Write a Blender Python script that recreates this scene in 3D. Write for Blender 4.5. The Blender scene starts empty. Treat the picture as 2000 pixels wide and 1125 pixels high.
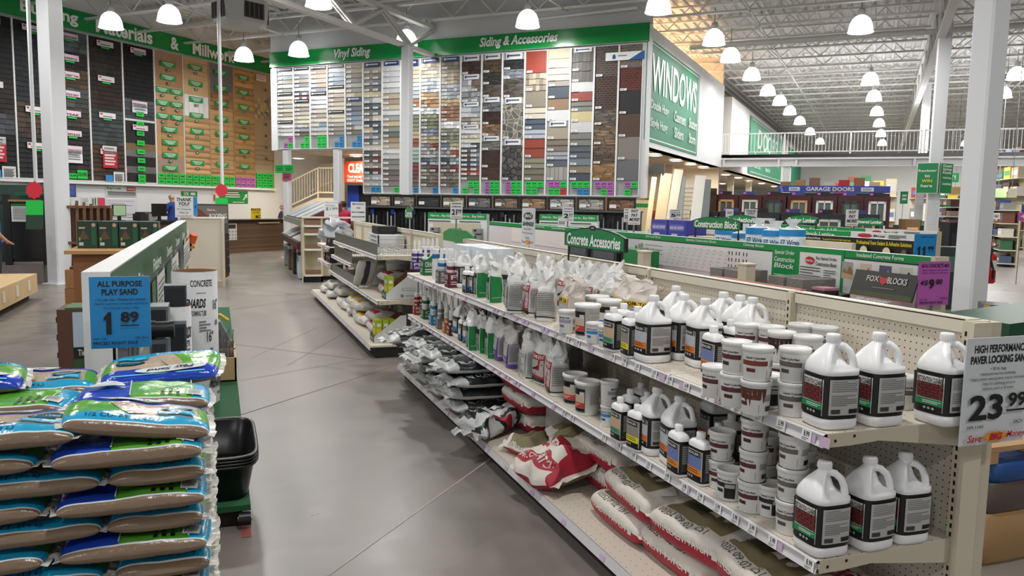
import bpy, bmesh, math, random
from mathutils import Vector, Matrix, noise as mnoise
SC = bpy.context.scene
COL = SC.collection
random.seed(7)
R = math.radians
# ---------------------------------------------------------------- camera
CAM_H = 1.70; FOC = 1545.0
YAW, PITCH, ROLL = R(20.40), R(-6.02), R(1.05)
_f = Vector((math.sin(YAW)*math.cos(PITCH), math.cos(YAW)*math.cos(PITCH), math.sin(PITCH)))
_r0 = Vector((math.cos(YAW), -math.sin(YAW), 0)); _u0 = _r0.cross(_f)
_r = _r0*math.cos(ROLL) + _u0*math.sin(ROLL); _u = -_r0*math.sin(ROLL) + _u0*math.cos(ROLL)
cam_data = bpy.data.cameras.new('camera'); cam = bpy.data.objects.new('camera', cam_data); COL.objects.link(cam)
cam_data.sensor_width = 36.0; cam_data.lens = 36.0*FOC/2000.0; cam_data.clip_end = 400; cam_data.clip_start = .05
cam.matrix_world = Matrix(((_r.x, _u.x, -_f.x, 0), (_r.y, _u.y, -_f.y, 0), (_r.z, _u.z, -_f.z, CAM_H), (0, 0, 0, 1)))
SC.camera = cam
# ---------------------------------------------------------------- world, exposure
world = bpy.data.worlds.new('world'); SC.world = world; world.use_nodes = True
world.node_tree.nodes['Background'].inputs[0].default_value = (.90, .95, 1.0, 1)
world.node_tree.nodes['Background'].inputs[1].default_value = WORLD_STRENGTH = .75
SC.view_settings.view_transform = 'Standard'; SC.view_settings.look = 'None'
SC.view_settings.exposure = 0.0; SC.view_settings.gamma = 1.0; SC.view_settings.use_curve_mapping = False
SC.cycles.max_bounces = 5; SC.cycles.diffuse_bounces = 3; SC.cycles.glossy_bounces = 2; SC.cycles.transmission_bounces = 3; SC.cycles.caustics_reflective = False; SC.cycles.caustics_refractive = False
LAMP_W = 118.0      # power of each high-bay lamp
# ---------------------------------------------------------------- pixel -> place (measured from the photograph)
S2 = math.sqrt(.5)
def ray(px, py): return _r*((px-1000)/FOC) - _u*((py-562.5)/FOC) + _f
CP = Vector((0, 0, CAM_H))
def atz(px, py, z=0.): d = ray(px, py); return CP + d*((z-CAM_H)/d.z)
def atx(px, py, x): d = ray(px, py); return CP + d*(x/d.x)
def aty(px, py, y): d = ray(px, py); return CP + d*(y/d.y)
def W(bx, by, z=0.): return Vector((S2*bx+S2*by, -S2*bx+S2*by, z))       # building frame -> world
def w2b(p): return Vector((S2*p.x-S2*p.y, S2*p.x+S2*p.y, p.z))
def bby(px, py, by): d = ray(px, py); return w2b(CP + d*(by/(S2*d.x+S2*d.y)))
def bbx(px, py, bx): d = ray(px, py); return w2b(CP + d*(bx/(S2*d.x-S2*d.y)))
def bz(px, py, z=0.): return w2b(atz(px, py, z))
TB = Matrix(((S2, S2, 0, 0), (-S2, S2, 0, 0), (0, 0, 1, 0), (0, 0, 0, 1)))   # building frame matrix
def TR(loc, rz=0, rx=0, ry=0):
    return Matrix.Translation(Vector(loc)) @ Matrix.Rotation(rz, 4, 'Z') @ Matrix.Rotation(ry, 4, 'Y') @ Matrix.Rotation(rx, 4, 'X')
# ---------------------------------------------------------------- materials
def lin(h):
    h = h.lstrip('#'); o = []
    for i in (0, 2, 4):
        c = int(h[i:i+2], 16)/255; o.append(c/12.92 if c <= .04045 else ((c+.055)/1.055)**2.4)
    return (*o, 1)
_mc = {}
def C(h, rough=.55, metal=0., emit=0., bump=0., bs=40., var=0., vs=6., spec=.5, alpha=1., trans=0.):
    k = (h, rough, metal, emit, bump, bs, var, vs, spec, alpha, trans)
    if k in _mc: return _mc[k]
    m = bpy.data.materials.new('mat_'+h.lstrip('#')); m.use_nodes = True; nt = m.node_tree; b = nt.nodes['Principled BSDF']
    b.inputs['Base Color'].default_value = lin(h); b.inputs['Roughness'].default_value = rough; b.inputs['Metallic'].default_value = metal
    b.inputs['Specular IOR Level'].default_value = spec
    if trans: b.inputs['Transmission Weight'].default_value = trans
    if alpha < 1: b.inputs['Alpha'].default_value = alpha
    if emit: b.inputs['Emission Color'].default_value = lin(h); b.inputs['Emission Strength'].default_value = emit
    if bump or var:
        tc = nt.nodes.new('ShaderNodeTexCoord'); n = nt.nodes.new('ShaderNodeTexNoise'); n.inputs['Detail'].default_value = 4
        n.inputs['Scale'].default_value = bs if bump else vs; nt.links.new(tc.outputs['Object'], n.inputs['Vector'])
        if bump:
            bp = nt.nodes.new('ShaderNodeBump'); bp.inputs['Strength'].default_value = bump; bp.inputs['Distance'].default_value = .02
            nt.links.new(n.outputs['Fac'], bp.inputs['Height']); nt.links.new(bp.outputs['Normal'], b.inputs['Normal'])
        if var:
            n2 = nt.nodes.new('ShaderNodeTexNoise'); n2.inputs['Scale'].default_value = vs; n2.inputs['Detail'].default_value = 5
            nt.links.new(tc.outputs['Object'], n2.inputs['Vector'])
            mx = nt.nodes.new('ShaderNodeMix'); mx.data_type = 'RGBA'; c = lin(h)
            mx.inputs[6].default_value = tuple(x*(1-var) for x in c[:3])+(1,); mx.inputs[7].default_value = tuple(min(1, x*(1+var)) for x in c[:3])+(1,)
            nt.links.new(n2.outputs['Fac'], mx.inputs[0]); nt.links.new(mx.outputs[2], b.inputs['Base Color'])
    _mc[k] = m; return m
# ---------------------------------------------------------------- lettering
_tc = {}; _CH = {}
def _kids(o): return _CH.get(o.name, [])
def text2d(s, bold=.02, shear=0.):
    k = (s, bold, shear)
    if k in _tc: return _tc[k]
    cu = bpy.data.curves.new('lettering', 'FONT'); cu.body = s; cu.offset = bold; cu.shear = shear; cu.resolution_u = 3; cu.align_x = 'CENTER'; cu.space_line = .95
    if s in ('1', '11'):
        g = [(.3, 0), (.72, 0), (.72, 1), (.48, 1), (.1, .74), (.1, .6), (.3, .7)]; n = len(s)
        _tc[k] = ([((a+i)/n, b) for i in range(n) for a, b in g], [tuple(range(7*i, 7*i+7)) for i in range(n)]); return _tc[k]
    o = bpy.data.objects.new('lettering', cu); me = bpy.data.meshes.new_from_object(o)
    vs = [(v.co.x, v.co.y) for v in me.vertices]; fs = [tuple(p.vertices) for p in me.polygons]
    bpy.data.objects.remove(o); bpy.data.curves.remove(cu); bpy.data.meshes.remove(me)
    if vs:
        x0 = min(v[0] for v in vs); x1 = max(v[0] for v in vs); y0 = min(v[1] for v in vs); y1 = max(v[1] for v in vs)
        vs = [((a-x0)/max(x1-x0, 1e-6), (b-y0)/max(y1-y0, 1e-6)) for a, b in vs]
    _tc[k] = (vs, fs); return _tc[k]
# ---------------------------------------------------------------- mesh builder
class MB:
    def __init__(s, T=None): s.v = []; s.f = []; s.mi = []; s.sm = []; s.mats = []; s.T = T
    def add(s, vs, fs, mat, smooth=False):
        o = len(s.v); T = s.T
        s.v += [tuple(T @ Vector(p)) for p in vs] if T is not None else [tuple(p) for p in vs]
        if not isinstance(mat, (list, tuple)):
            if mat not in s.mats: s.mats.append(mat)
            i = s.mats.index(mat); s.mi += [i]*len(fs)
        else:
            for mm in mat:
                if mm not in s.mats: s.mats.append(mm)
                s.mi.append(s.mats.index(mm))
        s.f += [tuple(o+j for j in q) for q in fs]; s.sm += [smooth]*len(fs); return s
    def box(s, x0, y0, z0, x1, y1, z1, mat):
        vs = [(x, y, z) for z in (z0, z1) for y in (y0, y1) for x in (x0, x1)]
        return s.add(vs, [(0, 2, 3, 1), (4, 5, 7, 6), (0, 1, 5, 4), (2, 6, 7, 3), (0, 4, 6, 2), (1, 3, 7, 5)], mat)
    def bar(s, a, b, w, h, mat, up=(0, 0, 1)):
        a = Vector(a); b = Vector(b); d = (b-a).normalized(); u = Vector(up)
        if abs(d.dot(u)) > .99: u = Vector((0, 1, 0))
        r = d.cross(u).normalized()*w/2; t = r.cross(d).normalized()*h/2
        vs = [p+i*r+j*t for p in (a, b) for i, j in ((-1, -1), (1, -1), (1, 1), (-1, 1))]
        return s.add(vs, [(0, 1, 2, 3), (7, 6, 5, 4), (0, 4, 5, 1), (1, 5, 6, 2), (2, 6, 7, 3), (3, 7, 4, 0)], mat)
    def quad(s, a, b, c, d, mat): return s.add([a, b, c, d], [(0, 1, 2, 3)], mat)
    def tube(s, pts, r, mat, n=8, caps=True):
        pts = [Vector(p) for p in pts]; vs = []; fs = []; m = len(pts); prev = None
        rs = r if isinstance(r, (list, tuple)) else [r]*m
        for i, p in enumerate(pts):
            d = (pts[min(i+1, m-1)]-pts[max(i-1, 0)]).normalized()
            a = prev if prev else (Vector((0, 0, 1)) if abs(d.z) < .9 else Vector((1, 0, 0)))
            x = (a - d*a.dot(d)).normalized(); prev = x; y = d.cross(x)
            for k in range(n): t = 2*math.pi*k/n; vs.append(p+(x*math.cos(t)+y*math.sin(t))*rs[i])
        for i in range(m-1):
            for k in range(n): fs.append((i*n+k, i*n+(k+1) % n, (i+1)*n+(k+1) % n, (i+1)*n+k))
        s.add(vs, fs, mat, True)
        if caps: s.add([vs[k] for k in range(n)], [tuple(range(n))[::-1]], mat); s.add([vs[(m-1)*n+k] for k in range(n)], [tuple(range(n))], mat)
        return s
    def lathe(s, prof, c, mat, n=20, smooth=True, cap=True):
        c = Vector(c); vs = []; fs = []; m = len(prof)
        for r, z in prof:
            for k in range(n): t = 2*math.pi*k/n; vs.append(c+Vector((r*math.cos(t), r*math.sin(t), z)))
        for i in range(m-1):
            for k in range(n): fs.append((i*n+k, i*n+(k+1) % n, (i+1)*n+(k+1) % n, (i+1)*n+k))
        s.add(vs, fs, mat, smooth)
        if cap:
            if prof[0][0] > 1e-4: s.add(vs[:n], [tuple(range(n))[::-1]], mat)
            if prof[-1][0] > 1e-4: s.add(vs[-n:], [tuple(range(n))], mat)
        return s
    def prism(s, poly, O, U, V, d, mat, side=None):
        O, U, V = Vector(O), Vector(U), Vector(V); N = U.cross(V).normalized()*d; n = len(poly)
        f = [O+U*a+V*b for a, b in poly]; vs = f+[p-N for p in f]
        s.add(vs, [tuple(range(n)), tuple(range(2*n-1, n-1, -1))], mat)
        return s.add(vs, [(i, i+n, (i+1) % n+n, (i+1) % n) for i in range(n)], side or mat)
    def loft(s, rings, mat, caps=True, smooth=True):
        n = len(rings[0]); vs = [p for r in rings for p in r]
        fs = [(i*n+k, i*n+(k+1) % n, (i+1)*n+(k+1) % n, (i+1)*n+k) for i in range(len(rings)-1) for k in range(n)]
        s.add(vs, fs, mat, smooth)
        if caps: s.add(rings[0], [tuple(range(n))[::-1]], mat, smooth); s.add(rings[-1], [tuple(range(n))], mat, smooth)
        return s
    def art(s, F, items, eps=.0008, sub=None):
        """print a design on a surface F(u,v,h): ('r',u0,v0,u1,v1,mat) ('t',text,u0,v0,u1,v1,mat[,bold,shear]) ('p',pts,mat) ('e',u,v,ru,rv,mat)"""
        h = 0
        for it in items:
            h += eps; k = it[0]
            if k == 'r':
                _, u0, v0, u1, v1, m = it; nu = max(1, math.ceil(abs(u1-u0)*sub[0])) if sub else 1; nv = max(1, math.ceil(abs(v1-v0)*sub[1])) if sub else 1
                vs = [F(u0+(u1-u0)*i/nu, v0+(v1-v0)*j/nv, h) for j in range(nv+1) for i in range(nu+1)]
                s.add(vs, [(j*(nu+1)+i, j*(nu+1)+i+1, (j+1)*(nu+1)+i+1, (j+1)*(nu+1)+i) for j in range(nv) for i in range(nu)], m, bool(sub))
            elif k == 't':
                _, tx, u0, v0, u1, v1, m = it[:7]; b = it[7] if len(it) > 7 else .02; sh = it[8] if len(it) > 8 else 0.
                vs, fs = text2d(tx, b, sh)
                if vs: s.add([F(u0+(u1-u0)*a, v0+(v1-v0)*c, h) for a, c in vs], fs, m)
            elif k == 'p': s.add([F(a, c, h) for a, c in it[1]], [tuple(range(len(it[1])))], it[2])
            elif k == 'e':
                _, u, v, ru, rv, m = it
                s.add([F(u+ru*math.cos(t*math.pi/9), v+rv*math.sin(t*math.pi/9), h) for t in range(18)], [tuple(range(18))], m)
        return s
    def build(s, name, parent=None, smooth_all=None):
        me = bpy.data.meshes.new(name); vs = s.v
        if parent is not None:
            I = wm(parent).inverted(); vs = [I @ Vector(p) for p in vs]
        me.from_pydata(vs, [], s.f)
        for m in s.mats: me.materials.append(m)
        me.polygons.foreach_set('material_index', s.mi); me.polygons.foreach_set('use_smooth', s.sm if smooth_all is None else [smooth_all]*len(s.f))
        me.update(); o = bpy.data.objects.new(name, me); COL.objects.link(o)
        if parent is not None: o.parent = parent; _CH.setdefault(parent.name, []).append(o)
        return o
def wm(o):
    m = Matrix.Translation(o.location) @ o.rotation_euler.to_matrix().to_4x4()
    return wm(o.parent) @ m if o.parent else m
def flat(O, U, V):
    """surface function for a flat panel, u and v in 0..1"""
    O, U, V = Vector(O), Vector(U), Vector(V); N = U.cross(V).normalized()
    return lambda u, v, h: O+U*u+V*v+N*h
# ---------------------------------------------------------------- things
def tag(o, label, cat, group=None, kind=None):
    o['label'] = label; o['category'] = cat
    if group: o['group'] = group
    if kind: o['kind'] = kind
    return o
def thing(name, label, cat, loc=(0, 0, 0), rz=0, group=None):
    o = bpy.data.objects.new(name, None); COL.objects.link(o); o.empty_display_size = .1
    o.location = Vector(loc); o.rotation_euler = (0, 0, rz); return tag(o, label, cat, group)
def struct(mb, name): o = mb.build(name); o['kind'] = 'structure'; return o
def dup(root, loc, rz=0, label=None, group=None, rx=0, ry=0):
    r = root.copy(); COL.objects.link(r); r.location = Vector(loc); r.rotation_euler = (rx, ry, rz)
    if label: r['label'] = label
    if group: r['group'] = group
    for ch in _kids(root):
        c = ch.copy(); COL.objects.link(c); c.parent = r; _CH.setdefault(r.name, []).append(c)
        for g in _kids(ch):
            d = g.copy(); COL.objects.link(d); d.parent = c; _CH.setdefault(c.name, []).append(d)
    return r
_proto_used = {}
def place(proto, loc, rz=0, label=None, group=None, rx=0, ry=0, cat=None):
    """first use moves the prototype, later uses copy it with its parts"""
    if proto.name not in _proto_used:
        _proto_used[proto.name] = 1; o = proto; o.location = Vector(loc); o.rotation_euler = (rx, ry, rz)
        if label: o['label'] = label
        if group: o['group'] = group
    else: o = dup(proto, loc, rz, label, group, rx, ry)
    if cat: o['category'] = cat
    return o
ORD = ['first', 'second', 'third', 'fourth', 'fifth', 'sixth', 'seventh', 'eighth', 'ninth', 'tenth', 'eleventh', 'twelfth', 'thirteenth', 'fourteenth', 'fifteenth', 'sixteenth', 'seventeenth', 'eighteenth', 'nineteenth', 'twentieth']
ORD += ['twenty-'+x for x in ORD[:9]] + ['thirtieth'] + ['thirty-'+x for x in ORD[:9]]
def nz(p, s, seed=0): return mnoise.noise(Vector((p[0]*s+seed*3.1, p[1]*s+seed*1.7, p[2]*s-seed*2.3)))
# common colours
WHITE = C('#e9e9e6', .5); BLACK = C('#0c0c0d', .5); BEIGE = C('#cdc3ad', .5); BEIGED = C('#b5ab95', .55); DARKHOLE = C('#151310', .9)
GREEN = C('#0b7a3e', .35); SGREEN = C('#0d8a45', .4); RED = C('#b3202b', .5); GREYM = C('#8f9194', .35, .6); CARD = C('#8a6440', .8, var=.12)
NEONG = C('#18c94a', .6); NEONP = C('#b660b4', .6); NEONB = C('#2f86c6', .6); TXT = C('#151515', .6); TGREY = C('#77777a', .6); LGREY = C('#b9babb', .6)
# ================================================================ lamps' light, plus unseen added lights
LAMPS = [(-18.1, 14.6), (-16.05, 14.6), (-17.73, 18.9, 5.89), (-15.48, 18.7, 5.87), (-11.6, 14.7), (-11.7, 18.5, 5.88), (-8.0, 18.1), (-4.7, 17.8), (-4.2, 21.7), (-4.2, 24.3), (-4.1, 27.9), (-4.05, 31.8),
         (-3.95, 34.9), (-3.9, 38.5), (-3.85, 43), (-3.8, 49), (-3.7, 56), (-.64, 21.4), (-.5, 30.1), (-.4, 34.5), (-.3, 39.8), (-.2, 45), (-.1, 51), (0, 58),
         (3.8, 30.4), (4.0, 35), (4.3, 46), (4.6, 52.5), (4.9, 59.2)]
UNSEEN_LIGHTS = [(-14, 8), (-8, 8), (-2, 8), (4, 8), (-14, 1), (-7, 2), (-1, 2), (5, 2), (-8, -5), (-1, -5), (6, 14.5), (1.5, 15), (-3.5, 13), (-8.5, 13), (8, 22), (4.2, 22), (8.5, 30), (8.5, 38), (12, 26), (4, 26), (-11, 11.5), (7, 44), (9, 54)]  # store lamps beyond the frame, no fixtures; several added to brighten floor and balcony
def area(loc, power, size, col=(1, .985, .965), name='hall_light', shape='DISK', spread=None):
    l = bpy.data.lights.new(name, 'AREA'); l.energy = power; l.shape = shape; l.size = size; l.color = col
    if spread: l.spread = spread
    o = bpy.data.objects.new(name, l); COL.objects.link(o); o.location = Vector(loc); return o
for bx, by, *zz in LAMPS:
    if by < 60: area(W(bx, by, (zz or [6.0])[0]-.02), LAMP_W*(.8 if bx < -17 else .42 if zz else .3 if -5 < bx < -4.1 and by < 22 else .6 if -5 < bx < -3 else 1.5 if by < 33 and bx > -1 else 1 if by < 33 else 2.6), .5)
for bx, by in UNSEEN_LIGHTS: area(W(bx, by, 5.98), LAMP_W*1.15, .5)
for bx, by in ((-7.5, 24), (-7.5, 29)): o = area(W(bx, by, 3.9), 260, 1.2, (1, .62, .34)); o.rotation_euler = (math.pi, 0, 0)     # warm loft lamps above the soffit, behind the sample wall
# ================================================================ floor, walls, ceiling
def floor_mat():
    m = C('#8d8680', .33, var=.0001); m = m.copy(); nt = m.node_tree; b = nt.nodes['Principled BSDF']
    for n in list(nt.nodes):
        if n.type in ('TEX_NOISE', 'MIX', 'TEX_COORD'): nt.nodes.remove(n)
    tc = nt.nodes.new('ShaderNodeTexCoord'); L = nt.links.new
    def noise(sc, det=6, dist=0.):
        n = nt.nodes.new('ShaderNodeTexNoise'); n.inputs['Scale'].default_value = sc; n.inputs['Detail'].default_value = det; n.inputs['Distortion'].default_value = dist; L(tc.outputs['Object'], n.inputs['Vector']); return n
    a = noise(.5); d = noise(3.5, 8, .6); e = noise(60, 2)
    r = nt.nodes.new('ShaderNodeValToRGB'); r.color_ramp.elements[0].position = .3; r.color_ramp.elements[0].color = lin('#6f6963'); r.color_ramp.elements[1].position = .72; r.color_ramp.elements[1].color = lin('#8d8780')
    mx = nt.nodes.new('ShaderNodeMath'); mx.operation = 'MULTIPLY_ADD'; mx.inputs[1].default_value = .55; L(a.outputs['Fac'], mx.inputs[0])
    m2 = nt.nodes.new('ShaderNodeMath'); m2.operation = 'MULTIPLY'; m2.inputs[1].default_value = .45; L(d.outputs['Fac'], m2.inputs[0]); L(m2.outputs[0], mx.inputs[2])
    L(mx.outputs[0], r.inputs[0]); L(r.outputs[0], b.inputs['Base Color'])
    rr = nt.nodes.new('ShaderNodeMapRange'); rr.inputs['To Min'].default_value = .22; rr.inputs['To Max'].default_value = .42; L(d.outputs['Fac'], rr.inputs[0]); L(rr.outputs[0], b.inputs['Roughness'])
    bp = nt.nodes.new('ShaderNodeBump'); bp.inputs['Strength'].default_value = .04; bp.inputs['Distance'].default_value = .01; L(e.outputs['Fac'], bp.inputs['Height']); L(bp.outputs['Normal'], b.inputs['Normal'])
    return m
fl = MB(TB); fl.box(-24, -12, -.2, 30, 65, 0, floor_mat())
JOINT = C('#6a655f', .8)
for by in (-2, 2.5, 7, 11.5, 16, 20.5, 27, 34): fl.box(-20.5, by, .0005, 25, by+.012, .0012, JOINT)
for bx in (-18, -13.5, -9, -4.5, 0, 4.5, 9): fl.box(bx, -8, .0005, bx+.012, 60, .0012, JOINT)
# the pale saw cut that runs out from the shelf
a = atz(640, 1125); b = atz(962, 893); d = (b-a).normalized(); n = Vector((-d.y, d.x, 0))*.005
fl.T = None; fl.quad(a-n+Vector((0, 0, .0015)), b-n+Vector((0, 0, .0015)), b+n+Vector((0, 0, .0015)), a+n+Vector((0, 0, .0015)), C('#b0aaa2', .8))
for p, q in (((462, 745), (770, 690)), ((560, 715), (690, 640)), ((490, 700), (620, 640))):
    a = atz(*p); b = atz(*q); d = (b-a).normalized(); n = Vector((-d.y, d.x, 0))*.004; z = Vector((0, 0, .0015)); fl.quad(a-n+z, b-n+z, b+n+z, a+n+z, JOINT)
struct(fl, 'floor')
t = MB(); TAPE = C('#8a4a44', .7)
a = [atz(*p) for p in ((469, 1008), (488, 1006), (491, 1049), (472, 1051))]
t.add([p+Vector((0, 0, .002)) for p in a], [(0, 3, 2, 1)], TAPE); tag(t.build('floor_tape'), 'short strip of dark red tape on the grey floor by the green platform', 'tape')
WALLW = C('#dedfe0', .7, var=.03, vs=.6); DECK = C('#d5d5d2', .55); STEEL = C('#dcdcda', .5)
w = MB(TB); w.box(-20.8, -12, 0, -20.6, 34, 7.6, WALLW); struct(w, 'wall_left')
w = MB(TB); w.box(-20.6, 31, 0, -5.6, 31.2, 7.6, C('#d8cfc0', .7)); struct(w, 'wall_stairs')
w = MB(TB); w.box(-24, 64.5, 0, 30, 64.8, 7.6, C('#d6d6d3', .7)); struct(w, 'wall_back')
w = MB(TB); w.box(25, -12, 0, 25.3, 64.5, 7.6, C('#c9c7c2', .7)); struct(w, 'wall_right')
# corrugated roof deck, ribs along by
ce = MB(TB); vs = []; fs = []; xs = []; x = -24.
while x < 26: xs += [(x, 7.4), (x+.09, 7.4), (x+.12, 7.34), (x+.20, 7.34), (x+.23, 7.4)]; x += .3
for y in (-12, 64.5): vs += [(x, y, z) for x, z in xs]
n = len(xs); fs = [(i, i+1, n+i+1, n+i) for i in range(n-1)]
ce.add(vs, fs, DECK); ce.box(-24, -12, 7.45, 26, 64.5, 7.6, DECK); struct(ce, 'ceiling')
# open-web joists along bx
def joist(mb, x0, x1, y, zb=6.62, zt=7.3, step=.62, w=.06):
    mb.box(x0, y-w, zt-.05, x1, y+w, zt, STEEL); mb.box(x0, y-w, zb, x1, y+w, zb+.05, STEEL)
    k = int((x1-x0)/step)
    for i in range(k):
        a = x0+i*step; u, v = ((zb+.05, zt-.05) if i % 2 else (zt-.05, zb+.05)); mb.bar((a, y, u), (a+step, y, v), .025, .025, STEEL)
i = 0
y = 5.2
while y < 63:
    if y < 30: segs = ((-20.6, -11.4), (-11.4, 1.1), (1.1, 13), (13, 25))
    else: segs = ((-5.6, 1.1), (1.1, 13), (13, 25))
    for a, b in segs:
        j = MB(TB); joist(j, a+.1, b-.1, y, step=.62 if y < 40 else .9); o = struct(j, 'ceiling_joist')
    y += 1.75
# girders along by (trusses)
def girder(x, y0, y1, zb, zt, step=1.25, name='ceiling_girder'):
    g = MB(TB); g.box(x-.09, y0, zt-.1, x+.09, y1, zt, STEEL); g.box(x-.09, y0, zb, x+.09, y1, zb+.1, STEEL)
    k = int((y1-y0)/step)
    for i in range(k):
        a = y0+i*step; u, v = ((zb+.1, zt-.1) if i % 2 else (zt-.1, zb+.1))
        for dx in (-.05, .05): g.bar((x+dx, a, u), (x+dx, a+step, v), .05, .08, STEEL)
    struct(g, name)
girder(-11.45, 2, 30, 5.72, 6.55); girder(1.15, 4, 64, 5.9, 6.9); girder(13, 4, 64, 5.9, 6.9)
for i in range(5):          # bridging rods across the joists
    g = MB(TB); x = (-16.5, -7.5, -3.2, 4.6, 8.6)[i]; g.bar((x, 5, 7.28), (x, 60, 7.28), .04, .04, STEEL); g.bar((x, 5, 6.64), (x, 60, 6.64), .04, .04, STEEL); struct(g, 'ceiling_bridging')
pp = MB(TB); pp.tube([(-5.2, 23.4, 6.3), (13, 23.4, 6.3)], .07, STEEL); struct(pp, 'ceiling_pipe')
pp = MB(TB); pp.tube([(-20, 20.6, 6.5), (-5.6, 19.2, 6.5)], .04, STEEL); struct(pp, 'ceiling_pipe')
# columns
def column(p, w, z1, name='structural_column', label='', rz=0, m=None):
    t = thing(name, label, 'column', (p.x, p.y, 0), rz); b = MB(TR(t.location, rz)); h = w/2; q = .025
    m = m or C('#d9dbde', .45)
    b.loft([[(x*s, y*s, z) for x, y in ((-h, -h+q), (-h+q, -h), (h-q, -h), (h, -h+q), (h, h-q), (h-q, h), (-h+q, h), (-h, h-q))] for z, s in ((0, 1), (z1, 1))], m, smooth=False)
    b.build('shaft', t); b = MB(TR(t.location, rz)); b.box(-h-.06, -h-.06, 0, h+.06, h+.06, .02, m); b.build('base_plate', t)
    b = MB(TR(t.location, rz)); b.box(-h-.05, -h-.05, z1, h+.05, h+.05, z1+.02, m); b.build('cap_plate', t); return t
pc = atz(119, 555)
column(pc+Vector((-.02, .1, 0)), .33, 7.2, label='wide white column at far left before the shingle wall', rz=R(45))
q = aty(795, 400, 13); q = W(-11.36, 18.0); column(q, .24, 5.72, label='slim white column in front of the siding sample wall', rz=R(45))
RC = CP+ray(1891, 610)*10.3; column(Vector((RC.x, RC.y, 0)), .30, 6.9, label='thick white column at right, beside the red fire extinguisher')
d2 = CP+ray(1829, 300)*19.5; column(Vector((d2.x, d2.y, 0)), .30, 6.9, label='white column behind, carrying the green register signs', rz=R(45))
d3 = CP+ray(1800, 330)*31; column(Vector((d3.x, d3.y, 0)), .3, 6.9, label='farther white column just left of the green register signs', rz=R(45))
d4 = CP+ray(1516, 350)*34.
column(W(-3.05, 30.3), .26, 3.24, label='white post holding up the balcony left of the garage door sign', rz=R(45))
for nm, lab, px0, px1 in (('conduit_pole', 'thin white pole beside the wide left column, red tag at its foot', (52, 0), (73, 372)), ('conduit_pole', 'thin white pole before the wood siding samples with red tag below', (426, 50), (436, 372))):
    d = 13.6 if px0[0] < 100 else 18.5
    a = CP+ray(*px0)*d; b = CP+ray(*px1)*d; c = (a+b)/2; t = thing(nm, lab, 'pole', (c.x, c.y, 0)); mb = MB(TR((0, 0, 0)))
    mb.tube([(c.x, c.y, max(b.z, .1)), (c.x, c.y, 6.62)], .032 if d < 14 else .04, C('#d6d8da', .4)); mb.build('tube', t)
    z = b.z; F = flat(Vector((c.x, c.y, z-.02))-_r*.17-_f*.06-_u*.16, _r*.34, _u*.36); mb = MB()
    pts = [(.5+.46*math.cos(k*math.pi/10)*(1 if k % 2 else .84), .5+.44*math.sin(k*math.pi/10)*(1 if k % 2 else .84)) for k in range(20)]
    mb.art(F, [('p', pts, C('#d5283c', .6))], .002); mb.art(lambda u, v, h: F(u, v, h-.004), [('p', pts[::-1], C('#d5283c', .6))], .002); mb.build('red_tag', t)
    F = flat(Vector((c.x, c.y, z-.02))-_r*.15-_f*.05-_u*.66, _r*.3, _u*.5); mb = MB()
    mb.art(F, [('r', 0, .5, 1, 1, NEONG), ('r', 0, 0, 1, .5, C('#23402e', .6))], .001); mb.art(lambda u, v, h: F(1-u, v, h-.003), [('r', 0, 0, 1, 1, C('#1f7a3c', .6))], .001); mb.build('tag_card', t)
# high-bay lamps
LE = C('#ffffff', .4, emit=2.6); LR = C('#f4f4f0', .3, emit=1.2)
def make_lamp():
    t = thing('pendant_lamp', '', 'lamp', (0, 0, 0))
    m = MB(); pr = [(.295, 0), (.30, .01), (.285, .03), (.275, .1), (.255, .2), (.21, .3), (.14, .37), (.085, .40)]
    m.lathe(pr, (0, 0, 0), LE, 20, cap=False); m.build('shade', t)
    m = MB(); m.lathe([(.28, .012), (.27, .004), (.02, .004)], (0, 0, 0), LR, 20, cap=False); m.build('lens', t)
    m = MB(); m.lathe([(.09, .39), (.09, .5), (.075, .56), (.02, .58)], (0, 0, 0), C('#c9cbcc', .4, .3), 12); m.build('ballast', t)
    m = MB(); m.tube([(0, 0, .56), (0, 0, .95)], .012, GREYM, 6); m.build('hook', t); return t
lp = make_lamp(); cnt = {}
for bx, by, *zz in LAMPS:
    g = 'left bay' if bx < -7.5 else 'left ceiling row' if bx < -3.5 else 'middle ceiling row' if bx < 1 else 'right ceiling row'
    cnt[g] = cnt.get(g, 0)+1
    BAY = ['white dome lamp in front of the word Materials, upper left', 'white dome lamp above the word Materials, below the ceiling heater', 'white dome lamp at the right end of the Millwork sign', 'white dome lamp over the left end of the Vinyl Siding sign', 'white dome lamp cut by the top edge beside the vinyl siding column', 'white dome lamp behind the top of the slim column', 'white dome lamp above the words Siding & Accessories']
    lab = BAY[cnt[g]-1] if g == 'left bay' else 'white dome lamp, %s from the front in the %s' % (ORD[cnt[g]-1], g)
    place(lp, W(bx, by, (zz or [6.0])[0]), 0, lab, 'dome lamps in the '+g)
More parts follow.
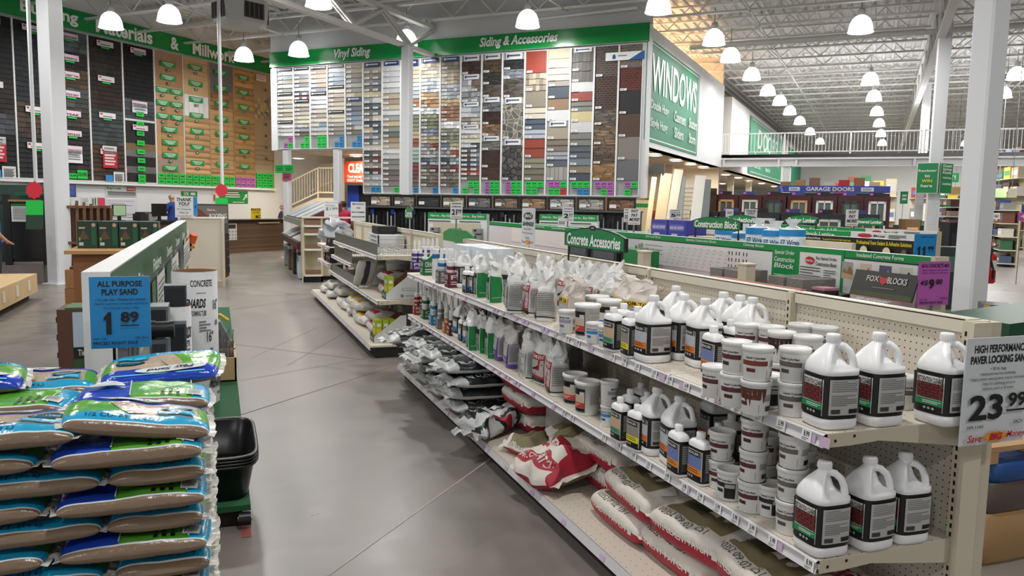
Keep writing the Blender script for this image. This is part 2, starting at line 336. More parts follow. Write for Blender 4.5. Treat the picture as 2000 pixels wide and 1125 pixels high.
# ================================================================ sample boards on the two walls
def tex_mat(kind, c1, c2, scale):
    k = ('tex', kind, c1, c2, scale)
    if k in _mc: return _mc[k]
    m = bpy.data.materials.new('mat_'+kind); m.use_nodes = True; nt = m.node_tree; b = nt.nodes['Principled BSDF']; L = nt.links.new
    tc = nt.nodes.new('ShaderNodeTexCoord'); b.inputs['Roughness'].default_value = .75; sep = nt.nodes.new('ShaderNodeSeparateXYZ'); L(tc.outputs['Object'], sep.inputs[0])
    add = nt.nodes.new('ShaderNodeMath'); add.operation = 'SUBTRACT'; L(sep.outputs[0], add.inputs[0]); L(sep.outputs[1], add.inputs[1])
    cb = nt.nodes.new('ShaderNodeCombineXYZ'); mu = nt.nodes.new('ShaderNodeMath'); mu.operation = 'MULTIPLY'; mu.inputs[1].default_value = .7071; L(add.outputs[0], mu.inputs[0]); L(mu.outputs[0], cb.inputs[0]); L(sep.outputs[2], cb.inputs[1])
    bp = nt.nodes.new('ShaderNodeBump'); bp.inputs['Strength'].default_value = .6; bp.inputs['Distance'].default_value = .015; L(bp.outputs['Normal'], b.inputs['Normal'])
    if kind == 'brick':
        t = nt.nodes.new('ShaderNodeTexBrick'); t.inputs['Color1'].default_value = lin(c1); c = lin(c1); t.inputs['Color2'].default_value = tuple(x*.6 for x in c[:3])+(1,); t.inputs['Mortar'].default_value = lin(c2)
        t.inputs['Scale'].default_value = scale; t.inputs['Mortar Size'].default_value = .018; L(cb.outputs[0], t.inputs['Vector']); L(t.outputs['Color'], b.inputs['Base Color']); L(t.outputs['Fac'], bp.inputs['Height']); bp.invert = True
    else:
        mp = nt.nodes.new('ShaderNodeMapping'); mp.inputs['Scale'].default_value = (1, 1, 1) if kind == 'river' else (.45, 2.2, 1); L(cb.outputs[0], mp.inputs[0])
        t = nt.nodes.new('ShaderNodeTexVoronoi'); t.feature = 'DISTANCE_TO_EDGE'; t.inputs['Scale'].default_value = scale; L(mp.outputs[0], t.inputs['Vector'])
        t2 = nt.nodes.new('ShaderNodeTexVoronoi'); t2.inputs['Scale'].default_value = scale; L(mp.outputs[0], t2.inputs['Vector'])
        r = nt.nodes.new('ShaderNodeValToRGB'); r.color_ramp.elements[0].position = .02; r.color_ramp.elements[1].position = .09 if kind == 'river' else .05; r.color_ramp.elements[0].color = (0, 0, 0, 1); L(t.outputs['Distance'], r.inputs[0])
        hs = nt.nodes.new('ShaderNodeMix'); hs.data_type = 'RGBA'; c = lin(c1); hs.inputs[6].default_value = tuple(x*.55 for x in c[:3])+(1,); hs.inputs[7].default_value = tuple(min(1, x*1.5) for x in c[:3])+(1,)
        sp = nt.nodes.new('ShaderNodeSeparateColor'); L(t2.outputs['Color'], sp.inputs[0]); L(sp.outputs[0], hs.inputs[0])
        mx = nt.nodes.new('ShaderNodeMix'); mx.data_type = 'RGBA'; mx.inputs[6].default_value = lin(c2); L(hs.outputs[2], mx.inputs[7]); L(r.outputs[0], mx.inputs[0]); L(mx.outputs[2], b.inputs['Base Color']); L(r.outputs[0], bp.inputs['Height'])
    _mc[k] = m; return m
def shade(h, f):
    h = h.lstrip('#'); return '#'+''.join('%02x' % max(0, min(255, int(int(h[i:i+2], 16)*f))) for i in (0, 2, 4))
def soft(h, k):
    v = [int(h[i:i+2], 16) for i in (1, 3, 5)]; g = sum(v)/3; return '#'+''.join('%02x' % int(max(0, min(255, g+(x-g)*k))) for x in v)
def mute(h):
    v = [int(h[i:i+2], 16) for i in (1, 3, 5)]; g = sum(v)/3; return '#'+''.join('%02x' % int(max(0, min(255, (g+(x-g)*.82)*.92))) for x in v)
def swatch(mb, P, s0, z0, s1, z1, kind, c, c2=None, row=.13):
    """one sample: P(s,z,h); courses really overlap like siding"""
    rnd = random; c = mute(c); c2 = mute(c2) if c2 else None
    if kind in ('brick', 'ledge', 'river'):
        mb.add([P(s0, z0, .03), P(s1, z0, .03), P(s1, z1, .03), P(s0, z1, .03)], [(0, 1, 2, 3)], tex_mat(kind, c, c2 or '#8d867c', {'brick': 4.4, 'ledge': 9, 'river': 7}[kind])); return
    if kind in ('flat', 'groove'):
        n = 1 if kind == 'flat' else 5; w = (s1-s0)/n
        for i in range(n):
            a, b = s0+i*w, s0+(i+1)*w-(.008 if n > 1 else 0); m = C(shade(c, rnd.uniform(.92, 1.06)) if n > 1 else c, .6, var=.12, vs=3.)
            mb.add([P(a, z0, .03), P(b, z0, .03), P(b, z1, .03), P(a, z1, .03)], [(0, 1, 2, 3)], m)
        return
    n = max(1, round((z1-z0)/row)); h = (z1-z0)/n
    for j in range(n):
        a = z0+j*h; b = a+h
        if kind == 'log':
            m = C(shade(c, rnd.uniform(.88, 1.08)), .5, var=.15, vs=3.); k = 5
            vs = [P(s, a+h*i/k, .015+.05*math.sin(math.pi*i/k)) for i in range(k+1) for s in (s0, s1)]
            mb.add(vs, [(2*i, 2*i+1, 2*i+3, 2*i+2) for i in range(k)], m, True); continue
        tabs = 1 if kind == 'lap' else rnd.choice((4, 5)) if kind == 'shingle' else 6
        for t in range(tabs):
            u0 = s0+(s1-s0)*t/tabs; u1 = s0+(s1-s0)*(t+1)/tabs-(0 if tabs == 1 else .004); cc = c
            if c2 and (t+.5)/tabs > .5: cc = c2
            if c2 and tabs == 1:
                for q0, q1, cq in ((s0, (s0+s1)/2, c), ((s0+s1)/2, s1, c2)): mb.add([P(q0, a, .04), P(q1, a, .04), P(q1, b, .02), P(q0, b, .02)], [(0, 1, 2, 3)], C(cq, .55)); mb.add([P(q0, a, .018), P(q1, a, .018), P(q1, a, .04), P(q0, a, .04)], [(0, 1, 2, 3)], C(cq, .55))
                continue
            f = 1 if kind == 'lap' else rnd.choice((.8, .9, 1, 1.12)); dz = rnd.uniform(-.012, .012) if kind in ('shake',) else 0
            m = C(shade(cc, f), .8 if kind == 'shingle' else .5)
            mb.add([P(u0, a+dz, .04), P(u1, a+dz, .04), P(u1, b, .02), P(u0, b, .02)], [(0, 1, 2, 3)], m)
            mb.add([P(u0, a+dz, .016), P(u1, a+dz, .016), P(u1, a+dz, .04), P(u0, a+dz, .04)], [(0, 1, 2, 3)], m)
TAGW = C('#e6e6e6', .5)
def board_column(P, s0, s1, z0, z1, rows, label, cards=(), tags=1, frame='#e4e4e2', grp=None, cat='sample display', name='siding_sample_column', card_h=.18, cut=None):
    c = P((s0+s1)/2, z0, 0); c = TB @ Vector(c); t = thing(name, label, cat, c, 0, grp)
    b = MB(TB); w = .022; fm = C(frame, .5)
    def slab(a0, b0, a1, b1, h, m): b.add([P(a0, b0, 0), P(a1, b0, 0), P(a1, b1, 0), P(a0, b1, 0), P(a0, b0, h), P(a1, b0, h), P(a1, b1, h), P(a0, b1, h)], [(0, 1, 2, 3)[::-1], (4, 5, 6, 7), (0, 1, 5, 4), (1, 2, 6, 5), (2, 3, 7, 6), (3, 0, 4, 7)], m)
    slab(s0+.002, z0, s1-.002, z1, .012, C('#9b9c9c', .6)); slab(s0, z0, s0+w, z1, .055, fm); slab(s1-w, z0, s1, z1, .055, fm); slab(s0+w, z0, s1-w, z0+w, .055, fm); b.build('frame', t)
    tot = sum(r[0] for r in rows); z = z1; zb = z0+w+(.02 if not cards else card_h*cards[0]+.02)
    for r in rows:
        hh = (z1-zb)*r[0]/tot; a = z-hh; kind = r[1]
        if kind in ('K', 'B', 'H', 'HB'):
            g = MB(TB); col = {'K': '#141416', 'B': '#1d3266', 'H': '#dfe1e4', 'HB': '#e6e8ea'}[kind]
            F = lambda u, v, h: P(s0+w+(s1-s0-2*w)*u, a+.004+(hh-.008)*v, .045+h)
            mid = (.1, .9) if kind in ('B',) else (.12, .9) if kind == 'H' else (0, 1)
            g.art(F, [('r', mid[0], 0, mid[1], 1, C(col, .45))], .001); g.art(F, [('r', mid[0]+.08, .42, mid[1]-.1, .68, C('#cfd3da' if kind in 'KB' else '#555a60', .6)), ('e', mid[0]+.1, .5, .05, .3, C('#e8e8e8' if kind in 'KB' else '#1c4a7a'))], .004); g.build('header_card', t); z = a; continue
        g = MB(TB); swatch(g, P, s0+w, a+.002, s1-w, z-.002, kind, r[2], r[3] if len(r) > 3 else None, **({'row': r[4]} if len(r) > 4 else {})); g.build('sample_panel', t)
        if tags and hh > .07:
            for q in range(2 if (tags == 2 and len(r) > 3 and r[3]) else 1):
                g = MB(TB); F = lambda u, v, h: P(s0+w+.03+(s1-s0)*.45*q+.17*u, a+.01+min(.055, hh*.5)*v, .05+h)
                g.art(F, [('r', 0, 0, 1, 1, TAGW), ('r', .12, .55, .8, .7, TGREY), ('r', .12, .28, .6, .4, TGREY)], .0015); g.build('sample_tag', t)
        z = a
    if cards:
        for j, rowc in enumerate(cards[1:]):
            n = len(rowc); cw = min(.17, (s1-s0-.04)/max(n, 3))
            for i, k in enumerate(rowc):
                if k == '.': continue
                g = MB(TB); F = lambda u, v, h: P(s1-.03-(n-i)*cw+(cw-.006)*u, z0+.03+(len(cards)-2-j)*card_h+(card_h-.012)*v, .06+h)
                cm = {'g': NEONG, 'p': NEONP, 'b': NEONB, 'r': C('#c8323e'), 'w': TAGW}[k]
                g.art(F, [('r', 0, 0, 1, 1, cm), ('r', .15, .5, .4, .72, C('#1e3a22')), ('r', .5, .55, .8, .72, C('#1e3a22')), ('r', .2, .2, .8, .28, C('#2c4a30'))], .0012); g.build('price_card', t)
    return t
# ---- siding wall, by = 19.5, facing -by
SBY = 19.5
PS = lambda s, z, h: (s, SBY-h, z)
cols_px = [543, 575.6, 608, 641.5, 676, 710.7, 748, 784, 822, 860.6, 900.5, 941, 981, 1024.5, 1068, 1113, 1158.6, 1206, 1253]
sb = [bby(p, 250, SBY).x for p in cols_px]
ZT_, ZB_, ZBL = 5.70, 1.95, 3.26
l = 'lap'
def laps(s, k=1.): return [(k, 'K') if c == 'K' else (k*1.1, 'B') if c == 'B' else (k*1.3, 'lap', *(c.split('/'))) for c in s.split()]
dat = [
 (laps('K #d8dade #8ba3a3 #8e8578 #a9b3b6 #7f8270 K #c8c4b8 #b5a890 #9ea3a8 #c9bfa8 #a99f8c #d7cfb5 K #e2e3e4 #c6c6c4 #e4e2dc'), 'vinyl siding sample column, leftmost, starting with white and teal laps', (2, '..p', '.pg')),
 (laps('K #d9dbde #8b8f94 #9c9489 #7b7f84 #b6bec4 #555b63/#6b6f75 #5a5254/#7a2f36 K #b7b0a2 #9a948a #b5b0a4 #cfc6ad #d8d0b8 #c8cdd0/#b7a894 #98a0a4 #6a5a4c'), 'vinyl siding sample column, second from left, with a dark red half lap', (2, '..g', '.gg')),
 (laps('K #8e7668 #a58a78 #a09084 #8f8f92/#a58a78 #7d8188 K #e3e5e8 #dfe2e8 #ccd2da #c9c0b0 #a8a194 #d9d0bc #ddd5c2/#7d98ad #b9c4cc #c4bba8'), 'vinyl siding sample column, third from left, brown laps above white ones', (2, '.gg', '.gg')),
 (laps('K #d5d8dc #8f9fac #7c93a6 #6f7e8c K #d2c9b8 #b8a994 #a89a86 #cdbfa8 #d6ccb6 K #d8cfb4 #ded6bc #b4b0a4 #97948a #8c8a7c'), 'vinyl siding sample column, fourth from left, blue laps near the top', (2, '..b', '.bb')),
 (laps('#c8bfa8 #bdb298 #948e7e #8a8378 #a7a9ac #8d8a84 #cfc394/#a89a78 B #8b8f83 #5f6772 #707e8e #8296a8 #93a3b0 #8d8378/#c2c2be #6b6f5e'), 'vinyl siding sample column, fifth from left, blue header card at mid height', (2, '..b', '.bb')),
 (laps('B #b7ab92/#c4b99e #9a937f/#858076 #8f9498/#7d8288 #7a7468/#5e646c #d4ca9c/#c2b489 #9fa3a4/#d5d6d6 #3f4a55/#52606e #6a6f6a/#5a5f64 #857f74/#cfc8a8 #2f3a44/#3c4f60 #c4b494/#46525e #8b8f94/#6e747a #5a5f66/#8a8f94 #cac6ba/#d2ccb8 #4c4e4c/#6a6257 #57504a/#7a2f2f #b2a68c/#8d8578 #3c3c3c/#6d2a30 #a0a4a4/#aac0c8 #b8b4a8/#aab0b0', .8), 'tall vinyl siding column next to the red clearance sign, two-tone laps', (1, '.bb')),
 (laps('B #dfe1e3 #d4d7da #c9cdd2 #dadcdf #c2c6cb #bca98c #a69378 #c8bca4 #d6d7d8 #9aa0a4 #c9b48a #8a8f84 #5f6a60 #a58a66 #b7a68a #dadbdb #c2c3c2 #7f8274 #8a8d7c #6a5f58 #7a6f68 #857f76', .8), 'tall vinyl siding column just left of the slim column, pale at the top', (1, '..g')),
 (laps('B #c9bda0 #d2c8ae #c6ccd2 #b9c2ca #a0623f/#b98458 #e2e4e6 #7f8a6c #8a9476 #c2b48c #9c4f3a #a9bfb8 #8fb0aa #8a3036 #7a3034 #6a5f54', 1.), 'scalloped siding column just right of the slim column, partly hidden by it', (1, '..b')),
 ([(.8, 'B')]+[(1.2, 'shake', *c.split('/')) for c in '#cdbf9f #d2c5a5 #b9c0c8 #bfc6ce #c9a474 #b98a5c #e8e9ea #8b9476 #7e8868 #7b8aa0 #bfae84 #9a9da0/#a04a34 #aeb0b2/#99a09a #3f5068/#8aa6a4 #6a6054/#7c2c30 #8a8072 #75695a'.split()], 'shake siding column with white rows at mid height, second right of slim column', (1, '..b')),
 ([(.8, 'B')]+[(1.2, 'shake', *c.split('/')) for c in '#a09a86 #c2b592 #bdb08c #aab2ba #b7bfc6 #c2a06f #a87350 #a06a48 #e8e9ea #8a8d74 #7f8468 #7b8aa0/#bfae84 #9a9da0/#a04a34 #3f5068/#8aa6a4 #6a6054/#7c2c30 #7a7062 #6d6152'.split()], 'shake siding column with olive top rows, third right of slim column', (1, '..b')),
 ([(1, 'H'), (2.2, 'shake', '#4a3a34'), (.9, 'H'), (2, 'shake', '#d3d7da', '#84715f'), (1.8, 'shake', '#8f9498', '#a5aaae'), (.8, 'H'), (1.8, 'lap', '#c6ccd2', '#9fa8b0'), (1.3, 'lap', '#86806f', '#b5ac96'), (.7, 'H')]+[(.8, 'lap', *c.split('/')) for c in '#d5dbe2 #b5ac96/#c9c0a6 #d9d4be #c9ccd0/#3c4650 #4a545c/#59636b #6a4a3a/#8a929a #3c4248/#6a7076 #2f4560/#5a6a80 #6a3a30/#8a4a36 #9a3a2c/#b05038 #5a5a4a'.split()], 'siding column of small paired swatches with many white tags', (2, '.gg', 'g.g')),
 ([(1, 'H'), (2.2, 'ledge', '#6a5238', '#2f2a24'), (2, 'ledge', '#3c3a38', '#1e1c1a'), (2.2, 'ledge', '#5c5248', '#332e28'), (.9, 'H'), (1.6, 'ledge', '#6e7274', '#404244'), (2.2, 'ledge', '#3e2622', '#211412'), (2, 'ledge', '#97744e', '#4f3b28'), (.9, 'H'), (1.6, 'ledge', '#77716a', '#4a4540'), (3, 'brick', '#4f3428', '#2c1f19'), (2.2, 'brick', '#5e4032', '#38261e')], 'stone veneer column of brown and grey ledge stone, left of the river stone column', (2, '.pgg', '.pgg')),
 ([(1, 'H'), (1.4, 'ledge', '#2e3238', '#15171a'), (1.3, 'ledge', '#8f99a2', '#565c62'), (2.6, 'ledge', '#5c564c', '#2c2823'), (.9, 'H'), (5, 'river', '#6c6a64', '#c4bba6'), (.9, 'H'), (5, 'river', '#5f5e5a', '#24211e')], 'stone veneer column with rounded river stones', (2, '.pgg', '.pgg')),
 ([(3.2, 'lap', '#a8361f', None, .4), (2.6, 'shake', '#a89a82'), (2.4, 'lap', '#8d836f', None, .4), (1.7, 'lap', '#cfc6b0'), (1.5, 'lap', '#44546a'), (1.4, 'lap', '#a9b5c2'), (2.8, 'lap', '#a8361f', None, .3), (1.6, 'lap', '#8d8a6c'), (1.8, 'lap', '#75735a')], 'siding column of broad brick red laps above taupe and slate blue', (2, 'ggg', 'gg.')),
 ([(2.6, 'lap', '#d7c69c', None, .3), (1.8, 'lap', '#cfc0a4'), (.8, 'lap', '#8b857c'), (1.7, 'lap', '#3f4a58', None, .25), (1.6, 'lap', '#937350', None, .3), (1.6, 'flat', '#dfe1e2'), (.8, 'H'), (1.8, 'lap', '#a59a84', None, .25), (1.7, 'lap', '#7a6f5e'), (1.2, 'lap', '#9aa1a8'), (1, 'lap', '#4f5b68'), (2, 'groove', '#b5b2aa')], 'siding column of cream and navy laps with trim pieces at its foot', (2, 'ppg', 'ggr')),
 ([(.6, 'H'), (2.4, 'shake', '#5e5a52', None, .3), (1.4, 'shake', '#6b665c', None, .3), (1.3, 'flat', '#d9dadb'), (1.2, 'lap', '#9c3222', None, .3), (1.3, 'lap', '#6f7468'), (1.4, 'flat', '#d8c88f'), (1.4, 'flat', '#d5d5d5'), (1.7, 'lap', '#75776e'), (1.6, 'lap', '#4c5561'), (1, 'lap', '#6f7c8a'), (1, 'lap', '#8a7a60'), (1, 'lap', '#3c4654')], 'siding column of dark shakes over white panels, left of the brick samples', (2, 'ggg', '.bb')),
 ([(3.4, 'brick', '#5f5148', '#8d8274'), (3.6, 'brick', '#4a2f28', '#7d6a5c'), (1.8, 'ledge', '#6a6055', '#3a342d'), (2.2, 'ledge', '#8a7155', '#4a3c2e'), (2.2, 'ledge', '#6f5a48', '#3a2f26'), (1.9, 'ledge', '#a57a4c', '#6a4f34')], 'brick and ledge stone sample column beside the last one of the siding wall', (2, 'ppp', '.gp')),
 ([(2.6, 'brick', '#7d7268', '#a49a8c'), (2.6, 'brick', '#6e2a20', '#7d5a4c'), (2.6, 'flat', '#26262a'), (2.6, 'flat', '#5a4130'), (2.6, 'flat', '#8f857a'), (2.4, 'flat', '#727476')], 'last sample column of the siding wall, red brick over black and brown panels', (2, '.pg', '.g.'))]
for i, (rows, lab, cards) in enumerate(dat):
    board_column(PS, sb[i], sb[i+1], ZBL if i < 5 else ZB_, ZT_, rows, lab, cards, tags=2 if i in (1, 5, 7, 8, 9, 10) else 1, grp='siding sample columns')
for lab, s0, pz_ in (('long white label card over the top of the red brick samples', 16.35, 5.5),):
    o = MB(TB); a = sb[16]+.3; F = lambda u, v, h: PS(a+1.0*u, 5.32+.2*v, .07+h); BLC = C('#2c5a96')
    o.art(F, [('r', 0, 0, 1, 1, C('#eceeef')), ('p', [(.6, 0), (1, .0), (1, 1), (.95, 1)], BLC), ('p', [(.6, 0), (.93, 1), (.62, 1)], C('#eceeef')), ('p', [(.18, .2), (.26, .2), (.26, .6), (.22, .8), (.18, .6)], C('#1d4f86')), ('r', .32, .5, .55, .62, TGREY)], .0015)
    tag(o.build('header_card'), lab, 'sign')
# white end panels and the green fascia signs
w = MB(TB); x0 = bby(532, 200, SBY).x; w.box(x0, SBY, ZBL-.03, sb[5], SBY+.3, 6.18, C('#e3e4e5', .55)); w.box(sb[5], SBY, 1.92, sb[-1]+.13, SBY+.3, 6.18, C('#e3e4e5', .55)); w.box(x0, SBY-.06, ZBL-.03, sb[0], SBY, ZT_, C('#e3e4e5', .55)); struct(w, 'wall_siding')
w = MB(TB); w.box(x0, SBY-.05, 6.2, sb[-1]+.13, SBY+.25, 7.34, C('#c3c5c6', .6)); struct(w, 'wall_siding_upper')
def fascia(name, lab, F, txts, thick=None):
    m = MB(TB); m.art(F, [('r', 0, 0, 1, 1, C('#0a8a3e', .22))], .001); m.art(F, [('r', 0, 0, 1, .012, C('#eeeeee')), ('r', 0, .988, 1, 1, C('#eeeeee'))]+txts, .004); m.art(lambda u, v, h: F(1-u, v, h-.04), [('r', 0, 0, 1, 1, C('#0a6a33'))], .001); return tag(m.build(name), lab, 'sign')
ZF0, ZF1 = 5.74, 6.19; TW = C('#f2f2f0', .4)
fb = lambda p: (bby(p, 100, SBY).x-x0)/(sb[-1]+.13-x0)
FF = lambda u, v, h: PS(x0+(sb[-1]+.13-x0)*u, ZF0+(ZF1-ZF0)*v, .1+h)
xm = fb(806)
F1 = lambda u, v, h: FF(u*xm, v, h); F2 = lambda u, v, h: FF(xm+u*(1-xm), v, h)
fascia('fascia_sign', 'green overhead sign with white words Vinyl Siding', F1, [('t', 'Vinyl Siding', fb(657)/xm, .14, fb(728)/xm, .86, TW, .03, .25)])
g = lambda p: (fb(p)-xm)/(1-xm)
fascia('fascia_sign', 'green overhead sign with white words Siding & Accessories', F2, [('t', 'Siding & Accessories', g(940), .16, g(1092), .86, TW, .03, .25)])
# ---- left wall
LBX = -20.56
PL = lambda s, z, h: (LBX+h, s, z)
lpx = [30, 103, 175, 241, 302, 358, 408, 455, 495, 532]
lb = [bbx(p, 250, LBX).y for p in lpx]; lb = [lb[0]-1.12*k for k in (3, 2, 1)] + lb
LZ0, LZ1 = 2.14, 6.24
sh = lambda *cs: [(h, 'shingle', c) for h, c in cs]
lg = lambda n, c, r=.16: (n, 'log', c, None, r)
left = [
 (sh((1, '#24262a'), (1, '#33261f'), (1, '#3c4044')), 'dark shingle sample column at the left edge of the picture', None),
 (sh((1, '#1f2226'), (1, '#2a2420'), (.6, '#4a4e50'), (1, '#202225')), 'dark shingle column with a red card, left of the wide column', 'r'),
 (sh((1.6, '#1b1e23'), (.9, '#2a2320'), (.55, '#4a4f55'), (1.1, '#17181a')), 'black shingle column just left of the wide white column', 'r'),
 (sh((2, '#23272c'), (.9, '#4a3a2c'), (1, '#1f2326')), 'shingle column mostly hidden behind the wide white column', None),
 (sh((1.1, '#5a6268'), (.9, '#262322'), (1, '#57432f'), (1.05, '#4b5350'), (1.05, '#4a4038'), (.95, '#2b2c2f'), (1.9, '#332f2d')), 'shingle column right of the wide white column, seven colours with white tags', 'w'),
 (sh((1.9, '#322c27'), (2, '#33251e'), (2, '#40494a'), (2, '#4f3524')), 'brown and green-grey shingle column with a red price sheet low down', 'r'),
 ([(2.4, 'shingle', '#15171c'), (.9, 'shingle', '#4c5258'), (.1, 'flat', '#e4e4e2'), (1.0, 'flat', '#1a1a1d'), (.3, 'flat', '#8a6a3c'), (.3, 'flat', '#77767a'), (.45, 'flat', '#1c1c1f'), (.3, 'flat', '#6e6f71'), (.4, 'flat', '#202022')], 'black shingle column with green price cards, beside the wood samples', 'g'),
 ([(1.1, 'flat', '#a8794e'), (1.1, 'flat', '#a9733f'), (1, 'flat', '#b58a55'), (2.2, 'groove', '#b07a48'), (1.4, 'groove', '#b8803f'), (1, 'flat', '#9c8068'), (.8, 'groove', '#b5854e')], 'plywood siding column with paired green cards, left of the pine boards', 'G'),
 ([(1.2, 'lap', '#c69b62'), (1, 'flat', '#c59a5e'), (1.3, 'groove', '#dfe0e4'), (3.6, 'log', '#c79656', None, .2), (.5, 'groove', '#8c8074')], 'pine board column with a white grooved panel', 'G'),
 ([(1.6, 'flat', '#62676d'), (1.2, 'shake', '#a5713f'), (3.6, 'lap', '#c5924f', None, .16), (1, 'log', '#c08a48', None, .2)], 'column of grey slate, cedar shakes and pine laps behind the thin pole', 'G'),
 ([lg(7, '#c58c45', .2)], 'golden half-log siding column right of the thin pole', 'G'),
 ([(1.4, 'flat', '#a98c62'), (1.2, 'shake', '#b09468'), (1.6, 'flat', '#a68a62'), (2.4, 'lap', '#a98f68', None, .16)], 'pale hardboard siding column at the right end of the left wall', 'e')]
for i, (rows, lab, k) in enumerate(left):
    s0, s1 = lb[i], lb[i+1]
    if i >= 7: rows = [(r[0], r[1], soft(shade(r[2], 1.2), .8), *r[3:]) for r in rows]
    t = board_column(PL, s0, s1, LZ0, LZ1, rows, lab, (), tags=0, grp='roofing and wood sample columns', name='roofing_sample_column' if i < 7 else 'wood_sample_column', frame='#e0e0de' if i < 8 else '#a8906a')
    def card(u0, v0, u1, v1, items, nm='label_card', h=.075):
        m = MB(TB); m.art(lambda u, v, hh: PL(s0+(s1-s0)*(u0+(u1-u0)*u), LZ0+(LZ1-LZ0)*(v0+(v1-v0)*v), h+hh), items, .002); m.build(nm, t)
    lines = lambda c, n=3: [('r', .12, .8-.7*j/n-.1, .88-.1*(j % 2), .8-.7*j/n, c) for j in range(n)]
    if i < 7:
        tot = sum(r[0] for r in rows); v = 1.
        for r in rows[:7]:
            if r[0] > .8 and i != 6 or i == 6 and r[0] > .85:
                pk = C('#e3c9d6' if i in (4, 6) else '#e0dada'); tw = {'#5a6268': 'DAKOTA WHITE', '#262322': 'BROWNWOOD', '#57432f': 'DESERT TAN', '#4b5350': 'ESTATE GRAY', '#4a4038': 'TEAK', '#2b2c2f': 'ONYX BLACK', '#332f2d': 'DRIFTWOOD', '#15171c': 'ONYX BLACK', '#4c5258': 'DAKOTA WHITE'}.get(r[2])
                card(.24, v-.058, .72, v-.02, [('r', 0, 0, 1, 1, pk), ('r', .06, .55, .2, .85, RED), ('t', tw, .15, .1, .92, .5, TXT, .03) if tw else ('r', .2, .2, .8, .4, TGREY)])
                card(.36, v-.072, .6, v-.062, [('r', 0, 0, 1, 1, NEONG)])
            v -= r[0]/tot
        if k == 'r': card(.3, .1, .72, .22, [('r', 0, 0, 1, 1, C('#b81f35'))]+lines(C('#e8c8cc'), 4)); card(.3, .225, .72, .255, [('r', 0, 0, 1, 1, C('#d9d9d9')), ('r', .1, .3, .8, .6, TGREY)])
        if k in 'rw' if k else False: pass
        if i in (1, 2, 5): card(.6, .0, .92, .075, [('r', 0, 0, 1, 1, C('#dcdcdc'))]+lines(TGREY, 6)); card(.36, .005, .58, .05, [('r', 0, 0, 1, 1, NEONB)])
        if k == 'w': card(.26, .12, .72, .235, [('r', 0, 0, 1, 1, C('#e3e6ea')), ('r', 0, .8, 1, 1, C('#e6cdd8')), ('r', .05, .85, .15, .97, RED)]+[('r', .1, .6-.13*j, .85, .65-.13*j, TGREY) for j in range(4)]); card(.56, .015, .84, .075, [('r', 0, 0, 1, 1, NEONG), ('t', 'DELIVER', .06, .3, .94, .72, TXT, .03)]); card(.32, .015, .54, .05, [('r', 0, 0, 1, 1, NEONG), ('t', '34.99', .1, .3, .9, .8, TXT)])
        if i == 6:
            card(.24, .515, .72, .6, [('r', 0, 0, 1, 1, C('#d8dce2')), ('r', 0, .8, 1, 1, C('#e6cdd8'))]+lines(TGREY, 3))
            for v in (.49, .42, .35, .28, .215, .15, .09, .03, .0): card(.36, max(v, 0), .6, v+.035, [('r', 0, 0, 1, 1, NEONG), ('r', .2, .35, .8, .6, C('#176b2c'))])
    else:
        gm = C('#17934a', .5); wl = C('#d6ead9')
        if k == 'G':
            n = 9 if i == 7 else 7
            for j in range(n):
                v = .93-j*.098 if i == 7 else .95-j*.125
                for q in ((0,) if (i != 7 or j < 2 or j > 4) else (0, 1)):
                    u0, u1 = (.2, .72) if not (i == 7 and 2 <= j <= 4) else ((.02, .46) if q == 0 else (.52, .96))
                    card(u0, v-.04, u1, v, [('r', 0, 0, 1, 1, gm), ('r', .12, .68, .88, .8, wl), ('r', .2, .42, .8, .54, wl), ('r', .3, .16, .7, .28, wl)])
                    um = (u0+u1)/2; card(um-.07, v-.075, um+.07, v-.052, [('e', .5, .5, .5, .5, C('#2f5a3c')), ('t', ('A%d' % (j+1)) if i == 7 else ('B%d' if i == 8 else 'C%d') % (j+1), .25, .25, .75, .75, wl)], 'number_disc')
            cc = {7: NEONG, 8: NEONG, 9: NEONG, 10: NEONP}[i]
            for rr in range(2):
                for q in range(4): card(.02+q*.245, .0+rr*.045, .24+q*.245, .04+rr*.045, [('r', 0, 0, 1, 1, cc), ('r', .2, .35, .8, .65, shade and C('#1e6a34' if cc == NEONG else '#6a3a68'))], 'price_card')
        else:
            for j in range(7): card(.5, .85-j*.1, .64, .875-j*.1, [('e', .5, .5, .5, .5, C('#5a6a50'))], 'number_disc')
            card(.1, .93, .6, .985, [('r', 0, 0, 1, 1, C('#e8dcd6'))]+lines(C('#a66a6a'), 2))
            for rr in range(3):
                for q in range(3): card(.05+q*.3, .0+rr*.045, .32+q*.3, .04+rr*.045, [('r', 0, 0, 1, 1, NEONG), ('r', .2, .35, .8, .65, C('#1e6a34'))], 'price_card')
# fascia of the left wall
y0, y1 = lb[0], bbx(532, 130, LBX).y; FL = lambda u, v, h: PL(y0+(y1-y0)*u, 6.28+.55*v, .1+h); fy = lambda p: (bbx(p, 60, LBX).y-y0)/(y1-y0)
tx = [('t', s, fy(a), .14, fy(b), c, TW, .03, .0) for s, a, b, c in (('Building', 36, 148, .88), ('Materials', 182, 292, .88), ('&', 327, 343, .84), ('Millwork', 370, 452, .84))]
fascia('fascia_sign', 'long green overhead sign reading Building Materials & Millwork', FL, tx)
sf = MB(TB); sf.box(-20.6, y0, 2.06, -20.45, y1, 2.13, C('#e6e6e4', .5)); tag(sf.build('wall_ledge'), 'long white ledge running under the shingle and wood sample boards', 'ledge')
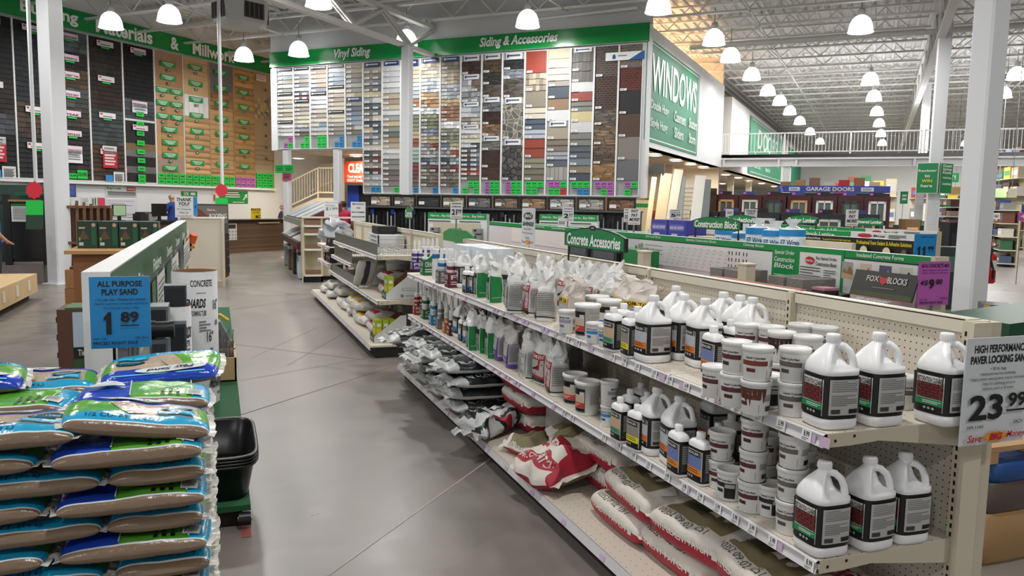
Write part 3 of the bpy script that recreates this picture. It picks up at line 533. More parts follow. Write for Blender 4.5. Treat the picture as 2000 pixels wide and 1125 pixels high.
# ---- WINDOWS wing wall and the balcony
WBX = -5.40
p = [bbx(a, b, WBX) for a, b in ((1264, 72), (1366, 150), (1358, 301), (1408, 320))]
w = MB(TB); w.box(WBX-.35, SBY+.02, 3.22, WBX, 30.3, 6.2, C('#e6e7e8', .5)); struct(w, 'wall_windows')
F = lambda u, v, h: (WBX+.02+h, p[0].y+(p[1].y-p[0].y)*u, 3.37+2.5*v); SG2 = C('#11805a', .55)
s = MB(TB); s.box(WBX+.003, p[0].y, 3.37, WBX+.02, p[1].y, 5.87, SG2)
s.art(F, [('r', 0, 0, 1, 1, SG2), ('r', .03, .025, .97, .035, TW), ('r', .03, .965, .97, .975, TW), ('r', .03, .025, .035, .975, TW), ('r', .965, .025, .97, .975, TW), ('t', 'WINDOWS', .07, .5, .93, .88, TW, .02)] +
      [('t', a, u, v, u2, v+.12, C('#d5e8dc'), .02) for a, u, u2, v in (('Double Hung', .07, .37, .3), ('Single Hung', .07, .35, .12), ('Casement', .47, .7, .3), ('Sliders', .48, .66, .12), ('Shutters', .77, .95, .3), ('Storm', .78, .93, .12))], .003)
tag(s.build('wall_sign'), 'large green sign reading WINDOWS on the white wing wall', 'sign')
w = MB(TB); w.box(WBX-.35, 32.2, 3.2, WBX-.02, 63, 6.05, C('#dedcd8', .5)); struct(w, 'wall_doors')
s = MB(TB); s.box(WBX-.01, 37, 3.3, WBX+.02, 50, 5.85, SG2); F = lambda u, v, h: (WBX+.025+h, 37+13*u, 3.3+2.55*v)
s.art(F, [('t', 'DOORS', .2, .5, .8, .86, C('#b5d8c2')), ('r', .03, .96, .97, .97, TW), ('r', .03, .03, .97, .04, TW)]+[('t', a, u, v, u+.16, v+.1, C('#b5d8c2')) for a, u, v in (('Entry', .12, .3), ('Patio', .42, .3), ('Storm', .72, .3), ('Bifold', .12, .12), ('Interior', .42, .12))], .004); tag(s.build('wall_sign'), 'green sign reading DOORS on the farther wing wall, behind the balcony railing', 'sign')
s = MB(TB); s.box(WBX-.01, 54, 3.3, WBX+.02, 63, 5.7, SG2); tag(s.build('wall_sign'), 'third green wing wall sign, beyond the DOORS sign', 'sign')
# soffit over the window department with round downlights
w = MB(TB); w.box(-17, SBY+.3, 3.22, WBX-.01, 30.9, 3.26, C('#d9cdb8', .6)); w.box(-11, 31.2, 3.2, WBX, 64, 3.24, C('#d9cdb8', .6)); struct(w, 'soffit_ceiling')
DL = C('#fff3dc', .4, emit=6.); k = 0
for bx, ys in ((-5.9, (20.6, 22.6, 25.2, 27.4, 29.6)), (-8.4, (22, 26, 30)), (-12.5, (21, 25)), (-15.5, (21.5, 23.6)), (-18.6, (22.4, 25)), (-6.2, (33, 36, 39.5, 43, 48, 54)), (-8.6, (34, 38, 43, 49))):
    for y in ys:
        t = thing('downlight', 'round soffit downlight, %s from the front, %s' % (ORD[ys.index(y)], {-5.9: 'under the WINDOWS sign', -8.4: 'inner row behind the WINDOWS sign', -12.5: 'above the stairs passage', -15.5: 'over the stairs', -18.6: 'at the foot of the stairs', -6.2: 'under the DOORS sign', -8.6: 'inner row behind the DOORS sign'}[bx]), 'light', W(bx, y, 3.2), 0, 'soffit downlights')
        m = MB(TB); m.lathe([(.22, 0), (.22, .02), (.19, .02)], (bx, y, 3.17), WHITE, 16, cap=False); m.build('trim_ring', t)
        m = MB(TB); m.lathe([(.2, .005), (.12, -.02), (.001, -.03)], (bx, y, 3.18), DL, 16, cap=False); m.build('diffuser', t)
        if k % 2 == 0: area(W(bx, y, 3.12), 62, .35, (1, .88, .7))
        k += 1
# balcony
BB = 30.3; w = MB(TB); BW = C('#e2e2e3', .5)
w.box(WBX, BB, 3.56, 13, BB+5, 3.68, BW); w.box(WBX, BB, 3.50, 13, BB+.12, 3.68, BW); w.box(WBX, BB+.1, 3.24, 13, BB+.16, 3.52, C('#cfd0d1', .5)); w.box(WBX, BB+.04, 3.24, 13, BB+.22, 3.28, BW)
for x in (WBX+.05, -3.4, -2.8, 1.0, 5): w.box(x, BB+.02, 3.24, x+.08, BB+.14, 3.52, BW)
struct(w, 'balcony_floor')
for a, b, lab in ((WBX, 1.2, 'white balcony railing with thin balusters, left of the columns'), (1.3, 13, 'white balcony railing at right, behind the columns')):
    t = thing('balcony_railing', lab, 'railing', W((a+b)/2, BB+.05, 3.68)); m = MB(TB); RW = C('#efefee', .4)
    m.box(a, BB+.03, 4.42, b, BB+.08, 4.46, RW); m.build('top_rail', t); m = MB(TB); m.box(a, BB+.03, 3.76, b, BB+.07, 3.79, RW); m.build('bottom_rail', t)
    m = MB(TB); n = int((b-a)/.115)
    for i in range(n+1): x = a+(b-a)*i/n; m.box(x-.008, BB+.045, 3.79, x+.008, BB+.061, 4.42, RW)
    o = m.build('balusters', t); o['kind'] = 'stuff'
    for i in range(4): x = a+(b-a)*i/3; m = MB(TB); m.box(x-.025, BB+.03, 3.68, x+.025, BB+.08, 4.46, RW); m.build('post', t)
for x in (-1.6, 3.3):
    m = MB(TB); m.box(x, BB+.4, 3.5, x+2.2, BB+.7, 3.56, C('#ffffff', .4, emit=3.)); area(W(x+1.1, BB+.5, 3.45), 90, .6); tag(m.build('strip_light'), 'white strip light under the balcony, %s of the column with green signs' % ('left' if x < 0 else 'right'), 'light')
# ================================================================ shelving and its goods
def peg_mat(ax, c='#d8cfbe', pitch=.0254, r=.11, hole='#1a1712'):
    k = ('peg', ax, c, pitch, r)
    if k in _mc: return _mc[k]
    m = C(c, .5, spec=.4).copy(); nt = m.node_tree; b = nt.nodes['Principled BSDF']; L = nt.links.new
    tc = nt.nodes.new('ShaderNodeTexCoord'); sp = nt.nodes.new('ShaderNodeSeparateXYZ'); L(tc.outputs['Object'], sp.inputs[0]); sq = []
    for a in ax:
        d = nt.nodes.new('ShaderNodeMath'); d.operation = 'MULTIPLY'; d.inputs[1].default_value = 1/pitch; L(sp.outputs['XYZ'.index(a)], d.inputs[0])
        f = nt.nodes.new('ShaderNodeMath'); f.operation = 'FRACT'; L(d.outputs[0], f.inputs[0])
        s = nt.nodes.new('ShaderNodeMath'); s.operation = 'SUBTRACT'; s.inputs[1].default_value = .5; L(f.outputs[0], s.inputs[0])
        q = nt.nodes.new('ShaderNodeMath'); q.operation = 'MULTIPLY'; L(s.outputs[0], q.inputs[0]); L(s.outputs[0], q.inputs[1]); sq.append(q)
    ad = nt.nodes.new('ShaderNodeMath'); ad.operation = 'ADD'; L(sq[0].outputs[0], ad.inputs[0]); L(sq[1].outputs[0], ad.inputs[1])
    lt = nt.nodes.new('ShaderNodeMath'); lt.operation = 'LESS_THAN'; lt.inputs[1].default_value = r*r; L(ad.outputs[0], lt.inputs[0])
    mx = nt.nodes.new('ShaderNodeMix'); mx.data_type = 'RGBA'; mx.inputs[6].default_value = lin(c); mx.inputs[7].default_value = lin(hole); L(lt.outputs[0], mx.inputs[0]); L(mx.outputs[2], b.inputs['Base Color'])
    _mc[k] = m; return m
PEG = peg_mat('YZ'); PEGX = peg_mat('XZ'); DECKM = peg_mat('XY', '#d3cabc', .05, .055); SHELFM = C('#d3cabc', .5, var=.05, vs=5.); LIP = C('#d9d3c6', .45)
TICK = C('#d8d5d8', .4); PINK = C('#d0b2d0', .5); TAGP = C('#f0f0ee', .5)
def upright(mb, x, y, z1, w=.03, d=.045, z0=0.):
    mb.box(x-d, y-w/2, z0, x+d, y+w/2, z1, BEIGE)
    for i in range(int((z1-z0-.06)/.03)):
        z = z1-.05-i*.03; mb.box(x-d-.0008, y-.004, z, x-d+.001, y+.004, z+.016, DARKHOLE)
def shelf(t, xb, xf, y0, y1, z, seams, tags=(), lip=.045, endplate=(True, False), price=None, pink=.3):
    sg = 1 if xf < xb else -1
    for i, (a, b) in enumerate(zip(seams[:-1], seams[1:])):
        m = MB(); m.box(min(xb, xf), a+.002, z-.012, max(xb, xf), b-.002, z, DECKM if sg else DECKM)
        m.box(min(xf, xf+sg*.02), a+.002, z-.03, max(xf, xf+sg*.02), b-.002, z-.002, LIP)
        if endplate[0] and i == 0:
            O = (xf+sg*.004, a+.001, z-.09); m.prism([(0, .045), (.09, .045), (.2, .05), (.2, .052), (abs(xb-xf)-.01, .0), (abs(xb-xf)-.01, .088), (0, .088)], O, (sg, 0, 0), (0, 0, 1), .004, C('#c7bda8', .5))
            for q, zz in ((.035, .065), (.11, .075)): m.lathe([(.005, -.001), (.005, .0005)], (0, 0, 0), DARKHOLE, 8) if False else m.box(xf+sg*(q-.004), a-.0012, z-.09+zz-.004, xf+sg*(q+.004), a+.001, z-.09+zz+.004, DARKHOLE)
        o = m.build('shelf', t)
        r = MB(); c = sg*.010   # ticket rail: concave strip leaning back
        P = [(xf-c*.2, z-.001), (xf-c, z-.006), (xf-c*.35, z-lip*.55), (xf-c*1.1, z-lip), (xf+c*.2, z-lip)]
        for p, q in zip(P[:-1], P[1:]): r.add([(p[0], a+.003, p[1]), (q[0], a+.003, q[1]), (q[0], b-.003, q[1]), (p[0], b-.003, p[1])], [(0, 1, 2, 3)], TICK)
        y = a+.02
        while y < b-.06:
            if random.random() < pink: F = flat((xf-c*1.0, y, z-lip+.004), (0, -.045, 0), (c*.3, 0, lip-.012)); r.add([F(0, 0, .001), F(1, 0, .001), F(1, 1, .001), F(0, 1, .001)], [(0, 1, 2, 3)], PINK)
            y += .062
        r.build('ticket_rail', o)
        for (yy, tx) in tags:
            if a < yy < b:
                g = MB(); F = flat((xf-c*1.25, yy+.022, z-lip+.001), (0, -.044, 0), (c*.35, 0, lip-.006))
                g.art(F, [('r', 0, 0, 1, 1, TAGP), ('t', tx, .2, .42, .8, .88, TXT, .02), ('r', .08, .26, .75, .32, TGREY), ('r', .08, .12, .55, .18, TGREY)], .0006); g.build('price_tag', o)
def gondola(label, x, ys, ztop, shelves, base_x, zb=.14, facing=-1, other=True, kick=True, name='gondola_shelving', y_base0=None, y_base1=None, group=None, cap='#d8d0be'):
    y0, y1 = ys[0], ys[-1]; t = thing(name, label, 'shelving', (x, (y0+y1)/2, 0), 0, group)
    for a, b in zip(ys[:-1], ys[1:]):
        m = MB(); m.box(x-.012, a+.018, .1, x+.012, b-.018, ztop-.02, PEG); m.build('back_panel', t)
        m = MB(); m.box(x-.028, a+.02, ztop-.045, x-.014, b-.02, ztop-.0, C(cap, .45)); m.box(x+.014, a+.02, ztop-.045, x+.028, b-.02, ztop, C(cap, .45)); m.box(x-.028, a+.01, ztop-.004, x+.028, b-.01, ztop+.003, C(cap, .45)); m.build('top_rail', t)
    for y in ys: m = MB(); upright(m, x, y, ztop-.002); m.build('upright', t)
    ya, yb = y_base0 or y0, y_base1 or y1
    m = MB(); m.box(min(x, base_x), ya, zb-.02, max(x, base_x), yb, zb, DECKM); m.build('base_deck', t)
    r = MB(); c = -.01*facing; P = [(base_x, zb), (base_x-c*-1*0, zb-.002), (base_x+facing*.004, zb-.02), (base_x+facing*.012, zb-.05), (base_x-facing*.01, zb-.05)]
    for p, q in zip(P[:-1], P[1:]): r.add([(p[0], ya, p[1]), (q[0], ya, q[1]), (q[0], yb, q[1]), (p[0], yb, p[1])], [(0, 1, 2, 3)], TICK)
    y = ya+.3
    while y < yb: r.add([(base_x+facing*.0135, y, zb-.045), (base_x+facing*.0065, y, zb-.022), (base_x+facing*.0065, y+.05, zb-.022), (base_x+facing*.0135, y+.05, zb-.045)], [(0, 1, 2, 3)], PINK); y += .43
    r.build('base_rail', t)
    m = MB(); m.box(min(x, base_x-facing*.06), ya+.01, 0, max(x, base_x-facing*.06), yb-.01, zb-.022, C('#1c1a18', .7)); m.build('kick_plate', t)
    if other:
        m = MB(); ob = x-facing*.62; m.box(min(x, ob), y0, zb-.02, max(x, ob), y1, zb, DECKM); m.box(min(x, ob+facing*.05), y0, 0, max(x, ob+facing*.05), y1, zb-.02, C('#1c1a18', .7)); m.build('base_deck', t)
    for s in shelves: shelf(t, x+facing*.02, **s)
    return t
ZT, ZM, ZB0 = 1.01, .60, .14; XF, XG = 1.757, 2.36
YS = [1.905, 2.78, 4.0, 5.22, 6.44, 7.66]
def tags_from(px_list, z, tx):
    out = []
    for i, (a, b) in enumerate(px_list): out.append((atz(a, b, z-.02).y, tx[i]))
    return out
tt = tags_from([(1097, 662), (1118, 670), (1187, 697), (1212, 706), (1240, 716), (1275, 729), (1309, 741), (1342, 754), (1375, 768), (1408, 781), (1442, 794), (1481, 810), (1521, 828), (1571, 848)], ZT, '8.99 8.99 7.99 7.99 12.97 12.97 6.99 6.98 5.99 5.99 5.99 5.99 5.99 8.99'.split())
tm = tags_from([(1102, 805), (1118, 815), (1182, 853), (1210, 871), (1240, 889), (1268, 907), (1307, 929), (1340, 950), (1369, 969), (1403, 990), (1436, 1011), (1470, 1031), (1510, 1056), (1581, 1100)], ZM, '8.99 8.99 3.99 7.99 12.97 12.97 6.98 6.98 5.99 5.99 5.99 5.99 5.99 8.99'.split())
tb_x = 1.62
near = gondola('long beige gondola shelving of concrete accessories in the right foreground', XG, YS, 1.346,
    [dict(xf=XF, y0=1.90, y1=7.66, z=ZT, seams=[1.90, 2.80, 4.0, 5.22, 6.44, 7.70], tags=tt), dict(xf=XF, y0=1.90, y1=7.66, z=ZM, seams=[1.90, 2.80, 4.0, 5.22, 6.44, 7.66], tags=tm)], tb_x, ZB0, y_base1=7.5)
m = MB(); m.box(XG+.047, 1.9, 0, XG+.11, 1.97, 1.336, C('#c9bfa9', .5)); m.box(XG-.05, 1.872, 0, XG+.03, 1.889, 1.342, C('#d0c6b0', .5)); m.build('end_trim', near)
m = MB(); m.box(XG+.035, 2.8, 1.30, XG+.075, 3.5, 1.35, C('#9a4632', .6)); tag(m.build('shelf_liner'), 'rust red shelf edge behind the top rail of the foreground gondola', 'shelf')
# ---------------------------------------------------------------- containers
PLW = C('#eeeeee', .32, spec=.5); PLW2 = C('#e0dfdc', .35); CAPW = C('#ececeb', .4); LBK = C('#101012', .4); PANEL = C('#b4b2ae', .5); OFFW = C('#d9d6d0', .5)
def sect(a, b, n=40, e=4.):
    out = []
    for i in range(n):
        t = 2*math.pi*i/n; c, s = math.cos(t), math.sin(t); out.append((a*math.copysign(abs(c)**(2/e), c), b*math.copysign(abs(s)**(2/e), s)))
    return out
def ring_F(a, b, z0, z1, e=4., taper=0.):
    """label surface round a rounded-rect body; u=0 faces -x, u=.25 faces -y"""
    N = 160; P = sect(1, b/a, N, e); L = [0.]
    k0 = N//2; Q = [P[(k0+i) % N] for i in range(N+1)]
    for p, q in zip(Q[:-1], Q[1:]): L.append(L[-1]+math.hypot(q[0]-p[0], q[1]-p[1]))
    def F(u, v, h):
        u = (u % 1.0)*L[-1]; lo, hi = 0, N
        while hi-lo > 1:
            mid = (lo+hi)//2
            if L[mid] <= u: lo = mid
            else: hi = mid
        f = (u-L[lo])/max(L[lo+1]-L[lo], 1e-9); x = (Q[lo][0]*(1-f)+Q[lo+1][0]*f)*a; y = (Q[lo][1]*(1-f)+Q[lo+1][1]*f)*a
        r = math.hypot(x, y); k = 1+(h+.0006)/r+taper*(v-.5); return Vector((x*k, y*k, z0+(z1-z0)*v))
    return F
def para(u0, u1, v0, v1, n, c=TGREY, w=.45):
    out = []; r = random.Random(int(u0*991+v0*77+n)); d = (v1-v0)/n
    for i in range(n): out.append(('r', u0, v1-d*(i+w), u0+(u1-u0)*r.choice((1, 1, .92, .6)), v1-d*i, c))
    return out
def photo(u0, u1, v0, v1, cols):
    """small picture on a label: sky, mass and ground shapes"""
    w, h = u1-u0, v1-v0; s, m_, g = [C(c, .5) for c in cols]
    return [('r', u0, v0, u1, v1, s), ('p', [(u0, v0+.35*h), (u0+.25*w, v0+.62*h), (u0+.45*w, v0+.4*h), (u0+.7*w, v0+.8*h), (u1, v0+.5*h), (u1, v0), (u0, v0)], m_), ('p', [(u0, v0), (u1, v0), (u1, v0+.25*h), (u0, v0+.38*h)], g)]
def make_jug(lab, front, sc=1., side=True):
    t = thing('jug', lab, 'jug', (0, 0, 0)); a = .069; ca, sa = math.cos(R(-42)), math.sin(R(-42)); m = MB(); rings = []; N = 40
    for z, s, dx in ((0, .86, 0), (.004, .94, 0), (.014, 1, 0), (.03, 1.0, 0), (.034, .985, 0), (.176, .985, 0), (.18, 1.0, 0), (.192, .985, 0), (.205, .93, 0), (.222, .82, 0), (.24, .66, 0), (.254, .48, 0), (.264, .33, 0), (.268, .29, 0), (.278, .28, 0)):
        e = 4.2 if z < .2 else max(2.1, 4.2-(z-.2)*40); q = []
        for x, y in sect(a*s, a*s, N, e):
            if .192 < z < .262:
                k = min(1, (z-.192)/.016)*min(1, (.266-z)/.012); p, w = x*ca+y*sa, -x*sa+y*ca; f = max(0, min(1, (p-.002)/.02)); w *= 1-.72*k*f; p *= 1-.55*k*f; x, y = p*ca-w*sa, p*sa+w*ca
            q.append((x+dx, y, z))
        rings.append(q)
    m.loft(rings, PLW); m.tube([(p*ca, p*sa, z) for p, z in ((.012, .262), (.032, .26), (.05, .246), (.06, .224), (.064, .2), (.06, .185))], [.013, .012, .0115, .0115, .0125, .014], PLW, 10); m.build('body', t)
    m = MB(); m.lathe([(.0205, .272), (.0215, .274), (.0215, .293), (.0195, .297), (.001, .2975)], (0, 0, 0), CAPW, 20)
    for k in range(20): th = 2*math.pi*k/20; m.box(.0213*math.cos(th)-.0012, .0213*math.sin(th)-.0012, .275, .0213*math.cos(th)+.0012, .0213*math.sin(th)+.0012, .291, CAPW)
    m.build('cap', t)
    F = ring_F(a*.985, a*.985, .036, .174, 4.2); m = MB()
    d = [('r', -.13, 0, .87, 1, LBK), ('r', -.105, .06, .105, .9, OFFW)]+front(-.1, .1)
    for u in (.25, .5, .75): d += [('r', u-.105, .1, u+.105, .92, PANEL)]+para(u-.09, u+.09, .62, .88, 6, TGREY)+para(u-.09, u+.09, .3, .56, 6, TGREY)+[('r', u-.09, .14, u-.03, .24, C('#3a3a3a')), ('r', u+.03, .14, u+.095, .24, LBK)]
    m.art(F, d, .00012, (40, 6)); m.build('label', t); return t
BRK = C('#6e2a2a'); GRNL = C('#188a4c', .5)
def f_brick(a, b):
    w = b-a; d = [('t', 'RESTORATION CLEANER', a, .74, b, .86, LBK, .03), ('r', a, .36, b, .73, C('#3a1f1e'))]
    for j in range(5):
        for i in range(-1, 4):
            u0 = a+w*(i*.28+(.14 if j % 2 else 0)+.01); u1 = u0+w*.25; u0 = max(a, u0); u1 = min(b, u1)
            if u1 > u0: d.append(('r', u0, .37+j*.072, u1, .43+j*.072, BRK))
    d += [('r', a, .2, b, .35, GRNL), ('r', a+.3*w, .29, b-.05*w, .31, OFFW), ('r', a+.3*w, .25, b-.15*w, .27, OFFW), ('r', a, .06, b, .2, LBK)]
    return d+[('e', a+w*k, .13, .01, .03, PANEL) for k in (.4, .55, .7)]
def f_photo(cols, band, txt='SEALER'):
    def f(a, b): return [('r', a, .74, b, .9, LBK), ('t', txt, a+.02, .78, b-.05, .86, OFFW)]+photo(a, b, .36, .74, cols)+[('r', a, .2, b, .4, C(band, .5)), ('r', a+.03, .33, b-.06, .35, LBK), ('r', a+.03, .27, b-.04, .29, LBK), ('r', a, .06, b, .2, LBK)]+[('r', a+.02+.05*k, .1, a+.05+.05*k, .16, PANEL) for k in range(3)]
    return f
f_orange = f_photo(('#b9bdc2', '#4a4744', '#8b8984'), '#d8742a'); f_castle = f_photo(('#6f7cb0', '#5a4a3a', '#8a7a60'), '#e08a2c'); f_green = f_photo(('#c9a98a', '#8a5a40', '#b99a7a'), '#5f9a78'); f_yellow = f_photo(('#8f8a80', '#2e2c2a', '#77736a'), '#e2d21e'); f_blue = f_photo(('#d6d6d2', '#6a5a4c', '#9a9690'), '#3a8ac8')
def make_bottle(lab, front, name='bottle'):
    t = thing(name, lab, 'bottle', (0, 0, 0)); ax, ay = .03, .052; m = MB(); rings = []
    for z, s, e in ((0, .9, 4), (.006, 1, 4.5), (.158, 1, 4.5), (.168, .95, 4), (.176, .8, 3), (.18, .5, 2.2)): rings.append([(x, y, z) for x, y in sect(ax*s, ay*s, 32, e)])
    rings.append([(x, y, .183) for x, y in sect(.016, .016, 32, 2)]); rings.append([(x, y, .19) for x, y in sect(.016, .016, 32, 2)])
    m.loft(rings, PLW); m.build('body', t)
    m = MB(); m.lathe([(.0185, .186), (.0185, .206), (.017, .209), (.001, .209)], (0, 0, 0), CAPW, 16); m.build('cap', t)
    F = ring_F(ax, ay, .012, .15, 4.5); m = MB(); d = [('r', -.2, 0, .8, 1, LBK), ('r', -.165, .06, .165, .92, OFFW)]+front(-.155, .155)+[('r', .2, .08, .3, .9, C('#3c3d3c'))]+para(.21, .29, .3, .85, 10, PANEL)
    m.art(F, d, .00012, (40, 4)); m.build('label', t); return t
def make_tub(lab, band, name='tub', r=.05, h=.115, dark=False, lid='#dedddb', drip=None, txt='Liquid Colorfast', foot=None):
    t = thing(name, lab, 'tub', (0, 0, 0)); m = MB(); m.lathe([(r*.86, 0), (r*.89, .003), (r*.99, h*.86), (r*.99, h*.9)], (0, 0, 0), PLW2, 28); m.build('body', t)
    m = MB(); m.lathe([(r*1.03, h*.86), (r*1.06, h*.87), (r*1.06, h*.97), (r*1.03, h), (r*.97, h), (r*.95, h*.98), (.001, h*.98)], (0, 0, 0), C(lid, .35), 28); m.build('lid', t)
    def F(u, v, hh): th = math.pi+u*2*math.pi; rr = r*(.885+.105*v*.83/.86)+hh+.0005; return Vector((rr*math.cos(th), rr*math.sin(th), .006+h*.8*v))
    B = C(band, .5); d = [('t', txt, .04, .74, .27, .85, LBK, .03), ('p', [(.14, .72), (.17, .72), (.155, .64)], RED), ('r', -.02, .52, .3, .7, B), ('r', .05, .28, .16, .42, C(shade(band, .75), .5)), ('p', [(.05, .04), (.3, .04), (.3, .36)], C(shade(foot or band, 1.25) if not foot else foot, .5)), ('r', .34, .45, .46, .72, C('#c5c2be'))]+para(.35, .45, .47, .7, 7)+[('r', .38, .1, .48, .28, LBK)]
    if dark: d += [('r', .18, .06, .32, .7, LBK), ('r', .19, .5, .31, .66, PANEL)]
    if drip:
        D = C(drip, .4)
        for k in range(7): u = .02+k*.05; d.append(('p', [(u, .95), (u+.05, .95), (u+.045, .95-.1*(k % 3+2)), (u+.025, .9-.13*(k*5 % 4+2)), (u+.008, .95-.1*(k % 3+2))], D))
    m = MB(); m.art(F, d, .00012, (40, 2)); m.build('label', t); return t
def make_pail(lab, band, photo_cols=('#c9b49a', '#9a7a54', '#d8d2c8'), r=.066, h=.178, name='pail'):
    t = thing(name, lab, 'pail', (0, 0, 0)); m = MB(); m.lathe([(r*.88, 0), (r*.9, .004), (r*.98, h*.88), (r*1.0, h*.88), (r*1.0, h*.93)], (0, 0, 0), PLW2, 32); m.build('body', t)
    m = MB(); m.lathe([(r*1.05, h*.9), (r*1.08, h*.91), (r*1.08, h*.985), (r*1.05, h), (r*.96, h), (r*.94, h*.975), (.001, h*.975)], (0, 0, 0), CAPW, 32); m.build('lid', t)
    def F(u, v, hh): th = math.pi+u*2*math.pi; rr = r*(.9+.08*v)+hh+.0005; return Vector((rr*math.cos(th), rr*math.sin(th), .012+h*.74*v))
    d = [('r', -.1, .02, .18, .98, LBK), ('r', -.09, .04, .17, .86, OFFW), ('r', -.09, .74, .1, .92, LBK)]+photo(-.08, .16, .4, .72, photo_cols)+[('r', -.09, .2, .17, .42, C(band)), ('r', -.05, .33, .1, .36, OFFW), ('r', -.05, .26, .06, .29, OFFW), ('r', -.09, .06, .17, .19, LBK)]+[('r', .24, .3, .42, .9, C('#c9c7c2'))]+para(.25, .41, .35, .88, 10)
    m = MB(); m.art(F, d, .00012, (40, 2)); m.build('label', t)
    return t
def put(proto, px, py, z, r, label, rz=0., group=None, stack=0., cat=None):
    """stand an item so that its front foot shows at (px, py) of the photograph"""
    p = atz(px, py, z); d = Vector((p.x, p.y, 0)).normalized(); p = p+d*r*.75; f = min(1, (XG-.052-r*1.1)/p.x); p = Vector((p.x*f, p.y*f, 0)); p.z = z+stack+.0015
    return place(proto, p, rz, label, group)
G_J = 'gallon jugs on the foreground gondola'; G_B = 'small rectangular bottles on the foreground gondola'; G_T = 'colorant tubs on the foreground gondola'; G_P = 'plastic pails on the foreground gondola'
jb = make_jug('', f_brick); jo = make_jug('', f_orange); jl = make_jug('', f_blue)
for px, py, z, lab in ((1617, 838, ZT, 'white cleaner jug with brick label at the front corner of the top shelf'), (1706, 832, ZT, 'white cleaner jug with brick label, second from the end of the top shelf'), (1838, 819, ZT, 'white cleaner jug with brick label beside the 23.99 sign, top shelf'),
                       (1600, 1086, ZM, 'white cleaner jug with brick label at the front corner of the middle shelf'), (1688, 1073, ZM, 'white cleaner jug with brick label between two others on the middle shelf'), (1757, 1060, ZM, 'white cleaner jug with brick label nearest the end panel on the middle shelf')):
    put(jb, px, py, z, .069, lab, R(random.uniform(-6, 4)), G_J)
for px, py, z, lab in ((1273, 709, ZT, 'white jug with orange label on the top shelf, right of the small bottles'), (1372, 719, ZT, 'white jug with orange label behind the castle label bottle on the top shelf'), (1331, 704, ZT, 'white jug with orange label between two orange label jugs, top shelf'),
                       (1441, 690, ZT, 'white jug with its handle turned out, behind the maroon tubs on the top shelf'), (1409, 672, ZT, 'white jug standing against the back panel, top shelf middle'), (1466, 672, ZT, 'white jug farthest right against the back panel above the tubs, top shelf'), (1316, 676, ZT, 'white jug mostly hidden in the back row of orange label jugs, top shelf'),
                       (1279, 890, ZM, 'white jug with orange label on the middle shelf, right of the yellow label bottle'), (1322, 912, ZM, 'white jug with wide shoulder behind the castle label bottle, middle shelf'), (1398, 880, ZM, 'white jug deep in the dark of the middle shelf behind the castle bottles'), (1440, 880, ZM, 'second white jug deep in the dark of the middle shelf')):
    put(jo, px, py, z, .069, lab, R(random.uniform(-14, 8)), G_J)
for px, py, z, lab in ((904, 562, ZT, 'white jug with blue label near the far end of the top shelf'), (935, 562, ZT, 'white jug behind the small blue label bottles, far end of the top shelf'), (902, 660, ZM, 'white jug with blue label near the far end of the middle shelf'), (935, 640, ZM, 'white jug in shadow behind the green bags, far end of the middle shelf')):
    put(jl, px, py, z, .069, lab, R(random.uniform(-10, 10)), G_J)
bc = make_bottle('', f_castle); bg = make_bottle('', f_green); by_ = make_bottle('', f_yellow); bb = make_bottle('', f_blue)
for pr, px, py, z, lab in ((bg, 1196, 687, ZT, 'small bottle with green label on the top shelf'), (by_, 1229, 699, ZT, 'small bottle with yellow label on the top shelf'), (by_, 1243, 684, ZT, 'small yellow label bottle in the second row behind another, top shelf'), (bg, 1216, 676, ZT, 'small green label bottle in the second row, top shelf'), (bc, 1390, 738, ZT, 'small bottle with castle picture label on the top shelf'), (bc, 1424, 720, ZT, 'small castle label bottle behind the first one, top shelf'),
                           (bg, 1210, 864, ZM, 'small bottle with green label on the middle shelf'), (by_, 1243, 882, ZM, 'small bottle with yellow label on the middle shelf'), (bg, 1229, 845, ZM, 'second row green label bottle, middle shelf'), (by_, 1262, 850, ZM, 'second row yellow label bottle, middle shelf'), (bg, 1250, 828, ZM, 'third row green label bottle, middle shelf'), (bc, 1323, 930, ZM, 'small bottle with castle picture label standing forward on the middle shelf'), (bc, 1365, 948, ZM, 'second castle picture bottle on the middle shelf, left of the maroon tubs'), (bc, 1400, 925, ZM, 'castle picture bottle in the second row, middle shelf'), (bc, 1425, 905, ZM, 'castle picture bottle in the third row, middle shelf'),
                           (bb, 912, 575, ZT, 'small blue label bottle in front of the jugs, far end of the top shelf'), (bb, 925, 577, ZT, 'second small blue label bottle, far end of the top shelf'), (bb, 903, 669, ZM, 'small blue label bottle, far end of the middle shelf'), (bb, 914, 675, ZM, 'second small blue label bottle, far end of the middle shelf')):
    put(pr, px, py, z, .04, lab, R(random.uniform(-8, 8)), G_B)
cols = dict(m='#5a2c30', r='#7a3a2c', g='#6a635a', k='#202228')
tubs = {k: make_tub('', v, dark=(k == 'k')) for k, v in cols.items()}; tubs['d'] = make_tub('', '#3e1e1a', drip='#3a1a18'); tubs['D'] = make_tub('', '#6a3a2c', drip='#5a2a20')
nm = dict(m='maroon', r='rust brown', g='grey-brown', k='black', d='dark dripped', D='brown dripped')
TH = .1155
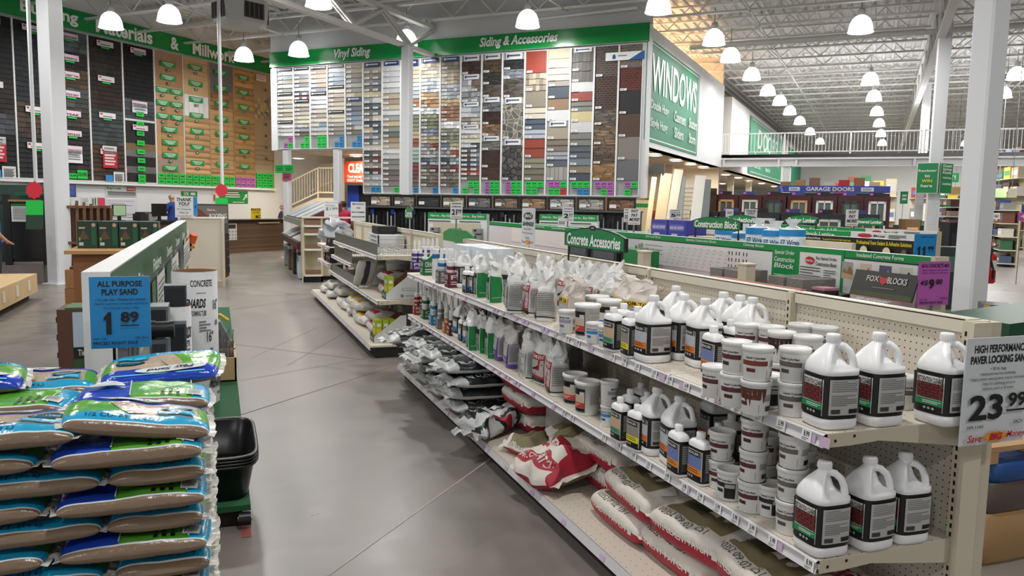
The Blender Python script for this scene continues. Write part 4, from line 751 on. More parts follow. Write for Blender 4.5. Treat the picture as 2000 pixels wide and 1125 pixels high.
for kinds, px, py, z, where in (('mm', 1433, 796, ZT, 'left front stack of two, top shelf'), ('m', 1396, 778, ZT, 'front left of the stacks, top shelf'), ('Dr', 1474, 812, ZT, 'middle front stack, top shelf'), ('k', 1500, 798, ZT, 'single tub between stacks, top shelf'), ('gg', 1546, 815, ZT, 'stack beside the corner jug, top shelf'), ('dd', 1521, 768, ZT, 'second row stack with dark drips, top shelf'), ('mm', 1455, 745, ZT, 'third row stack, top shelf'), ('mm', 1501, 752, ZT, 'second row stack, top shelf'), ('gg', 1560, 745, ZT, 'back row left stack, top shelf'), ('gg', 1606, 742, ZT, 'back row right stack, top shelf'), ('gg', 1572, 780, ZT, 'stack behind the corner stack, top shelf'), ('g', 1760, 798, ZT, 'single tub between the cleaner jugs, top shelf'),
                                ('mm', 1406, 957, ZM, 'left stack of two, middle shelf'), ('k', 1424, 979, ZM, 'single tub in front of the left stack, middle shelf'), ('mmm', 1466, 1003, ZM, 'tall middle stack, middle shelf'), ('k', 1505, 1012, ZM, 'single tub between tall stacks, middle shelf'), ('ggg', 1541, 1046, ZM, 'tall right stack, middle shelf'), ('mm', 1490, 965, ZM, 'second row stack, middle shelf'), ('gg', 1560, 1000, ZM, 'second row right stack, middle shelf')):
    for i, k in enumerate(kinds):
        pos = '' if len(kinds) == 1 else (('lower', 'upper') if len(kinds) == 2 else ('bottom', 'middle', 'top'))[i]+' '
        put(tubs[k], px, py, z, .048, '%s%s band colorant tub, %s' % (pos, nm[k], where), R(-20+random.uniform(-25, 15)), G_T, TH*i)
pr_ = make_pail('', '#c8362e'); pb_ = make_pail('', '#2f80c4', ('#d6d6d2', '#b8b4ac', '#9a9690'))
for pr, px, py, z, lab in ((pr_, 1146, 662, ZT, 'white pail with red label at the front of the top shelf'), (pb_, 1188, 650, ZT, 'white pail with blue label in the second row, top shelf'), (pb_, 1240, 645, ZT, 'white pail with wide lid behind the small bottles, top shelf'), (pr_, 1165, 640, ZT, 'white pail in the back left of the group, top shelf'), (pr_, 1215, 632, ZT, 'white pail in the back right of the group, top shelf'),
                           (pr_, 1146, 812, ZM, 'white pail with red label at the front of the middle shelf'), (pr_, 1122, 795, ZM, 'white pail with red label partly hidden behind a white bag, middle shelf')):
    put(pr, px, py, z, .066, lab, R(random.uniform(-12, 8)), G_P)
sb_ = make_tub('', '#2f86c6', name='tub', r=.041, h=.105, txt='PATCH', foot='#2f86c6'); sg_ = make_tub('', '#9a9aa8', r=.045, h=.125, txt='MORTAR', foot='#c8b84a')
put(sg_, 1107, 652, ZT, .045, 'white tub with grey square label left of the red label pail, top shelf', R(-15)); put(sb_, 1160, 672, ZT, .04, 'small blue band tub in front of the pails, top shelf', R(-20)); put(sb_, 1184, 679, ZT, .04, 'second small blue band tub touching the green label bottle, top shelf', R(-20))
put(sb_, 1188, 834, ZM, .041, 'small blue band tub under another tub, middle shelf', R(-20)); put(sg_, 1188, 834, ZM, .045, 'white tub stacked on a blue band tub, middle shelf', R(60), stack=.1055)
# ================================================================ bags
FILM = dict(rough=.28, bump=.25, bs=14.)
def bagS(L, Wd, H, seed=0, p=3.6, q=2.3, lump=.006, crump=0., sag=0., mid=.42):
    def prof(w): return max(0., 1-abs(w)**p)**(1/q)
    def S(U, V, h, top=True):
        u, v = 2*U-1, 2*V-1; k = prof(u)*prof(v)
        x = L/2*u*(1-.05*abs(v)**3); y = Wd/2*v*(1-.07*abs(u)**3)
        z = H*(mid+(1-mid)*k) if top else H*mid*(1-k)
        b = (1-k); x *= 1+.0*b
        n = nz((x, y, .3 if top else .1), 7, seed)*lump+nz((x, y, .5), 18, seed+9)*(lump*.45)
        if top: z += n*k*2.2
        if crump: x += nz((x, y, z), 9, seed+3)*crump; y += nz((x, y, z), 9, seed+5)*crump; z += (nz((x, y, z), 11, seed+7)*crump)*(1 if top else .3)*k
        z -= sag*(u*u); e = 1e-3
        return Vector((x, y, z+(h if top else -h)))
    return S
def cosline(n, extra=()):
    a = [.5-.5*math.cos(math.pi*(.04+.92*i/n)) for i in range(n+1)]; a[0] = 0; a[-1] = 1
    a = [.5+.5*math.sin(math.pi/2*(2*i/n-1)) for i in range(n+1)]
    for e in extra:
        j = min(range(1, n), key=lambda k: abs(a[k]-e)) if n > 2 else 0; a[j] = e
    return sorted(a)
def make_bag(name, label, cat, L, Wd, H, colf, art=(), seed=0, nu=30, nv=22, snapu=(), snapv=(), flange=.02, fl_m=None, group=None, eps=.0012, side=None, **kw):
    """a filled bag lying flat: body in one mesh, printing mapped onto its skin, ruffled end seams"""
    S = bagS(L, Wd, H, seed, **kw); t = thing(name, label, cat, (0, 0, 0), 0, group); m = MB(); us = cosline(nu, snapu); vs_ = cosline(nv, snapv)
    for top in (True, False):
        vs = [S(u, v, 0, top) for v in vs_ for u in us]; fs = []; mm = []
        for j in range(nv):
            for i in range(nu):
                f = (j*(nu+1)+i, j*(nu+1)+i+1, (j+1)*(nu+1)+i+1, (j+1)*(nu+1)+i); fs.append(f if top else f[::-1]); mm.append(colf((us[i]+us[i+1])/2, (vs_[j]+vs_[j+1])/2, top))
        m.add(vs, fs, mm, True)
    if flange:
        g = m
        for end in (0, 1):
            s = 1 if end else -1; a = [S(end, v, 0, True) for v in vs_]; b = [p+Vector((s*flange*(1+.4*nz(p, 30, seed)), 0, nz(p, 26, seed+1)*flange*.8)) for p in a]
            g.add(a+b, [(i, i+1, nv+1+i+1, nv+1+i) for i in range(nv)], fl_m or colf(.5, .02, False), False)
    if art: m.art(lambda u, v, h: S(u, v, h+.0008), art, eps, (26, 20))
    if side: side(m, S)
    m.build('body', t)
    return t
# ---- vinyl cement patch bags
PAPER = C('#d9d3c8', .6, bump=.3, bs=18.); REDP = C('#a82236', .55, bump=.25, bs=18.); OLIVE = C('#857b5c', .6, bump=.2, bs=18.); DOT = C('#2a2a2a', .7); LTXT = C('#e6dfd8', .6)
def col_patch(u, v, top):
    if not top: return REDP
    if v < .14: return PAPER
    if v > .62: return REDP if v < .86 else PAPER
    return OLIVE if .12 < u < .8 else PAPER
art_patch = [('t', '10352 09:02 1251', .1, .045, .7, .12, DOT, -.01), ('t', 'VINYL CEMENT PATCH', .06, .66, .94, .82, LTXT, .02)]+para(.2, .45, .25, .42, 5, C('#4a4432'))+para(.2, .4, .45, .58, 4, C('#4a4432'))+[('r', .86, .2, .95, .4, C('#d6d0c8')), ('r', .5, .3, .6, .5, C('#e0dbd0')), ('e', .7, .35, .05, .05, C('#e0dbd0')), ('e', .64, .45, .04, .04, C('#e0dbd0'))]
def side_print(txt, m1, span=(.06, .82)):
    """lettering along the front side of the bag, below its shoulder"""
    def f(m, S):
        F = lambda u, v, h: (lambda a, b: Vector((a.x, min(a.y, b.y)-.004-h, a.z+(b.z-a.z)*v)))(S(u, .004, 0, False), S(u, .02, 0, True))
        m.art(F, [('t', txt, span[0], .3, span[1], .72, m1, .02), ('r', .86, .25, .92, .75, C('#d8d2ca'))], .001, (24, 2))
    return f
BOXY = dict(p=7., q=3.4, mid=.52)
patch = make_bag('cement_patch_bag', '', 'bag', .50, .42, .125, col_patch, art_patch, 3, snapu=(.12, .8), snapv=(.14, .62, .86), fl_m=PAPER, lump=.008, side=side_print('CEMENT PATCH', LTXT), **BOXY)
patch2 = make_bag('cement_patch_bag', '', 'bag', .52, .44, .14, col_patch, art_patch, 11, snapu=(.12, .8), snapv=(.14, .62, .86), fl_m=PAPER, lump=.011, side=side_print('VINYL CEMENT PATCH', LTXT), **BOXY)
GP = 'cement patch bags on the base shelf of the foreground gondola'; q = ZB0+.008
for pr, x, y, z, rz, lab in ((patch, 1.95, 3.27, q, -90, 'red and white cement bag, lower of the middle pair on the base shelf'), (patch2, 1.98, 3.19, q+.125, -96, 'red and white cement bag, upper of the middle pair on the base shelf'),
                             (patch, 1.98, 2.82, q, -88, 'red and white cement bag under the one showing its olive panel'), (patch2, 1.98, 2.70, q+.125, -84, 'cement bag showing its olive panel and printed date code'),
                             (patch, 2.02, 2.24, q, -90, 'red and white cement bag at the foot of the nearest pile'), (patch2, 1.98, 2.28, q+.125, -97, 'cement bag on top of the nearest pile, cut by the bottom edge')):
    place(pr, (x, y, z), R(rz), lab, GP)
for i, (y, n) in enumerate(((3.80, 2), (3.45, 2), (2.95, 2), (2.45, 2))):
    for k in range(n): place((patch, patch2)[k % 2], (2.12+.01*k, y+.02*k+.22*(i == 0)*0, q+.128*k+(.25 if i else .0)), R(-90+random.uniform(-5, 5)), 'dark red cement bag, %s of the back pile behind the slumped bag' % ('lower', 'upper')[k], GP) if i == 0 else None
cb1 = make_bag('crumpled_cement_bag', 'big crumpled red and white cement bag slumped on its side on the base shelf', 'bag', .36, .44, .2, lambda u, v, top: (REDP if .1 < v < .3 or .45 < v < .68 or u > .93 else OLIVE if v > .7 and u < .5 else PAPER) if top else (REDP if v < .2 else OLIVE), [('t', 'VINYL CEMENT PATCH', .08, .51, .9, .61, LTXT), ('t', 'VINYL CEMENT PATCH', .05, .15, .9, .25, LTXT)], 21, snapu=(.5, .93), snapv=(.1, .3, .45, .68), fl_m=PAPER, crump=.045, lump=.02, flange=.04)
place(cb1, (1.80, 3.98, q+.02), R(-78), rx=R(14))
cb2 = make_bag('crumpled_cement_bag', 'torn olive and white cement bag lying flat behind the slumped one', 'bag', .4, .36, .09, col_patch, art_patch[:1], 23, snapu=(.12, .8), snapv=(.16, .62, .86), fl_m=PAPER, crump=.05, lump=.02, flange=.04)
place(cb2, (1.88, 4.5, q), R(-60))
cb4 = make_bag('crumpled_cement_bag', 'flattened red and white cement bag deeper on the base shelf, right of the slumped one', 'bag', .42, .36, .08, col_patch, art_patch[1:2], 29, snapu=(.12, .8), snapv=(.16, .62, .86), fl_m=PAPER, crump=.04, lump=.02)
place(cb4, (2.05, 4.3, q+.1), R(-100))
SILV = C('#c9cacb', .35, bump=.6, bs=22.); INK = C('#1d2022', .4, bump=.4, bs=22.)
cb3 = make_bag('crumpled_cement_bag', 'crumpled silver and black bag hanging over the edge of the base shelf', 'bag', .42, .3, .15, lambda u, v, top: (REDP if .35 < u < .5 and v > .4 else INK if int(u*9+v*5) % 3 == 0 else SILV), [('t', 'CEMENT', .3, .5, .8, .7, INK)], 27, crump=.06, lump=.03, flange=.07, fl_m=SILV)
place(cb3, (1.72, 5.0, q), R(-150), ry=R(4))
# ---- dark bags
DK = C('#26292b', .32, bump=.3, bs=16.); DKG = C('#3b4540', .32, bump=.3, bs=16.); PALE = C('#bfc1c0', .35, bump=.4, bs=16.); DKGR = C('#17302a', .4, bump=.3, bs=16.)
def col_dark(sel):
    def f(u, v, top):
        if not top: return PALE if u < .1 or v < .06 else DK
        if u < .16: return PALE
        return DK if v < .3 or u > .75 else sel
    return f
art_dark = [('r', .2, .1, .3, .25, PALE), ('t', 'CONCRETE', .34, .1, .8, .24, PALE)]+para(.24, .5, .5, .85, 5, PALE)+[('r', .03, .3, .11, .6, INK), ('r', .03, .65, .11, .8, INK)]
dk = [make_bag('concrete_mix_bag', '', 'bag', .52, .40, .10, col_dark(s), art_dark, 31+i, snapu=(.1, .16, .75), snapv=(.3, .06), fl_m=PALE, crump=.018, lump=.014, flange=.05) for i, s in enumerate((DKG, C('#5a605c', .32, bump=.3, bs=16.), DKGR))]
GD = 'dark concrete mix bags on the base shelf'; k = 0
# piles, local x of the bag points across the shelf
pil = [(5.62, 4), (6.08, 4), (6.55, 4), (7.02, 3)]
for pi_, (y, n) in enumerate(pil):
    for j in range(n):
        place(dk[(k*2+pi_) % 3], (1.86-.02*j+random.uniform(-.03, .03), y+random.uniform(-.04, .04), q+.1*j), R(random.uniform(-9, 8)), 'dark concrete mix bag, %s of the %s pile from the silver bag' % (('bottom', 'second up', 'third up', 'top')[j if n == 4 or j < 2 else 3], ORD[pi_]), GD, ry=R(random.uniform(-3, 3))); k += 1
for i, (x, y, lab) in enumerate(((1.60, 7.1, 'dark bag slipping over the far corner of the base shelf'), (1.64, 6.3, 'loose grey bag hanging off the front of the dark bag piles'))): place(dk[i], (x+.08, y, q+.3-.02*i), R(8*i), lab, GD, ry=R(-8))
# red patch bags standing behind, in shadow
for i, (x, y, z) in enumerate(((2.12, 5.1, q), (2.12, 5.08, q+.13), (2.1, 5.12, q+.26))): place((patch, patch2)[i % 2], (x, y, z), R(-90+random.uniform(-6, 6)), 'red cement bag in shadow under the middle shelf, %s of its pile' % ('bottom', 'middle', 'top')[i], GP)
# ---- standing pouches with crumpled tops
def make_pouch(name, label, Wd, D, H, body, art=(), top='#e3e3e1', seed=0, lean=0., side=None):
    t = thing(name, label, 'bag', (0, 0, 0)); N = 40; base = sect(1, 1, 160, 3.6); Q = [base[(80+i) % 160] for i in range(161)]
    def F(u, v, h):
        u = (u % 1.)*160; i = min(159, int(u)); f = u-i; x = Q[i][0]*(1-f)+Q[i+1][0]*f; y = Q[i][1]*(1-f)+Q[i+1][1]*f
        s = max(0., (v-.55)/.45); a = D/2*(1-.62*s**1.3)*(1+.1*math.sin(min(1, v/.6)*math.pi)); b = Wd/2*(1-.04*s+.05*math.sin(v*math.pi)-.5*max(0, s-.72))
        p = Vector((x*(a+h), y*(b+h), H*v)); k = .003+.042*max(0., (v-.6)/.4)
        p.x += nz(p, 19, seed)*k*1.6+lean*v*v; p.y += nz(p, 17, seed+4)*k*1.2; p.z += nz(p, 15, seed+8)*k*2.2
        return p
    vv = [0, .015, .05, .15, .3, .45, .6, .66, .72, .77, .82, .87, .92, .96, 1.]; m = MB(); tm = C(top, .4)
    rings = [[F(i/N, v, 0) for i in range(N)] for v in vv]
    for r0, r1, v in zip(rings[:-1], rings[1:], vv):
        mm = []
        for i in range(N): u = (i+.5)/N; mm.append(tm if v >= .66 else body(u, v))
        m.add(r0+r1, [(i, (i+1) % N, N+(i+1) % N, N+i) for i in range(N)], mm, v < .6)
    m.add(rings[0], [tuple(range(N))[::-1]], tm); m.add(rings[-1], [tuple(range(N))], tm)
    if art: m.art(lambda u, v, h: F(u, v, h+.0012), art, .0006, (30, 10))
    m.build('body', t)
    return t
GRN = C('#0f7a3a', .4); WHB = C('#dfdfdd', .4); GRYB = C('#b9bab8', .45); PUR = C('#6a4a9a', .45); YEL = C('#d8b82a', .5); TANB = C('#c9bcae', .5); REDB = C('#b3202b', .45)
g_body = lambda u, v: GRN if .13 < (u % 1) < .37 or .63 < u < .87 else WHB
g_art = [('r', -.1, .06, .1, .62, C('#2c2e2c'))]+photo(-.09, .09, .2, .5, ('#8a8f8a', '#4a4038', '#6a625a'))+[('r', -.1, .08, .1, .2, GRN), ('t', 'GROUT', -.08, .1, .08, .18, OFFW), ('r', -.1, .5, .1, .6, LBK), ('r', .125, .04, .135, .64, OFFW), ('r', .365, .04, .375, .64, OFFW), ('r', .2, .12, .3, .13, OFFW)]
r_body = lambda u, v: WHB if v > .12 else WHB
r_art = [('r', -.11, .12, .11, .64, REDB), ('r', -.095, .17, .095, .5, GRYB), ('t', 'CEMENT', -.09, .53, .09, .61, OFFW), ('p', [(-.05, .3), (.06, .42), (.07, .4), (-.03, .26)], LBK), ('r', -.11, .04, .11, .12, LBK), ('r', .14, .14, .36, .6, C('#bdbab2'))]+para(.16, .34, .2, .56, 10, TGREY)+[('r', .13, .08, .37, .105, LBK)]
y_art = [('r', -.11, .5, .11, .62, YEL), ('r', -.11, .12, .11, .48, GRYB), ('t', 'MORTAR', -.08, .52, .08, .6, LBK), ('r', .14, .14, .36, .6, C('#bdbab2'))]+para(.16, .34, .2, .56, 10, TGREY)+[('r', -.11, .06, .11, .1, LBK)]
p_body = lambda u, v: PUR if .1 < (u % 1) < .14 or .36 < u < .4 or v < .1 and u < .5 else C('#a9a2b4', .45)
p_art = [('r', -.1, .3, .1, .62, GRYB), ('r', -.1, .08, .1, .28, PUR), ('t', 'THIN SET', -.08, .16, .08, .24, OFFW), ('r', .15, .1, .35, .6, C('#b8b4bc'))]+para(.17, .33, .15, .56, 9, TGREY)
w_art = [('r', .14, .1, .36, .62, C('#b4b3ae'))]+para(.16, .34, .14, .58, 12, TGREY)+[('r', .13, .05, .37, .08, LBK), ('r', -.11, .1, .11, .6, C('#bfbeb8'))]+para(-.09, .09, .15, .55, 10, TGREY)
pg = [make_pouch('grout_bag', '', .15, .10, .285, g_body, g_art, seed=i) for i in (1, 2)]
prd = [make_pouch('cement_pouch', '', .19, .12, .30, r_body, r_art, seed=i) for i in (5, 6, 7)]
pyl = [make_pouch('mortar_pouch', '', .19, .12, .30, r_body, y_art, seed=i, top='#e0dcd8') for i in (9, 10)]
ppu = [make_pouch('thin_set_bag', '', .17, .10, .27, p_body, p_art, seed=13, top='#cfcbc6')]
pwh = [make_pouch('white_mortar_bag', '', .19, .12, .30, r_body, w_art, seed=i) for i in (15, 16)]
ptn = [make_pouch('tan_mortar_bag', '', .19, .12, .27, lambda u, v: TANB, y_art[:3], seed=i, top='#d9cfc6') for i in (18, 19)]
GB2 = 'small bags standing on the foreground gondola'
for pr, px, py, z, rz, rx, lab in ((pg[0], 940, 581, ZT, -10, 0, 'green sided bag with white top, leftmost on the top shelf'), (pg[1], 966, 591, ZT, -12, 0, 'green sided bag with white crumpled top at the front of the top shelf'), (pg[0], 996, 585, ZT, 10, 0, 'green bag just behind the front green bags, top shelf'), (pg[1], 985, 555, ZT, 5, 0, 'green bag in the back row, left, top shelf'), (pg[0], 1015, 560, ZT, 0, 0, 'green bag in the back row, right, top shelf'),
                                   (pwh[0], 1008, 611, ZT, -20, 0, 'white bag with grey text panel leaning at the front edge of the top shelf'), (prd[0], 1043, 618, ZT, -8, 0, 'white bag with a red framed picture, front of the top shelf'), (prd[1], 1066, 627, ZT, -25, 16, 'white bag with red edge leaning over towards the pails, top shelf'), (pyl[0], 1079, 585, ZT, 0, 0, 'white bag with yellow label in the second row, top shelf'), (pwh[1], 1065, 560, ZT, 10, 0, 'white crumpled bag against the back panel behind the yellow label bag'),
                                   (prd[2], 1112, 600, ZT, 5, 0, 'white and red bag right of the yellow label bag, top shelf'), (prd[0], 1140, 602, ZT, -14, 0, 'white and red bag behind the tan top bag, top shelf'), (ptn[0], 1117, 640, ZT, -8, 0, 'tan topped bag left of the red label pail, top shelf'), (pwh[0], 1135, 572, ZT, 12, 0, 'white crumpled bag against the back panel by the sign post'), (prd[1], 1163, 590, ZT, -6, 0, 'white bag with red print in the middle row behind the pails, top shelf'), (pwh[1], 1168, 572, ZT, 20, 0, 'white bag in the back row, right of the sign post, top shelf'),
                                   (pyl[1], 1190, 598, ZT, -10, 0, 'white bag with a yellow mark behind the pails, top shelf'), (pwh[0], 1203, 580, ZT, 8, 0, 'white crumpled bag in the back row above the wide lids, top shelf'), (ptn[1], 1222, 612, ZT, 0, 0, 'tan bag with yellow corner behind the wide pail lids, top shelf'), (ptn[0], 1255, 618, ZT, 24, 0, 'pinkish tan bag farthest right in the bag row, top shelf'),
                                   (pg[0], 924, 684, ZM, -10, 0, 'green bag right of the blue label bottles, middle shelf'), (pg[1], 945, 690, ZM, -8, 0, 'second green bag, middle shelf'), (pg[0], 962, 700, ZM, -14, 0, 'third green bag leaning on the purple bag, middle shelf'), (ppu[0], 978, 704, ZM, -6, 0, 'purple bag behind the wide purple one, middle shelf'), (ppu[0], 1000, 719, ZM, -10, 0, 'wide purple bag with grey label at the front of the middle shelf'),
                                   (pwh[0], 1037, 742, ZM, -8, 0, 'silver white bag right of the purple bags, middle shelf'), (prd[1], 1066, 752, ZM, 6, 0, 'white bag with red and yellow stripe in the second row, middle shelf'), (prd[0], 1088, 772, ZM, -14, 0, 'tilted white bag with a red line beside the pails, middle shelf'), (pg[1], 985, 655, ZM, 0, 0, 'dim green bag in the back row of the middle shelf'), (pwh[1], 1110, 730, ZM, 10, 0, 'dim white bag in the back row of the middle shelf')):
    put(pr, px, py, z, .08, lab, R(rz), GB2)
# tall shrink-wrapped bundle under the middle shelf
m = MB(); m.loft([[(2.09+x, 4.62+y, z) for x, y in sect(.1*s, .12*s, 24, 3)] for z, s in ((q, .95), (q+.02, 1), (.5, .98), (.53, .9))], C('#a9a6a0', .35, bump=.4, bs=20.)); m.box(1.985, 4.6, .24, 1.99, 4.63, .27, LBK); tag(m.build('wrapped_bundle'), 'grey shrink wrapped bundle standing on the base shelf under the pails', 'bundle')
# ---- caulk cartridges and their trays
def make_tube(lab, colr, band=None, h=.2, r=.0235, tip='#e2e2e0', nozzle=True):
    t = thing('caulk_tube', lab, 'tube', (0, 0, 0)); m = MB(); m.lathe([(r, 0), (r, h), (r*.95, h+.004), (r*.4, h+.008)], (0, 0, 0), C('#dcdcda', .4), 14); m.build('cartridge', t)
    m = MB(); F = lambda u, v, hh: Vector(((r+hh+.0006)*math.cos(2*math.pi*u), (r+hh+.0006)*math.sin(2*math.pi*u), h*v)); m.art(F, [('r', 0, .02, 1, .62, C(colr, .4)), ('r', 0, .7, 1, .85, C(band or colr, .4)), ('r', .4, .1, .62, .5, OFFW)], .0003, (14, 2)); m.build('label', t)
    if nozzle: m = MB(); m.lathe([(r*.42, h+.004), (r*.36, h+.03), (.0035, h+.1), (.002, h+.102)], (0, 0, 0), C(tip, .4), 10); m.build('nozzle', t)
    return t
def tray(label, p, wx, wy, hb, hf, colr, art=(), name='display_tray', lid=False):
    t = thing(name, label, 'box', p); m = MB(TR(p)); c = C(colr, .55); k = .003; hx, hy = wx/2, wy/2
    m.box(-hx, -hy, 0, hx, hy, k, c); m.box(-hx, -hy, 0, -hx+k, hy, hf, c); m.box(hx-k, -hy, 0, hx, hy, hb, c)
    for s in (-1, 1): m.prism([(0, 0), (wx, 0), (wx, hb), (wx*.7, hb), (wx*.25, hf), (0, hf)], (-hx, s*hy+(0 if s < 0 else 0), 0), (1, 0, 0), (0, 0, 1), k*-s if False else k, c)
    m.build('tray', t)
    if art: m = MB(TR(p)); F = flat((-hx-.0006, hy, 0), (0, -wy, 0), (0, 0, hf)); m.art(F, art[0]); G = flat((-hx, -hy-.0006-k*0, 0), (wx, 0, 0), (0, 0, min(hf, hb))); m.art(G, art[1] if len(art) > 1 else art[0]); m.build('print', t)
    return t
def tubes_in(proto, p, nx, ny, sp, z, lab, grp):
    n = 0
    for i in range(nx):
        for j in range(ny):
            n += 1; place(proto, (p.x+(i-(nx-1)/2)*sp, p.y+(j-(ny-1)/2)*sp, p.z+z), R(random.uniform(0, 90)), '%s, row %s from the aisle, %s along' % (lab, ORD[i], ORD[j]), grp)
wt = lambda s: [('t', s, .1, .55, .9, .85, OFFW), ('r', .1, .2, .6, .26, OFFW), ('r', .1, .34, .75, .4, OFFW)]
def spot(px, py, z, dx=.05): p = atz(px, py, z); return Vector((max(p.x, XF+.01)+dx, p.y, z+.0015))
tp = make_tube('', '#5a3a94', '#5a3a94'); tgb = make_tube('', '#b8c2c8', '#2a6a9a'); tmar = make_tube('', '#b9b9bb', '#7a2034'); trd = make_tube('', '#b01e2c', '#b01e2c'); tgn = make_tube('', '#cfd4cf', '#17663a'); tbl = make_tube('', '#b9c6d0', '#2a7aae'); tgy = make_tube('', '#9c9ea0', '#8a8c8e'); tor = make_tube('', '#d8862a', '#c9c9c4'); tdm = make_tube('', '#3a1a20', '#d6d6d4')
GT = 'caulk tubes on the foreground gondola'
def group(px, py, z, wx, wy, hb, hf, colr, lab, proto, nx, ny, tlab, txt='', dx=.06, sp=.05, zz=.004):
    p = spot(px, py, z, dx); tray(lab, p, wx, wy, hb, hf, colr, (wt(txt),) if txt else ()); tubes_in(proto, p, nx, ny, sp, zz, tlab, GT); return p
group(803, 528, ZT, .11, .11, .09, .09, '#4a2a84', 'purple tray at the far end of the top shelf', tp, 2, 2, 'purple tube in the lower purple tray', 'PL', dx=.06)
p = group(806, 519, ZT, .21, .11, .09, .09, '#4a2a84', 'purple tray behind the front purple tray, top shelf', tp, 4, 2, 'purple tube in the back purple tray', dx=.2)
p = spot(823, 537, ZT, .07); tray('green tray with a handle holding white bottles, far end of the top shelf', p, .13, .14, .2, .15, '#16693a', (wt('SEALANT'), wt('CRACK')))
sbt = make_tube('', '#e4e4e2', '#e4e4e2', h=.16, r=.026)
tubes_in(sbt, p, 2, 2, .06, .004, 'white bottle in the green tray', 'white bottles in the green tray')
big = make_tube('', '#e1e5e8', '#2a6a9a', h=.27, r=.03, nozzle=False)
for i, (dx, dy) in enumerate(((0, 0), (.07, -.01), (.14, 0))): p = spot(842, 545, ZT, .04); place(big, (p.x+dx, p.y+dy, ZT), 0, 'tall white and blue cartridge, %s from the aisle, between the trays' % ORD[i], 'tall cartridges on the top shelf')
group(853, 553, ZT, .17, .12, .12, .11, '#6d6d70', 'grey tray of caulk tubes on the top shelf', tgb, 3, 2, 'grey and blue caulk tube in the grey tray', 'SEAL', dx=.09)
group(868, 561, ZT, .21, .11, .16, .12, '#6e2236', 'maroon tray of caulk tubes on the top shelf', tmar, 4, 2, 'grey and maroon caulk tube in the maroon tray', 'FIX', dx=.1) if True else None
group(807, 614, ZM, .11, .08, .09, .09, '#a81e2a', 'red tray of red caulk tubes at the far end of the middle shelf', trd, 2, 1, 'red caulk tube in the red tray', 'RED')
group(822, 622, ZM, .16, .13, .14, .09, '#1a6a3c', 'green tray of caulk tubes, far end of the middle shelf', tgn, 3, 2, 'white and green caulk tube in the green tray', 'CR', dx=.09)
group(838, 634, ZM, .16, .11, .12, .09, '#2a80b4', 'blue tray of caulk tubes, middle shelf', tbl, 3, 2, 'white and blue caulk tube in the blue tray', 'BL', dx=.09)
group(851, 642, ZM, .16, .09, .12, .09, '#77787a', 'grey tray of caulk tubes, middle shelf', tgy, 3, 1, 'grey caulk tube in the grey middle shelf tray', dx=.09)
group(864, 650, ZM, .16, .09, .14, .09, '#c9781e', 'orange tray of caulk tubes, middle shelf', tor, 3, 1, 'orange caulk tube in the orange tray', 'OR', dx=.09)
group(873, 655, ZM, .16, .09, .14, .09, '#5a1a28', 'dark maroon tray of caulk tubes, middle shelf', tdm, 3, 1, 'dark caulk tube in the dark maroon tray', 'MA', dx=.09)
# ---- cartons on the top of the gondola
def carton(label, x0, y0, z0, x1, y1, z1, colr, art=None, face='-x', name='carton', tape=True):
    t = thing(name, label, 'box', ((x0+x1)/2, (y0+y1)/2, z0)); m = MB(); m.box(x0, y0, z0, x1, y1, z1, C(colr, .6, var=.04, vs=8.)); m.build('body', t)
    if tape: m = MB(); m.box((x0+x1)/2-.025, y0-.0006, z1-.05, (x0+x1)/2+.025, y1+.0006, z1+.0006, C(shade(colr, 1.06), .35)); m.build('tape', t)
    if art:
        F = flat((x0-.001, y1, z0), (0, y0-y1, 0), (0, 0, z1-z0)) if face == '-x' else flat((x0, y0-.001, z0), (x1-x0, 0, 0), (0, 0, z1-z0)); m = MB(); m.art(F, art, .0006); m.build('print', t)
    return t
barc = lambda u, v, w=.16, h=.5: [('r', u, v, u+w, v+h, TGREY), ('r', u+.01, v+.02, u+w-.01, v+h-.02, C('#e2e4e6'))]+[('r', u+.03, v+.1+h*.09*k, u+w-.03, v+.1+h*.09*k+.02, TGREY) for k in range(6)]
wb = [('r', 0, 0, 1, 1, C('#dfe4ea')), ('p', [(0, 0), (.18, 0), (.0, .55)], C('#1f5f96')), ('p', [(.5, 0), (.62, 0), (.5, .4)], C('#1f4f80'))]+barc(.3, .3)+barc(.8, .3)
gx = lambda px, py, y: aty(px, py, y)
carton('white shipping carton with two barcodes lying behind the caulk trays', 2.02, 6.05, 1.012, 2.265, 6.43, 1.34, '#dfe4ea', None)
t = carton('wide white carton with blue corner print on top of the grey cartons', 1.98, 6.46, ZT+.002, 2.265, 6.85, 1.34, '#dfe4ea', [('r', 0, 0, .02, .02, WHITE)])
F = flat((1.98, 6.458, ZT), (.28, 0, 0), (0, 0, .33)); m = MB(); m.art(F, wb, .0008); m.build('print', t)
carton('grey carton, left of the pair behind the jugs', 1.96, 5.62, ZT+.002, 2.12, 5.95, 1.16, '#5d5f60', None, tape=False); carton('grey carton, right of the pair behind the jugs', 2.125, 5.62, ZT+.002, 2.265, 5.95, 1.16, '#66686a', None, tape=False)
carton('cream carton lid lying across the two grey cartons', 1.96, 5.64, 1.161, 2.265, 5.93, 1.172, '#d9d2c4', None, tape=False)
